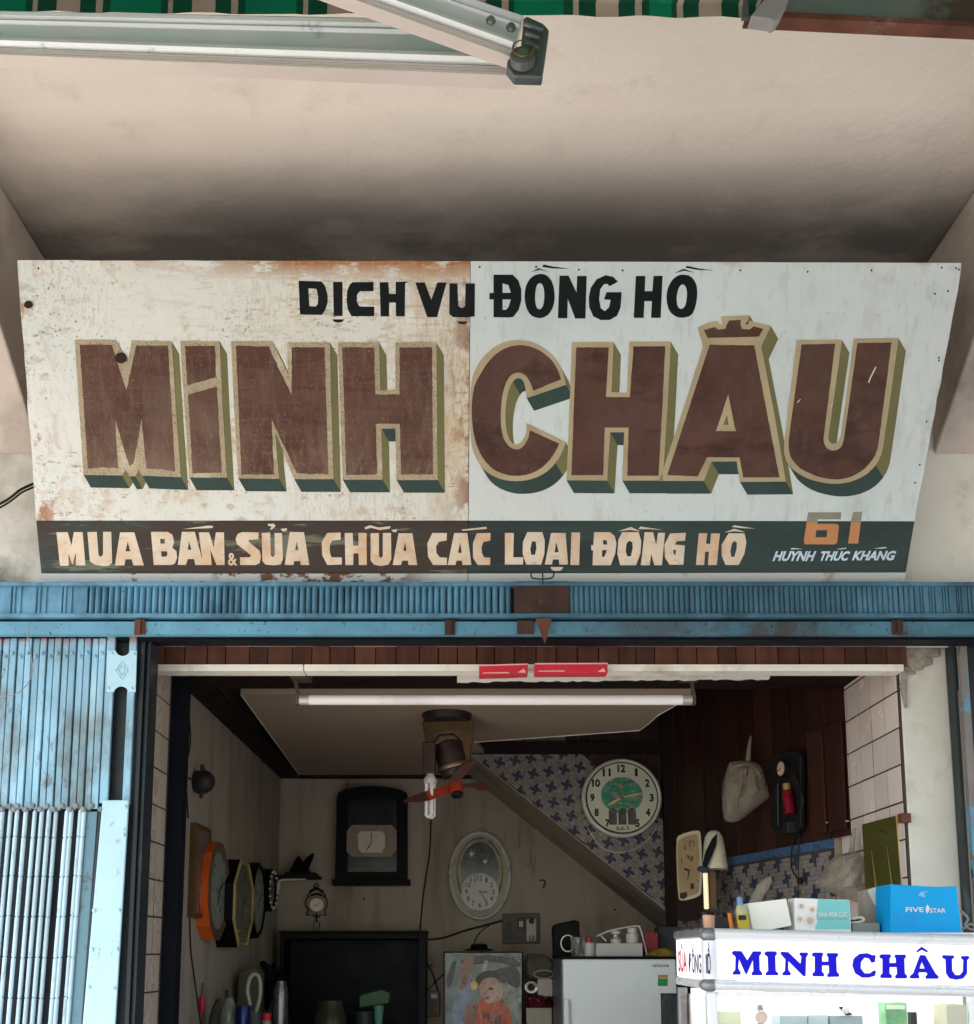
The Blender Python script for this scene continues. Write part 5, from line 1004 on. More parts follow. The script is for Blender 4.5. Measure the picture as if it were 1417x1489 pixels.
# cabinet carrying the picture and the small stacked things
mb = MB(); mb.box(P(625, 1489, 5.2).x, 5.12, .03, P(806, 1489, 5.2).x, 5.6, P(703, 1600, YPc).z); tag(mb.build('low_cabinet', m_cab), 'low dark cabinet under the picture beside the fridge', 'cabinet')
zc_ = P(703, 1600, YPc).z
def boxpx(name, lab, cat, x0, y0, x1, y1, Y, d, m_, zbase=None, bevel=.002, group=None):
    mb = MB(); a = P(x0, y0, Y); b = P(x1, y1, Y); mb.box(a.x, Y, b.z if zbase is None else zbase, b.x, Y + d, a.z); return tag(mb.build(name, m_, bevel=bevel), lab, cat, group)
boxpx('carton', 'pale lettered carton standing beside the fridge, lowest of the pile', 'carton', 766, 1466, 803, 1489, 5.25, .12, mat('note_paper', (.42, .38, .30), .6, dirt_shade=[((.1, .08, .06), 60, .6, .03, (1, 1, 3))]), zc_)
mb = MB(); puff(mb, smoothloop([P(a, b, 5.3) for a, b in [(764, 1450), (775, 1444), (795, 1447), (806, 1455), (805, 1468), (780, 1470), (765, 1464)]], 1), .05, rough=.3); tag(mb.build('plastic_bag', mat('maroon_plastic', (.08, .01, .02), .25, var=.3)), 'crumpled maroon plastic bag on the pale carton', 'bag')
boxpx('gadget', 'small white boxy gadget stacked above the maroon bag', 'gadget', 782, 1424, 804, 1449, 5.28, .08, m_sock)
mb = MB()
for k in range(4): mb.tube([P(773 + 9 * math.cos(a) * (1 - k * .1), 1436 + 8 * math.sin(a) * (1 - k * .08), 5.27 + k * .006) for a in [i * .45 for i in range(15)]], .003, 5)
tag(mb.build('coiled_cord', m_silver), 'coiled pale cord left of the small white gadget', 'cord')
mb = MB(); puff(mb, smoothloop([P(a, b, 5.35) for a, b in [(763, 1392), (768, 1386), (806, 1391), (808, 1422), (792, 1424), (764, 1424)]], 1), .04, rough=.2); tag(mb.build('folded_cloth', mat('grey_cloth', (.12, .11, .09), .9)), 'folded dark grey cloth on top of the pile beside the fridge', 'cloth')
mb = MB(); mb.tube([P(791 + 14 * math.cos(a), 1417 + 6 * math.sin(a), 5.29) for a in [i * .42 for i in range(16)]], .004, 6); tag(mb.build('coiled_cord', mat('beige_cord', (.4, .36, .27), .6)), 'oval loop of beige cord in front of the grey cloth', 'cord')

# ================================================================ ROUND CLOCK ON STAIR FACE
t = thing('round_clock', 'large round gold rimmed clock with a green picture dial beside the staircase', 'clock', tuple(P(904, 1218, YS)))
c0 = P(905, 1160, YS - .05); rd = .5 * (P(963.5, 1160, YS - .05).x - P(847, 1160, YS - .05).x)
ering(t, c0, [(rd, rd, -.045), (rd, rd, -.01), (rd * .985, rd * .985, .004), (rd * .96, rd * .96, .008), (rd * .94, rd * .94, .010), (rd * .92, rd * .92, .004), (rd * .90, rd * .90, -.004)], 'rim', mat('rim_champagne', (.92, .90, .78), .2, .15), 56)
ering(t, c0, [(rd * .90, rd * .90, -.004), (rd * .3, rd * .3, -.0038)], 'dial', m_dialg, 48, close=True)
ering(t, c0 + V((0, -.0, .012)), [(rd * .52, rd * .46, -.003), (rd * .2, rd * .2, -.0028)], 'dial_picture', mat('dial_landscape', (.05, .30, .20), .4, var=.3, vs=30, dirt_shade=[((.46, .34, .20), 28, .52, .06, (1, 1, 2), .85), ((.08, .12, .25), 26, .62, .05)]), 40, close=True)
ering(t, c0, [(rd * .905, rd * .905, .001), (rd * .875, rd * .875, .0)], 'shadow_ring', m_num, 56)
cn = c0 + V((0, .003, 0)); numerals(t, cn, rd * .74, rd * .20, m_num, skip=(6,), bold=.045)
mb = MB(); text(mb, '663', cn + V((-.03, -.0008, -rd * .82)), V((1, 0, 0)), V((0, 0, 1)), .06, .02, 0, .0); mb.build('dial_lettering', m_num, t, recalc=False)
for k in (-1, 0, 1):
    q = cn + V((k * .045, -.001, -rd * .52)); lp = [q + V((-.019, 0, -.03)), q + V((.019, 0, -.03)), q + V((.019, 0, .03))] + [q + V((.019 * math.cos(a), 0, .03 + .019 * math.sin(a))) for a in (.6, 1.2, 1.57, 1.95, 2.55)] + [q + V((-.019, 0, .03))]
    mb = MB(); mb.prism(lp, (0, -.0008, 0)); mb.build('dial_arch', mat('arch_grey', (.10, .10, .09), .4, var=.4, vs=50), t)
hand(t, cn + V((0, -.004, 0)), 77, rd * .58, .0045, m_hgold); hand(t, cn + V((0, -.004, 0)), 242, rd * .44, .0055, m_hgold)
mb = MB(); mb.tube(curve([P(855, 1205, YS - .01), P(875, 1232, YS - .01), P(905, 1240, YS - .01), P(935, 1228, YS - .01), P(955, 1205, YS - .01)]), .0012, 5); tag(mb.build('cord', m_silver), 'thin pale cord hanging in a curve below the round clock', 'cord')

# ================================================================ LEFT WALL CLOCKS
def lw(px, X): return abs(X) * FPX / (CX - px)      # depth along view at which the plane X shows at px
def ywall(px, py, X): return PX(px, py, X)
E1 = V((0, 1, 0)); E2 = V((0, 0, 1)); NX = V((1, 0, 0))
def side_clock(name, lab, x0, x1, y0, y1, X, n, m_case, m_rim, m_dl, square=False, rimw=.82, cat='clock'):
    pa = PX(x0, (y0 + y1) / 2, X); pb = PX(x1, (y0 + y1) / 2, X); ym = (pa.y + pb.y) / 2
    xm = CX + X * FPX / (ym * math.cos(TH) + .3 * math.sin(TH)); zt = PX(xm, y0, X).z; zb = PX(xm, y1, X).z
    c = V((X, ym, (zt + zb) / 2)); a = (pb.y - pa.y) / 2; b = (zt - zb) / 2; th = X - XWL
    t = thing(name, lab, cat, (XWL, ym, zb), 'clocks hung on the left wall')
    if square:
        lp = [c + E1 * s_ * a + E2 * q * b for s_, q in ((-1, -1), (1, -1), (1, 1), (-1, 1))]; li = [c + E1 * s_ * a * rimw + E2 * q * b * .9 for s_, q in ((-1, -1), (1, -1), (1, 1), (-1, 1))]
    else:
        ph = math.pi / n; k = 1 / math.cos(ph) if n < 12 else 1
        lp = [c + E1 * a * k * math.cos(2 * math.pi * i / n + ph) + E2 * b * k * math.sin(2 * math.pi * i / n + ph) for i in range(n)]; li = [c + (p - c) * rimw for p in lp]
    N_ = len(lp)
    mb = MB(); base = [p - NX * (th - .001) for p in lp]; mb.add(base + lp, [list(range(N_))] + [(i, (i + 1) % N_, N_ + (i + 1) % N_, N_ + i) for i in range(N_)]); mb.build('case', m_case, t, smooth=N_ > 12)
    mb = MB(); out = [p - NX * .0 for p in lp]; top = [c + (p - c) * (1 + rimw) / 2 + NX * .008 for p in lp]; inn = [p + NX * .001 for p in li]
    fs = [(i, (i + 1) % N_, N_ + (i + 1) % N_, N_ + i) for i in range(N_)] + [(N_ + i, N_ + (i + 1) % N_, 2 * N_ + (i + 1) % N_, 2 * N_ + i) for i in range(N_)]
    mb.add(out + top + inn, fs); mb.build('rim', m_rim, t, smooth=N_ > 12)
    mb = MB(); mb.flat([[p + NX * .0005 for p in li]]); mb.build('dial', m_dl, t)
    hand(t, c + NX * .001, 60, b * .4, .003, m_hand, E1, E2, NX); hand(t, c + NX * .001, 200, b * .3, .003, m_hand, E1, E2, NX)
    return t, c, a, b
m_wood = mat('yellow_wood', (.10, .05, .017), .4, var=.2, vs=14, stretch=(1, 1, .3)); m_orng = mat('orange_plastic', (.62, .10, .012), .35, var=.1, vs=8); m_brn = mat('brown_rim', (.12, .06, .035), .35, var=.15)
m_gd = mat('grey_dial', (.22, .24, .20), .3, var=.15, vs=10); m_gd2 = mat('brown_dial', (.13, .095, .075), .3, var=.15, vs=10)
side_clock('wall_clock', 'rectangular wood framed clock, nearest on the left wall', 283, 304, 1200, 1336, -.978, 4, m_wood, m_wood, m_gd2, True, .8)
t, c, a, b = side_clock('wall_clock', 'orange octagonal clock with brown rim on the left wall', 302, 333, 1222, 1370, -.95, 12, m_orng, m_brn, m_gd, rimw=.78)
t, c, a, b = side_clock('wall_clock', 'deep navy cased clock with a gilt trimmed face on the left wall', 339, 367, 1252, 1378, -.915, 8, m_blackw, m_gold, mat('olive_dial', (.10, .10, .075), .3), rimw=.9)
for k in range(6):
    mb = MB(); q = c + NX * .004 + E2 * (-b * .62 - k * .009); mb.tube([q - E1 * a * .6, q + E1 * a * .6], .0022, 5); mb.build('grille_bar', m_gold, t)
side_clock('wall_clock', 'black oval clock with a glossy grey face, fourth on the left wall', 366, 385, 1254, 1365, -.955, 30, m_blackw, m_blackw, m_gd, rimw=.85)
t, c, a, b = side_clock('wall_clock', 'small black clock with a ring of shiny beads, farthest on the left wall', 388, 401, 1263, 1326, -.955, 24, m_blackw, m_blackw, m_gd2, rimw=.7)
for k in range(16):
    mb = MB(); mb.ball(c + NX * .012 + E1 * a * .85 * math.cos(k * .3927) + E2 * b * .85 * math.sin(k * .3927), .0065, 0, 6); mb.build('bead', m_silver, t)
# bell
t = thing('alarm_bell', 'dark round bell on a bracket high on the left wall', 'bell', tuple(PX(296, 1155, XWL)))
q = PX(298, 1136, -.955); mb = MB(); mb.lathe([(.045, -.035), (.044, -.02), (.040, 0), (.030, .016), (.012, .024), (.0001, .025)], q, (.55, -.8, 0), 22); mb.build('gong', mat('bell_dark', (.022, .022, .02), .45), t, smooth=True)
mb = MB()
for s_ in (-1, 1): mb.tube([q + V((-.01, .005, s_ * .035)), q + V((-.012, 0, s_ * .062))], .011, 8, r2=.006)
mb.tube([q + V((-.02, 0, 0)), V((XWL + .002, q.y - .06, q.z))], .004, 6); mb.build('lugs', mat('bell_bracket', (.03, .028, .025), .5), t)
mb = MB(); mb.tube(curve([PX(275, 1040, XWL + .004), PX(277, 1080, XWL + .004), PX(270, 1120, XWL + .004), PX(272, 1160, XWL + .004), PX(274, 1190, XWL + .004)]), .0028, 6); tag(mb.build('cable', cabm), 'dark cable on the left wall above the wood framed clock', 'cable'); mb = MB(); mb.tube(curve([PX(276, 1335, XWL + .004), PX(278, 1385, XWL + .004), PX(284, 1430, XWL + .004), PX(292, 1489, XWL + .004)]), .0028, 6)
tag(mb.build('cable', cabm), 'dark cable hanging below the wood framed clock on the left wall', 'cable')
# things low at the left: shelf top and what stands on it
zsh = P(360, 1530, 4.3).z
mb = MB(); mb.box(XWL + .01, 3.75, .03, -.45, 5.3, zsh); tag(mb.build('side_cabinet', m_cab), 'dark low cabinet along the left wall', 'cabinet')
m_gl = mat('bottle_plastic', (.20, .22, .17), .15, var=.1, bump=0)
def revolve(name, lab, cat, px, pyb, pyt, Y, prof, m_, extra=None, zb=None, n=20):
    base = P(px, pyb, Y); top = P(px, pyt, Y); z0_ = zsh if zb is None else zb; h = top.z - z0_
    t = thing(name, lab, cat, (base.x, Y, z0_)); mb = MB(); mb.lathe([(r_, f * h) for r_, f in prof], (base.x, Y, z0_), (0, 0, 1), n); mb.build('body', m_, t, smooth=True)
    if extra:
        for nm, pr_, mm in extra: mb = MB(); mb.lathe([(r_, f * h) for r_, f in pr_], (base.x, Y, z0_), (0, 0, 1), n); mb.build(nm, mm, t, smooth=True)
    return t
revolve('plastic_bottle', 'clear plastic bottle with an olive cap at the lower left', 'bottle', 331, 1530, 1440, 4.25, [(.03, 0), (.034, .02), (.034, .45), (.034, .62), (.028, .74), (.016, .86), (.015, .9)], m_gl, [('cap', [(.0165, .88), (.017, 1.0), (.001, 1.0)], mat('olive_cap', (.05, .045, .015), .5)), ('label', [(.0346, .12), (.0346, .5)], mat('bottle_label', (.24, .22, .14), .5))])
revolve('drink_can', 'dark blue metal can beside the plastic bottle', 'can', 352, 1530, 1463, 4.2, [(.026, 0), (.03, .03), (.03, .9), (.026, .97), (.0255, 1)], mat('blue_can', (.008, .018, .10), .3, .4), [('lid', [(.0255, .985), (.001, .985)], m_silver)])
mb = MB(); mb.prism([P(a, b, 4.55) for a, b in [(348, 1416), (372, 1406), (377, 1416), (378, 1545), (352, 1545), (345, 1460)]], (0, .12, 0)); tag(mb.build('cardboard_box', mat('dim_card', (.09, .08, .055), .8), bevel=.003), 'dim cardboard box leaning behind the iron on the left cabinet', 'box')
t = thing('flat_iron', 'cream handled iron standing on end at the lower left', 'iron', (P(370, 1480, 4.3).x, 4.3, zsh))
mb = MB(); mb.tube(curve([P(364, 1462, 4.3), P(360, 1440, 4.3), P(364, 1422, 4.3), P(372, 1417, 4.3), P(378, 1425, 4.3), P(378, 1450, 4.3), P(371, 1476, 4.3)]), .008, 8); mb.build('handle', mat('cream_plastic', (.36, .34, .22), .35), t, smooth=True)
mb = MB(); mb.prism([P(a, b, 4.28) for a, b in [(356, 1545), (360, 1468), (374, 1472), (380, 1545)]], (0, .06, 0)); mb.build('sole', mat('iron_grey', (.12, .12, .11), .4), t, bevel=.004)
revolve('steel_flask', 'tall shiny steel flask behind the iron', 'flask', 406, 1530, 1427, 4.6, [(.035, 0), (.036, .1), (.034, .8), (.026, .93), (.024, 1)], mat('flask_steel', (.18, .17, .16), .25, .7))
revolve('red_capped_jar', 'small jar with a red lid in front of the steel flask', 'jar', 387, 1530, 1474, 4.1, [(.018, 0), (.018, .8), (.016, .85)], m_gl, [('lid', [(.018, .84), (.018, 1), (.001, 1)], mat('red_lid', (.45, .01, .02), .4))])
mb = MB(); puff(mb, smoothloop([P(a, b, 4.75) for a, b in [(376, 1400), (384, 1396), (392, 1404), (400, 1398), (404, 1410), (414, 1416), (420, 1424), (412, 1434), (398, 1430), (392, 1470), (384, 1472), (380, 1430)]], 1), .04, rough=.4); tag(mb.build('tool_bundle', m_blackw), 'tangled dark tools propped behind the steel flask', 'tools')
mb = MB(); puff(mb, smoothloop([P(a, b, 4.05) for a, b in [(300, 1540), (302, 1500), (306, 1470), (316, 1452), (322, 1450), (318, 1480), (318, 1540)]], 1), .03, rough=.3); tag(mb.build('dark_sack', mat('sack_dark', (.05, .045, .03), .8)), 'dark cloth sack slumped against the left wall behind the bottle', 'sack')
t = thing('screwdriver', 'red handled screwdriver hanging on the left wall', 'screwdriver', tuple(PX(294, 1475, XWL)))
q = PX(294, 1455, XWL + .012); mb = MB(); mb.lathe([(.004, -.05), (.011, -.035), (.012, 0), (.006, .02)], q, (0, 0, 1), 12); mb.build('handle', mat('red_handle', (.45, .015, .03), .35), t, smooth=True)
mb = MB(); mb.tube([q + V((0, 0, .02)), q + V((0, 0, .065))], .004, 6); mb.build('shaft', mat('brown_cord', (.08, .05, .02), .6), t)
# green tubs in front of the dark cabinet
zt2 = P(545, 1535, 4.95).z
mb = MB(); mb.box(-.45 + .005, 4.75, .03, P(640, 1489, 4.95).x, 5.3, zt2); tag(mb.build('work_table', m_cab), 'dark work table in front of the glass cabinet', 'table')
t = thing('plastic_tub', 'green plastic tub lid over a teal cup in the dark corner', 'tub', (P(548, 1500, 4.9).x, 4.9, zt2))
mb = MB(); mb.prism([P(a, b, 4.85) for a, b in [(522, 1447), (556, 1438), (568, 1444), (566, 1460), (522, 1466)]], (0, .1, 0)); mb.build('tub_lid', mat('tub_green', (.008, .07, .008), .4), t, bevel=.006)
mb = MB(); q = P(551, 1462, 4.9); mb.lathe([(.016, q.z - .1 - zt2), (.024, q.z - zt2)], (q.x, 4.9, zt2), (0, 0, 1), 18); mb.lathe([(.016, 0), (.016, q.z - .1 - zt2)], (q.x, 4.9, zt2), (0, 0, 1), 18); mb.build('cup', mat('teal_cup', (.10, .28, .22), .4), t, smooth=True)
mb = MB(); q = P(530, 1480, 4.95); mb.lathe([(.04, 0), (.045, q.z - zt2 + .03)], (q.x, 4.95, zt2), (0, 0, 1), 18); mb.build('tub_body', mat('tub_dark', (.03, .04, .03), .5), t, smooth=True)
revolve('glass_jar', 'olive glass jar with a wide lid in the dark corner', 'jar', 480, 1530, 1455, 4.9, [(.07, 0), (.075, .2), (.075, .7), (.06, .85), (.055, 1)], mat('jar_olive', (.05, .055, .03), .2), zb=zt2)

# ================================================================ FRIDGE
Yf = 4.62
fz = P(900, 1393, Yf).z
fr_ = thing('refrigerator', 'pale silver refrigerator below the staircase', 'refrigerator', (P(895, 1489, Yf).x, Yf, .03))
fx0 = P(819, 1420, Yf).x; fx1 = P(984, 1420, Yf).x
mb = MB(); mb.box(fx0 - .004, Yf + .05, .03, fx1 + .004, Yf + .5, fz - .002); mb.build('cabinet', mat('fridge_side', (.10, .12, .14), .4), fr_, bevel=.006)
m_fr = mat('fridge_silver', (.78, .84, .82), .25, 0, var=.0, vs=2, bump=0)
mb = MB(); mb.box(fx0, Yf, .75, fx1, Yf + .047, fz - .006); dr = mb.build('door', m_fr, fr_, bevel=.006)
mb = MB(); mb.box(fx0, Yf, .06, fx1, Yf + .047, .742); mb.build('door', m_fr, fr_, bevel=.006)
mb = MB(); mb.box(fx0 - .005, Yf - .004, fz - .0055, fx1 + .005, Yf + .5, fz + .006); mb.build('top_trim', m_blackw, fr_, bevel=.002)
mb = MB(); a = P(949.5, 1406.5, Yf - .001); wd = P(972.5, 1406, Yf).x - a.x; text(mb, 'HITACHI', a, V((1, 0, 0)), V((0, 0, 1)), wd, .0105, 0, .03); mb.build('lettering', m_num, dr, recalc=False)
for (x0, y0, x1, y1, m_) in ((956, 1417, 972.5, 1440.5, m_paper), (957, 1423, 971.5, 1434, mat('energy_green', (.01, .32, .10), .4)), (957, 1418, 971.5, 1422.5, mat('energy_orange', (.55, .22, .05), .4))):
    mb = MB(); o_ = -.001 if m_ is m_paper else -.0016; mb.quad(*[P(x, y, Yf + o_) for x, y in ((x0, y1), (x1, y1), (x1, y0), (x0, y0))]); mb.build('energy_label', m_, dr)
mb = MB(); mb.box(fx0 - .0, Yf - .03, 1.0, fx0 + .022, Yf - .002, P(819, 1453, Yf).z); mb.build('handle', m_fr, dr, bevel=.004)
# things on the fridge
zf = fz + .006
def P1(x, y, Y=Yf + .15): return P(x, y, Y)
mb = MB(); mb.prism([P1(x, y, Yf + .32) for x, y in [(804, 1348), (808, 1344), (836, 1338), (843, 1340), (845, 1392), (806, 1392)]], (0, .08, 0)); tag(mb.build('camera_case', m_blackw, bevel=.006), 'black padded case standing at the left end of the fridge top', 'case')
m_cup = mat('clear_glass', (.55, .55, .48), .06, trans=.85, bump=0, var=.05); m_white = mat('white_plastic', (.62, .60, .55), .35, var=.04)
def onf(name, lab, cat, px, pyt, rr_, prof, m_, Y=Yf + .15, extra=None):
    return revolve(name, lab, cat, px, 1392, pyt, Y, prof, m_, extra, zb=zf)
onf('glass_cup', 'clear glass cup full of small tools on the fridge', 'cup', 840, 1363, 1, [(.026, 0), (.031, .9), (.031, 1)], m_cup, Yf + .12)
mb = MB()
for k in range(3): mb.tube([P(826 + 10 * math.cos(a), 1372 + 12 * math.sin(a), Yf + .11 + k * .01) for a in [i * .4 for i in range(17)]], .003, 6)
tag(mb.build('steel_coil', m_silver), 'shiny coiled metal strap beside the glass cup on the fridge', 'coil')
onf('oil_bottle', 'small white bottle with a red cap on the fridge', 'bottle', 857, 1364, 1, [(.026, 0), (.027, .08), (.027, .7), (.02, .76)], m_white, Yf + .14, [('cap', [(.012, .74), (.013, 1), (.001, 1)], mat('red_cap', (.6, .02, .02), .4))])
wb = boxpx('white_box', 'low white box holding two jars on the fridge', 'box', 867, 1372, 935, 1392, Yf + .12, .16, m_white, zf)
zwb = P(867, 1372, Yf + .12).z
def onb(name, lab, px, pyt, prof, m_):
    return revolve(name, lab, 'jar', px, 1372, pyt, Yf + .18, prof, m_, None, zb=zwb)
onb('white_jar', 'squat white pump jar on the white box, left one', 896, 1354, [(.024, 0), (.024, .35), (.01, .45), (.01, .7), (.022, .78), (.022, 1)], m_white)
onb('white_jar', 'round white screw top jar on the white box, right one', 920, 1350, [(.026, 0), (.028, .1), (.028, .6), (.022, .7), (.023, .75), (.023, 1)], m_white)
mb = MB(); mb.tube(curve([P1(868, 1362), P1(890, 1353), P1(925, 1347), P1(932, 1352), P1(938, 1375), P1(941, 1390)]), .004, 8); mb.tube([P1(872, 1358), P1(882, 1369)], .004, 6); tag(mb.build('hose', m_white, smooth=True), 'thin white hose arching over the jars on the fridge', 'hose')
boxpx('red_box', 'translucent red box at the right on the fridge top', 'box', 938, 1356, 958, 1389, Yf + .2, .1, mat('red_box', (.32, .025, .03), .4), zf)
boxpx('grey_box', 'dark grey box behind the red box on the fridge', 'box', 958, 1348, 1000, 1389, Yf + .3, .12, mat('grey_box', (.06, .065, .07), .6), zf)
mb = MB(); puff(mb, smoothloop([P1(a, b, Yf + .1) for a, b in [(938, 1392), (944, 1385), (955, 1380), (968, 1378), (980, 1382), (986, 1391), (984, 1394)]], 1), .04, rough=.3, dirv=(0, 1, .0)); tag(mb.build('yellow_cloth', mat('yellow_cloth', (.28, .20, .03), .9)), 'crumpled yellow cloth at the right edge of the fridge top', 'cloth')

# ================================================================ THINGS ON THE OBLIQUE WALL
m_bag = mat('dusty_plastic', (.36, .31, .24), .3, var=.12, vs=10, bump=.3, bs=22, bd=.006, alpha=.5)
def bag(lab, outline, cord, Y, thick, seed=1):
    t = thing('plastic_bag', lab, 'bag', tuple(P(outline[0][0], outline[0][1], Y)), 'dusty plastic bags')
    mb = MB(); puff(mb, smoothloop([P(a, b, Y) for a, b in outline], 1), thick, seed=seed, rough=.12, rings=12, neck=max((P(a, b, Y) for a, b in outline), key=lambda p: p.z)); mb.build('bag_body', m_bag, t, smooth=True)
    if cord: mb = MB(); mb.tube(curve([P(a, b, Y) for a, b in cord]), [.004, .010] + [.009] * 60, 8); mb.build('bag_neck', m_bag, t, smooth=True)
    return t
def bag_neck(t, pts, Y, r0, r1): mb = MB(); mb.tube(curve([P(a, b, Y) for a, b in pts]), r0, 8, r2=r1); mb.build('bag_neck', m_bag, t, smooth=True)
Yb1 = OW(1119, 1150).y - .05
t = bag('full beige plastic bag hung on the dark boards left of the air pump', [(1061, 1110), (1063, 1108), (1085, 1106), (1088, 1106), (1104, 1111), (1110, 1122), (1116, 1145), (1120, 1158), (1119, 1160), (1098, 1177), (1078, 1192), (1068, 1196), (1056, 1195), (1053, 1190), (1050, 1165), (1052, 1140), (1056, 1122)], None, Yb1, .045, 3)
bag_neck(t, [(1088, 1110), (1089, 1095), (1091, 1078), (1093, 1070)], Yb1, .012, .003)
Yb2 = OW(1240, 1250).y - .10
t = bag('knotted translucent plastic bag hanging in front of the mosaic by the green panel', [(1232, 1240), (1245, 1238), (1252, 1250), (1257, 1272), (1258, 1290), (1255, 1312), (1248, 1313), (1225, 1306), (1200, 1294), (1184, 1284), (1192, 1274), (1204, 1256), (1216, 1243)], None, Yb2, .05, 9)
bag_neck(t, [(1238, 1241), (1240, 1226), (1242, 1212), (1243, 1204)], Yb2, .010, .006)
t = bag('small crumpled clear plastic bag behind the blank white box', [(1090, 1314), (1094, 1300), (1102, 1288), (1112, 1276), (1122, 1273), (1123, 1283), (1117, 1294), (1110, 1306), (1106, 1318)], None, 3.1, .02, 5)
# foot pump
t = thing('air_pump', 'black foot pump with a red cylinder and round gauge hung on the boards', 'air pump', tuple(OW(1150, 1215, .02)))
def OP(x, y, o=.03): return OW(x, y, o)
m_pb = mat('pump_black', (.012, .012, .013), .4)
mb = MB(); mb.prism([OP(x, y, .02) for x, y in [(1130, 1110), (1136, 1096), (1168, 1092), (1171, 1100), (1172, 1205), (1165, 1212), (1134, 1212), (1127, 1200), (1129, 1140)]], nW * .02); mb.build('frame', m_pb, t, bevel=.003)
mb = MB(); mb.tube([OP(1145, 1150, .06), OP(1150, 1184, .06)], .019, 16); mb.build('cylinder', mat('pump_red', (.20, .006, .018), .3), t, smooth=True)
mb = MB(); mb.tube([OP(1144, 1140, .06), OP(1145, 1150, .06)], .014, 14); mb.build('brass_fitting', m_gold, t, smooth=True)
mb = MB(); mb.tube(curve([OP(1152, 1120, .06), OP(1160, 1135, .06), OP(1168, 1160, .06), OP(1164, 1185, .06)]), .005, 8); mb.tube([OP(1132, 1140, .055), OP(1132, 1200, .055)], .006, 8); mb.build('hose', m_pb, t, smooth=True)
gc = OP(1138, 1118, .06); mb = MB(); mb.lathe([(.032, -.02), (.032, .004), (.028, .006)], gc, nW, 22); mb.build('gauge_case', m_pb, t, smooth=True)
mb = MB(); mb.lathe([(.026, .0065), (.0001, .0066)], gc, nW, 22); mb.build('gauge_dial', mat('gauge_cream', (.68, .5, .40), .4), t)
mb = MB(); nn = nW; mb.tube([gc + nn * .009 + V((-.01, 0, -.01)), gc + nn * .009 + V((.014, 0, .012))], .0028, 5); mb.build('gauge_needle', mat('needle_red', (.5, .03, .01), .4), t)
mb = MB(); mb.box(OP(1127, 1205, .03).x, OP(1150, 1200, .03).y - .05, OP(1150, 1214, .03).z, OP(1168, 1205, .03).x, OP(1150, 1200, .03).y, OP(1150, 1196, .03).z); mb.build('pedal', m_pb, t, bevel=.004)
mb = MB(); mb.tube(curve([OP(1157, 1214, .02), OP(1152, 1235, .02), OP(1151, 1258, .02), OP(1155, 1270, .02), OP(1162, 1280, .02)]), .003, 6); mb.tube([OP(1162, 1205, .02), OP(1161, 1345, .02)], .002, 6); mb.ball(OP(1164, 1282, .03), .013, 0, 8)
tag(mb.build('plug_cord', cabm), 'black cord with a plug dangling under the foot pump', 'cord')
mb = MB(); mb.tube(curve([OP(1184, 1215, .02), OP(1190, 1200, .02), OP(1205, 1196, .02), OP(1235, 1194, .02)]), .002, 5); tag(mb.build('cord', m_silver), 'thin white cord looped on the boards right of the pump', 'cord')
# mirror like clock board at the corner
Yc = 4.25
t = thing('corner_clock', 'old clock case with a tan face and rounded corners beside the desk lamp', 'clock', tuple(P(1005, 1335, Yc)))
oc = smoothloop([P(x, y, Yc) for x, y in [(983, 1222), (987, 1213), (1012, 1204), (1022, 1206), (1027, 1214), (1029, 1225), (1027, 1318), (1020, 1338), (992, 1341), (986, 1325), (984, 1300)]], 1)
mb = MB(); mb.prism(oc, (0, .07, 0)); mb.build('case', m_darkwood, t, bevel=.002)
mb = MB(); mb.prism(smoothloop([P(x, y, Yc - .001) for x, y in [(983, 1222), (988, 1214), (1014, 1207), (1020, 1212), (1021, 1298), (1015, 1305), (991, 1311), (986, 1305)]], 1), (0, -.006, 0)); mb.build('rim', mat('bronze_rim', (.50, .42, .28), .35, .2), t)
mb = MB(); mb.prism(smoothloop([P(x, y, Yc - .0075) for x, y in [(985, 1227), (990, 1219), (1012, 1212), (1017, 1218), (1018, 1296), (1012, 1301), (992, 1307), (988, 1300)]], 1), (0, -.001, 0)); mb.build('face', mat('face_tan', (.34, .24, .12), .5, var=.15, vs=18, dirt_shade=[((.07, .045, .025), 24, .62, .05)]), t)
for k_, q_ in enumerate([[(1003, 1224), (1004, 1224), (1004, 1232), (1003, 1232)], [(1009, 1222), (1010, 1222), (1010, 1229), (1009, 1229)], [(996, 1228), (997, 1228), (998, 1236), (996, 1236)], [(996, 1262), (1004, 1265), (1003, 1268), (995, 1265)], [(1001, 1268), (1003, 1268), (1001, 1280), (1000, 1280)], [(1004, 1286), (1009, 1284), (1010, 1292), (1005, 1294)], [(991, 1248), (992, 1248), (992, 1256), (991, 1256)]]):
    mb = MB(); mb.prism([P(x, y, Yc - .0088) for x, y in q_], (0, -.0006, 0)); mb.build('dial_mark', m_num, t)
mb = MB(); mb.prism([P(x, y, Yc - .009) for x, y in [(989, 1299), (999, 1297), (1000, 1304), (995, 1308), (989, 1306)]], (0, -.001, 0)); mb.build('chipped_patch', mat('chip_dark', (.05, .02, .015), .6), t)
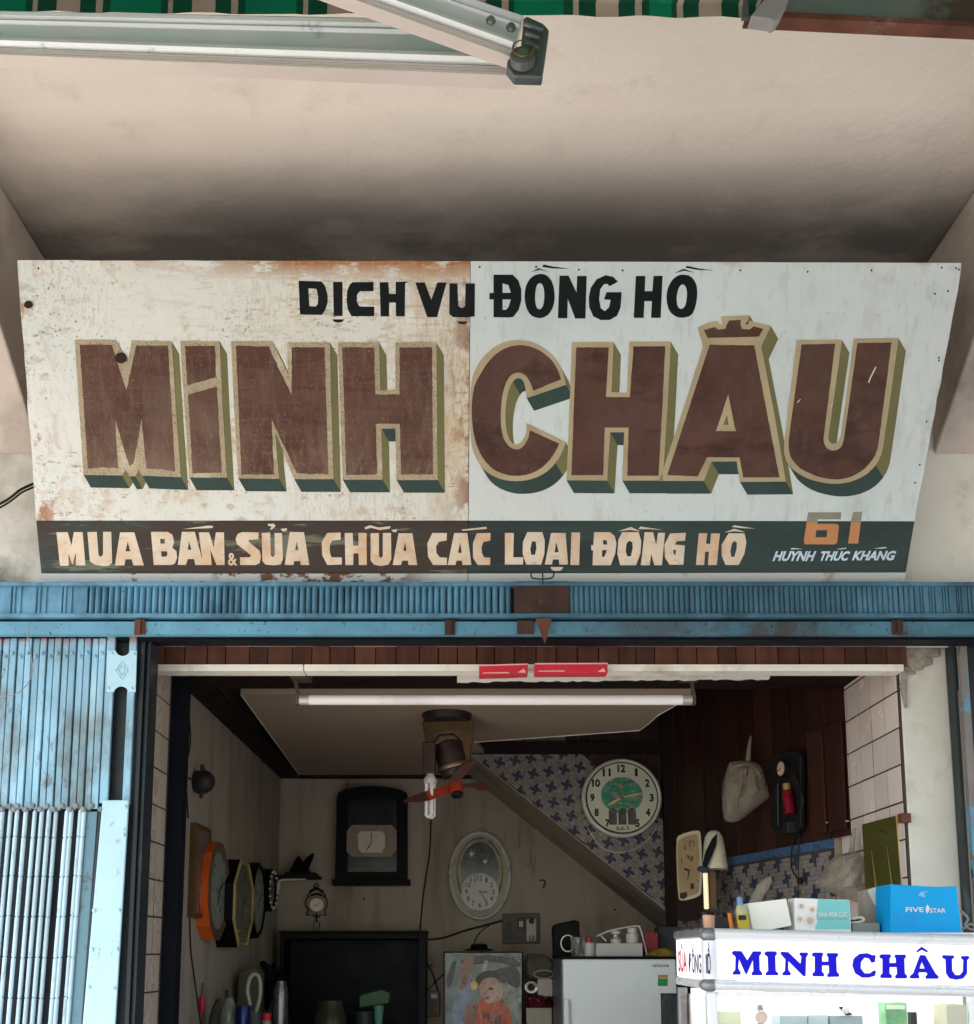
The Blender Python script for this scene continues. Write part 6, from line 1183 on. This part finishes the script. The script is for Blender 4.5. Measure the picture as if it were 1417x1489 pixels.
# desk lamp
Yd = 3.9
t = thing('desk_lamp', 'silver gold desk lamp head with a vertical lit tube behind the display case', 'desk lamp', tuple(P(1035, 1345, Yd)))
mb = MB(); ce = P(1040, 1264, Yd); w_ = P(1058, 1264, Yd).x - P(1022, 1264, Yd).x
prof_px = [(1264, 19), (1258, 18), (1245, 16.5), (1230, 15), (1218, 13), (1211, 9), (1208, 4)]
k_ = w_ / 36
mb.lathe([(h_ * k_, P(1040, y, Yd).z - ce.z) for y, h_ in prof_px], ce, (0, 0, 1), 26); mb.build('shade', mat('lamp_champagne', (.62, .58, .42), .28, .15, var=.1), t, smooth=True)
mb = MB(); mb.prism([P(x, y, Yd - .055) for x, y in [(1022, 1258), (1027, 1238), (1036, 1220), (1044, 1212), (1043, 1228), (1036, 1245), (1028, 1262)]], (0, .01, 0)); mb.build('dark_panel', m_blackw, t, bevel=.003)
mb = MB(); mb.ball(P(1023, 1264, Yd - .03), .018, 0, 12, (1.3, 1, .7)); mb.build('knob', mat('lamp_navy', (.04, .06, .10), .25), t, smooth=True)
mb = MB(); q0 = P(1026, 1270, Yd); q1 = P(1028, 1322, Yd); mb.tube([q0, q1], .009, 12); mb.build('lit_tube', mat('lit_tube', (.9, .85, .6), .4, emit=((1, .84, .45), .12)), t, smooth=True)
mb = MB(); mb.box(P(1032, 1300, Yd + .02).x, Yd + .005, P(1034, 1325, Yd).z, P(1041, 1300, Yd + .02).x, Yd + .04, P(1034, 1268, Yd).z); mb.build('support', m_wood, t, bevel=.002)
mb = MB(); mb.lathe([(.05, 0), (.05, .012), (.012, .02), (.012, P(1035, 1322, Yd).z - 1.45)], (P(1035, 1330, Yd).x, Yd, 1.45), (0, 0, 1), 20); mb.build('lamp_foot', m_blackw, t, smooth=True)
mb = MB(); mb.box(.75, 3.35, .03, pxl - .09, 4.2, 1.45); tag(mb.build('work_counter', m_cab), 'dark counter behind the display case carrying the desk lamp', 'counter')
# green panel leaning on the reveal
t = thing('leaning_panel', 'olive green panel with a gilt edge leaning on the pink tiles', 'panel', tuple(P(1285, 1330, 3.2)))
mb = MB(); g0 = [P(1254, 1199, 3.32), P(1304, 1186, 3.20), P(1316, 1335, 3.20), P(1262, 1335, 3.32)]
mb.prism(g0, (.004, .012, 0)); mb.build('board', mat('olive_board', (.055, .052, .008), .35, var=.12, vs=8), t)
mb = MB(); mb.tube([g0[1] + V((0, -.002, 0)), g0[2] + V((0, -.002, 0))], .0035, 6); mb.build('gilt_edge', m_gold, t)
mb = MB(); mb.tube([g0[0].lerp(g0[1], .3 + .4 * i / 8) + (g0[3] - g0[0]) * (.16 - .05 * math.sin(math.pi * i / 8)) + V((-.002, -.002, 0)) for i in range(9)], .0025, 5); mb.build('arch_print', mat('olive_dark', (.05, .05, .01), .4), t)
for s_ in (.25, .7):
    mb = MB(); a_ = g0[0].lerp(g0[1], s_) + (g0[3] - g0[0]) * .3; b_ = g0[0].lerp(g0[1], s_ + .08) + (g0[3] - g0[0]) * .75; mb.tube([a_ + V((-.002, -.001, 0)), b_ + V((-.002, -.001, 0))], [.001, .004], 5); mb.build('figure_print', mat('olive_light', (.19, .17, .05), .4), t)
mb = MB(); q = P(1314, 1191, 3.15); mb.box(q.x - .018, 3.12, q.z - .014, q.x + .012, 3.148, q.z + .014); tag(mb.build('wood_block', m_rust, bevel=.002), 'small brown wooden block above the olive panel on the tiles', 'block')

# ================================================================ DISPLAY CASE
YC = 2.60
dc_ = thing('display_case', 'white aluminium and glass display case with a blue lettered header at the lower right', 'display case', (P(1040, 1350, YC).x, YC, 0))
m_calu = mat('case_white', (.80, .80, .80), .28, .1, var=.03, vs=3, bump=0, dirt_shade=[((.5, .36, .28), 3, .60, .2, (1, 1, 1), .3)])
m_cgrey = mat('corner_grey', (.26, .26, .27), .3, .3, var=.1); m_hdr = mat('header_white_glow', (.85, .85, .85), .4, var=.01, bump=0, emit=((1, 1, 1), .13)); m_blueink = mat('header_blue', (.012, .008, .60), .5, var=.06, spec=.1)  # header panels glow a little, emission added to brighten them
def DP(x, y, o=0): return P(x, y, YC - o)
def yt_(x): return 1350 + (x - 1040) * .0245
xL_ = P(1030, 1395, YC).x; xR_ = P(1490, 1395, YC).x
def hb(ya, yb, bulge, name, m_, o0=0, x0=1041, x1=1490, depth=.025, par=dc_):
    mb = MB(); n_ = 6; pts = []
    for xx in (x0, x1):
        for i in range(n_ + 1):
            f_ = i / n_; yy = yt_(xx) + ya + (yb - ya) * f_; pts.append(P(xx, yy, YC - o0 - bulge * math.sin(math.pi * f_) ** .7))
        for yy in (yb, ya): pts.append(P(xx, yt_(xx) + yy, YC - o0) + V((0, depth, 0)))
    m2 = n_ + 3; fs = [(i, (i + 1) % m2, m2 + (i + 1) % m2, m2 + i) for i in range(m2)] + [list(range(m2)), list(range(m2, 2 * m2))]
    mb.add(pts, fs); return mb.build(name, m_, par, smooth=True)
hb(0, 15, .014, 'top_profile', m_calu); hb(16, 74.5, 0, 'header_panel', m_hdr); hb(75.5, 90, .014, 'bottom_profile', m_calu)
hp = [o for o in dc_.children if o.name.startswith('header_panel')][0]
O4 = (1060, 1340)
for L_ in [[[(18, 180), (30, 170), (75, 172), (108, 225), (140, 173), (185, 173), (190, 185), (178, 200), (180, 280), (195, 300), (192, 312), (135, 312), (132, 300), (143, 285), (140, 225), (105, 305), (98, 305), (60, 220), (55, 270), (70, 295), (68, 308), (25, 308), (22, 298), (38, 280), (40, 205), (22, 190)]],
    [[(207, 180), (220, 173), (270, 173), (282, 185), (270, 200), (272, 285), (287, 300), (285, 312), (215, 312), (213, 300), (228, 285), (225, 205), (208, 193)]],
    [[(298, 182), (305, 175), (345, 178), (415, 245), (420, 205), (408, 190), (412, 180), (455, 180), (460, 190), (448, 208), (445, 315), (432, 318), (345, 230), (345, 280), (360, 300), (357, 312), (312, 312), (310, 300), (325, 285), (328, 220), (305, 195)]],
    [[(480, 188), (490, 180), (540, 180), (548, 190), (540, 205), (540, 232), (575, 232), (575, 208), (565, 195), (570, 183), (628, 183), (635, 195), (622, 210), (625, 290), (640, 308), (637, 320), (572, 322), (568, 310), (580, 295), (578, 255), (540, 255), (540, 290), (553, 305), (550, 318), (488, 318), (482, 305), (497, 290), (497, 205), (483, 200)]],
    [[(850, 195), (845, 235), (825, 240), (810, 215), (785, 210), (765, 235), (763, 270), (785, 300), (815, 300), (840, 282), (852, 290), (845, 315), (810, 325), (770, 325), (730, 300), (714, 255), (722, 215), (755, 188), (800, 183), (830, 195)]],
    [[(870, 200), (880, 190), (932, 190), (940, 200), (930, 215), (930, 240), (965, 240), (965, 215), (957, 203), (962, 192), (1020, 192), (1027, 203), (1015, 218), (1018, 300), (1032, 315), (1028, 330), (965, 330), (960, 318), (972, 303), (970, 265), (930, 265), (930, 300), (945, 315), (940, 328), (880, 328), (874, 315), (888, 300), (888, 218), (872, 210)]],
    [[(1105, 195), (1135, 195), (1195, 300), (1215, 320), (1208, 332), (1140, 332), (1135, 320), (1148, 305), (1140, 295), (1100, 295), (1095, 305), (1103, 318), (1098, 330), (1050, 330), (1045, 318), (1065, 300)], [(1115, 235), (1132, 272), (1103, 272)]], [[(1083, 172), (1115, 145), (1153, 172), (1145, 180), (1115, 165), (1090, 180)]],
    [[(1232, 200), (1240, 195), (1300, 197), (1305, 207), (1290, 220), (1292, 285), (1310, 310), (1335, 310), (1352, 290), (1355, 225), (1340, 210), (1345, 200), (1385, 200), (1392, 210), (1378, 225), (1378, 300), (1355, 330), (1315, 338), (1275, 330), (1255, 300), (1252, 220), (1235, 212)]]]:
    glyph(O4, 357, L_, m_blueink, .0012, 'letter', DP, hp)
# rounded corner post with grey connectors
def post(x, y0, y1, r_, m_, name, par=dc_, off=.0):
    a = P(x, y0, YC + off); b = P(x, y1, YC + off); mb = MB(); mb.tube([(a.x, YC + off, a.z), (a.x, YC + off, b.z)], r_, 18); return mb.build(name, m_, par, smooth=True)
post(1033, 1368, 1424, .0215, m_calu, 'corner_post', off=.018)
for y0, y1 in ((1350, 1370), (1423, 1442)):
    q = P(1032, (y0 + y1) / 2, YC + .02); mb = MB(); mb.ball(q, .027, 0, 16, (.95, .95, .62)); mb.build('corner_piece', m_cgrey, dc_, smooth=True)
# side header panel
KD = .74; XC = P(1026, 1395, YC + .02).x
ya0 = YC + .03; ya1 = YC + .5 * KD
zs1 = PX(1010, 1371, XC).z; zs0 = PX(1010, 1430, XC).z
zz1 = P(1040, 1364, YC).z; zz0 = P(1040, 1424, YC).z
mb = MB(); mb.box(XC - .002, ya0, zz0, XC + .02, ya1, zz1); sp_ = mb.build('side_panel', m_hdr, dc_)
mb = MB(); mb.box(XC - .01, ya0, zz1 + .001, XC + .03, ya1, zz1 + .025); mb.build('side_top_profile', m_cgrey, dc_, bevel=.008)
mb = MB(); mb.box(XC - .008, ya0, zz0 - .024, XC + .03, ya1, zz0 - .001); mb.build('side_bottom_profile', m_calu, dc_, bevel=.008)
mb = MB(); hh_ = (zz1 - zz0); text(mb, 'SỬA', V((XC - .0028, ya1 - .03, zz0 + hh_ * .12)), V((0, -1, 0)), V((0, 0, 1)), .11, hh_ * .76, 0, .02); mb.build('lettering', mat('side_red', (.6, .02, .03), .4), sp_, recalc=False)
mb = MB(); text(mb, 'ĐỒNG', V((XC - .0028, ya1 - .165, zz0 + hh_ * .12)), V((0, -1, 0)), V((0, 0, 1)), .15, hh_ * .76, 0, .02); mb.build('lettering', mat('side_navy', (.02, .02, .12), .4), sp_, recalc=False); mb = MB(); text(mb, 'HỒ', V((XC - .0028, ya1 - .34, zz0 + hh_ * .12)), V((0, -1, 0)), V((0, 0, 1)), .08, hh_ * .76, 0, .02); mb.build('lettering', mat('side_navy', (.02, .02, .12), .4), sp_, recalc=False)
# top board, body, glass, shelf, lit tube
zt3 = P(1040, 1362, YC).z
zb3 = P(1040, 1441, YC).z
mb = MB(); mb.box(XC + .025, YC + .03, zz0 + .04, xR_, YC + KD * .49, zz1 - .02); mb.build('header_box', m_calu, dc_)
mb = MB(); mb.box(XC - .004, YC - .004, .5, XC + .022, YC + .022, zb3 - .002); mb.build('corner_upright', m_calu, dc_, bevel=.006)
mb = MB(); mb.box(XC - .004, YC + KD * .47, .5, XC + .022, YC + KD * .5, zb3 - .002); mb.build('rear_upright', m_cgrey, dc_, bevel=.004)
xm_ = P(1411, 1470, YC).x
mb = MB(); mb.box(xm_, YC - .002, .5, xm_ + .03, YC + .02, zb3 - .012); mb.build('mid_upright', m_calu, dc_, bevel=.004)
mb = MB(); mb.box(XC + .022, YC + .0, zb3 - .014, xR_, YC + .02, zb3 - .002); mb.build('glass_rail', m_calu, dc_)
m_pane = mat('showcase_glass', (.95, 1, .98), .02, trans=1, bump=0, var=0, ior=1.2)
mb = MB(); mb.box(XC + .0225, YC + .006, .52, xm_ - .001, YC + .010, zb3 - .015); mb.build('pane', m_pane, dc_)
mb = MB(); mb.box(XC, .03 + YC, .52, XC + .004, YC + KD * .465, zb3 - .015); mb.build('side_pane', m_pane, dc_)
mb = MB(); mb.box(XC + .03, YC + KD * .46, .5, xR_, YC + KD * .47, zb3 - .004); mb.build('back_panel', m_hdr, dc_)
mb = MB(); mb.box(XC, YC + .0, 0, xR_, YC + KD * .5, .5); mb.build('base_cabinet', m_calu, dc_)
zsf = P(1200, 1499, YC + .2).z
mb = MB(); mb.box(XC + .01, YC + .08, zsf - .008, xR_, YC + KD * .455, zsf); mb.build('shelf', m_pane, dc_)
mb = MB(); mb.tube([(XC + .08, YC + .2, zb3 + .01), (xR_ - .15, YC + .2, zb3 + .01)], .01, 12); mb.build('case_tube', mat('case_tube', (1, 1, 1), .4, emit=((.95, 1, .98), 3.2)), dc_, smooth=True)
G = 'small goods on the glass shelf of the display case'
def good(name, lab, cat, x0, y0, x1, m_, Y=YC + .2, d=.08):
    mb = MB(); a = P(x0, y0, Y); b = P(x1, y0, Y); mb.box(a.x, Y, zsf + .0005, b.x, Y + d, a.z); return tag(mb.build(name, m_, bevel=.001), lab, cat, G)
good('watch_box', 'pale cream watch box at the left end of the display case shelf', 'box', 1046, 1471, 1078, mat('cream_box', (.75, .72, .5), .5))
good('watch_box', 'light grey watch box left of centre in the display case', 'box', 1134, 1477, 1174, mat('greybox1', (.5, .56, .58), .4))
good('watch_box', 'pale grey blue watch box in the middle of the display case', 'box', 1176, 1476, 1204, mat('greybox2', (.55, .62, .64), .4))
good('watch_box', 'darker grey watch box with a watch on it in the display case', 'box', 1207, 1477, 1255, mat('greybox3', (.36, .40, .41), .4))
t = thing('green_packet', 'green and white packet hanging in the right of the display case', 'packet', tuple(P(1305, 1500, YC + .2)), G)
mb = MB(); a = P(1287, 1458, YC + .2); b = P(1319, 1458, YC + .2); mb.box(a.x, YC + .2, zsf + .0005, b.x, YC + .25, a.z); mb.build('packet', mat('packet_green', (.20, .42, .20), .4, var=.3, vs=30), t, bevel=.002)
mb = MB(); a = P(1290, 1462, YC + .198); b = P(1316, 1468, YC + .198); mb.box(a.x, YC + .196, b.z, b.x, YC + .1995, a.z); mb.build('packet_label', m_paper, t)
t = thing('round_watch', 'round silver watch standing left in the display case', 'watch', tuple(P(1106, 1500, YC + .2)), G)
q = P(1107, 1479, YC + .16); ering(t, q, [(.017, .017, 0), (.017, .017, .006), (.014, .014, .007)], 'watch_case', m_silver, 20); ering(t, q, [(.0145, .0145, .004), (.002, .002, .0042)], 'watch_dial', mat('pink_dial', (.8, .55, .5), .4), 20, close=True)
mb = MB(); mb.prism([q + V((x_ * .008, .004, z_)) for x_, z_ in ((-1, .015), (1, .015), (.8, .03), (-.8, .03))], (0, .004, 0)); mb.prism([V((q.x + x_ * .008, q.y + .004, z_)) for x_, z_ in ((-1, q.z - .015), (1, q.z - .015), (.8, zsf + .001), (-.8, zsf + .001))], (0, .004, 0)); mb.build('strap', m_cgrey, t)
t = thing('strap_watch', 'black strapped watch lying on the darker grey box in the display case', 'watch', tuple(P(1228, 1477, YC + .2)), G)
mb = MB(); mb.prism([P(x, y, YC + .19) for x, y in [(1221, 1465), (1226, 1464), (1241, 1476), (1232, 1477)]], (0, .012, 0)); mb.build('strap', m_hand, t)
mb = MB(); mb.lathe([(.009, 0), (.009, .005), (.001, .006)], P(1230, 1469, YC + .188), (0, -1, 0), 16); mb.build('watch_case', m_silver, t)
t = thing('hanging_watch', 'shiny metal watch dangling beside the green packet', 'watch', tuple(P(1326, 1485, YC + .16)), G)
mb = MB(); mb.tube([P(1325 + 5 * math.cos(a), 1462 + 8 * math.sin(a), YC + .12) for a in [i * .4 for i in range(17)]], .0018, 6); mb.build('bracelet', m_silver, t); mb = MB(); mb.box(P(1322, 1470, YC + .13).x, YC + .12, zsf + .001, P(1331, 1470, YC + .13).x, YC + .14, P(1322, 1472, YC + .13).z); mb.build('stand', m_hand, t)
good('display_cushion', 'cream padded display cushion at the right end of the display case', 'cushion', 1376, 1462, 1408, mat('cushion_cream', (.62, .55, .42), .9))

# ================================================================ THINGS ON THE DISPLAY CASE
zTop = P(1200, 1357, YC).z + .002
mb = MB(); mb.box(XC + .03, YC + .027, zz1 - .018, xR_, YC + .49 * KD, zTop - .0005); mb.build('top_board', m_calu, dc_)
def topbox(name, lab, cat, pts, Y, d, m_, bevel=.0015):
    mb = MB(); l = [P(x, y, Y) for x, y in pts]; zmin = min(p.z for p in l)
    for p in l:
        if p.z < zTop + .012: p.z = zTop if p.z < zTop + .006 else p.z
    mb.prism(l, (0, d, 0)); t = thing(name, lab, cat, (l[0].x, Y, zTop)); b = mb.build('carton', m_, t, bevel=bevel); return t
Y1 = YC + .13
t = topbox('white_box', 'blank white cardboard box on the display case beside the glue tube', 'box', [(1087, 1314), (1144, 1307), (1152, 1346), (1096, 1356)], Y1, .09, mat('blank_white', (.93, .90, .80), .6, var=.02))
t = topbox('medicine_box', 'white and turquoise printed carton on the display case', 'box', [(1156, 1306), (1236, 1309), (1238.5, 1357), (1157, 1357)], Y1, .06, mat('carton_white', (.90, .88, .84), .5, var=.02))
def onface(t, name, pts, m_, Y, sm_=0): return flatpx(t, name, pts, m_, Y, sm_)
onface(t, 'turquoise_print', [(1190, 1307.5), (1235, 1310), (1237, 1352), (1186, 1352)], mat('turquoise', (.22, .62, .60), .45, var=.06), Y1 - .0008)
m_flower = mat('flower_pink', (.66, .42, .38), .5, var=.25, vs=60); m_y = mat('print_cream', (.85, .74, .55), .5)
for a, b, r_ in ((1166, 1318, 7), (1182, 1323, 6), (1179, 1339, 11), (1164, 1337, 6)):
    onface(t, 'flower_print', [(a + r_ * math.cos(k * .7), b + r_ * math.sin(k * .7)) for k in range(9)], m_y if r_ == 6 else m_paper, Y1 - .0013 - r_ * .00002, 1)
    onface(t, 'flower_print', [(a + r_ * .5 * math.cos(k * .7), b + r_ * .5 * math.sin(k * .7)) for k in range(9)], m_flower, Y1 - .0019 - r_ * .00002, 1)
def ltxt(par, s, x0, x1, yb, yt, Y, m_, bold=0., slant=0, slope=0):
    mb = MB(); a = P(x0, yb, Y); b = P(x1, yb, Y); c = P(x0, yt, Y); text(mb, s, a, V((1, 0, slope)), V((0, 0, 1)), b.x - a.x, c.z - a.z, 0, bold, slant); return mb.build('lettering', m_, par, recalc=False)
ltxt(t, 'NHA HOA CUC', 1191, 1233, 1333, 1326, Y1 - .002, m_paper, .02); ltxt(t, 'DUNG DICH VE SINH', 1188, 1232, 1337.5, 1335, Y1 - .002, m_cgrey)
Y2 = YC + .10
t = topbox('blue_carton', 'bright blue carton lettered five star on the right of the display case', 'carton', [(1295.5, 1286), (1330, 1288), (1362, 1290), (1392, 1288.5), (1399, 1355), (1295.5, 1357)], Y2, .1, mat('five_blue', (.0, .38, .80), .4, var=.06, vs=6, spec=.2))
ltxt(t, 'FIVE', 1318, 1344, 1326.5, 1319.5, Y2 - .0012, m_paper, .015); ltxt(t, 'STAR', 1353, 1376, 1327.5, 1321, Y2 - .0012, m_paper, .015)
onface(t, 'leaf_logo', [(1349.5, 1315), (1352.5, 1321), (1351, 1326), (1349, 1329), (1346.5, 1324), (1347, 1319)], m_paper, Y2 - .0012)
onface(t, 'crease_print', [(1339, 1297), (1352, 1296), (1344, 1299), (1347, 1305), (1336, 1303)], mat('crease_pale', (.25, .55, .75), .4), Y2 - .0012)
mb = MB(); [mb.tube([P(1300 + i * 2.8, 1324 + (i % 2), Y2 - .0004), P(1300.5 + i * 2.8, 1346, Y2 - .0004)], .0009, 5) for i in range(13)]; mb.build('corrugation', mat('five_blue2', (.03, .42, .82), .35), t)
Y3 = YC + .24
t = topbox('printed_bag', 'yellow and white printed packet behind the blue carton', 'packet', [(1255, 1296), (1275, 1290), (1302, 1287), (1302, 1357), (1258, 1357)], Y3, .04, mat('packet_tan', (.42, .34, .26), .6, var=.1), .001)
onface(t, 'yellow_print', [(1273, 1316), (1302, 1314), (1302, 1355), (1279, 1355)], mat('packet_yellow', (.50, .48, .08), .5), Y3 - .0008); onface(t, 'white_print', [(1262, 1295), (1276, 1290), (1302, 1287), (1302, 1314), (1272, 1316)], m_paper, Y3 - .0008)
onface(t, 'car_print', [(1274, 1307), (1280, 1299), (1292, 1295), (1302, 1294), (1302, 1298), (1288, 1301), (1280, 1309)], mat('print_navy', (.03, .08, .16), .5), Y3 - .0016)
Y4 = YC + .10
mb = MB(); a = P(1240, 1343, Y4 + .05); b = P(1280, 1343, Y4 + .05); mb.box(a.x, Y4 + .05, zTop, b.x, Y4 + .12, P(1240, 1342, Y4 + .05).z); tag(mb.build('grey_tray', mat('tray_grey', (.28, .28, .24), .6), bevel=.002), 'low grey tray between the turquoise carton and the blue carton', 'tray')
mb = MB(); mb.tube(curve([P(1241, 1336, Y4 + .07), P(1252, 1334, Y4 + .07), P(1257, 1338, Y4 + .07), P(1250, 1341, Y4 + .07), P(1242, 1341, Y4 + .07)]), .003, 6); tag(mb.build('cord_end', m_whitestrip), 'short pale looped cord on the grey tray', 'cord')
t = thing('glue_tube', 'yellow glue tube with a blue cap leaning on the white box', 'glue tube', (P(1083, 1350, Y1).x, Y1, zTop))
mb = MB(); ga = P(1083, 1352, Y1 - .01); gb = P(1077, 1316, Y1 - .01); ga.z = zTop + .008; mb.tube([ga, ga.lerp(gb, .8), gb], [.014, .015, .009], 14); mb.build('tube_body', mat('glue_clear', (.50, .47, .26), .3), t, smooth=True)
mb = MB(); mb.tube([ga.lerp(gb, .08), ga.lerp(gb, .62)], .0155, 14, cap=False); mb.build('tube_label', mat('glue_yellow', (.55, .42, .03), .4), t, smooth=True)
mb = MB(); mb.tube([gb, gb + (gb - ga).normalized() * .02], [.008, .006], 12); mb.build('cap', mat('cap_blue', (.15, .3, .6), .35), t, smooth=True)
mb = MB(); mb.box(P(1075, 1337, Y1 - .03).x, Y1 - .0275, P(1075, 1338, Y1 - .03).z, P(1086, 1337, Y1 - .03).x, Y1 - .0265, P(1075, 1331, Y1 - .03).z); mb.build('label_print', m_num, t)
t = thing('orange_cutter', 'orange and black handled tool standing in the cup on the display case', 'tool', (P(1062, 1345, Y1).x, Y1, zTop))
mb = MB(); mb.tube([P(1065, 1352, Y1), P(1061, 1328, Y1)], .0055, 8); mb.build('handle', mat('handle_orange', (.75, .22, .02), .35), t, smooth=True)
mb = MB(); mb.tube(curve([P(1061, 1330, Y1), P(1058, 1321, Y1), P(1048, 1326, Y1), P(1042, 1325, Y1)]), .0045, 8); mb.build('jaw', m_sw, t, smooth=True)
t = thing('tool_cup', 'orange and white cup of pliers at the left corner of the display case', 'cup', (P(1032, 1350, Y1 + .03).x, Y1 + .03, zTop))
mb = MB(); q = P(1031, 1331, Y1 + .03); mb.lathe([(.013, 0), (.016, q.z - zTop)], (q.x, Y1 + .03, zTop), (0, 0, 1), 16); mb.build('cup', mat('cup_orange', (.72, .42, .26), .5), t, smooth=True)
mb = MB(); mb.tube(curve([P(1030, 1334, Y1 + .03), P(1036, 1323, Y1 + .02), P(1042, 1330, Y1 + .01), P(1047, 1326, Y1)]), .004, 8); mb.tube(curve([P(1033, 1334, Y1 + .03), P(1026, 1325, Y1 + .02), P(1022, 1328, Y1)]), .003, 8); mb.build('pliers', m_sw, t, smooth=True)
boxpx('black_box', 'dark grey box behind the orange handled tool on the display case', 'box', 1038, 1334, 1070, 1356, Y1 + .08, .05, mat('box_black', (.05, .05, .055), .5), zTop)
mb = MB(); mb.tube(curve([P(1398, 1325, Y1), P(1408, 1336, Y1), P(1404, 1346, Y1), P(1416, 1352, Y1), P(1425, 1340, Y1)]), .003, 6); mb.tube(curve([P(1400, 1352, Y1), P(1412, 1344, Y1), P(1424, 1352, Y1)]), .003, 6); tag(mb.build('tangled_wire', mat('wire_grey2', (.3, .28, .26), .5), smooth=True), 'tangle of wire at the right end of the display case top', 'wire')
# grey drape behind the side panel
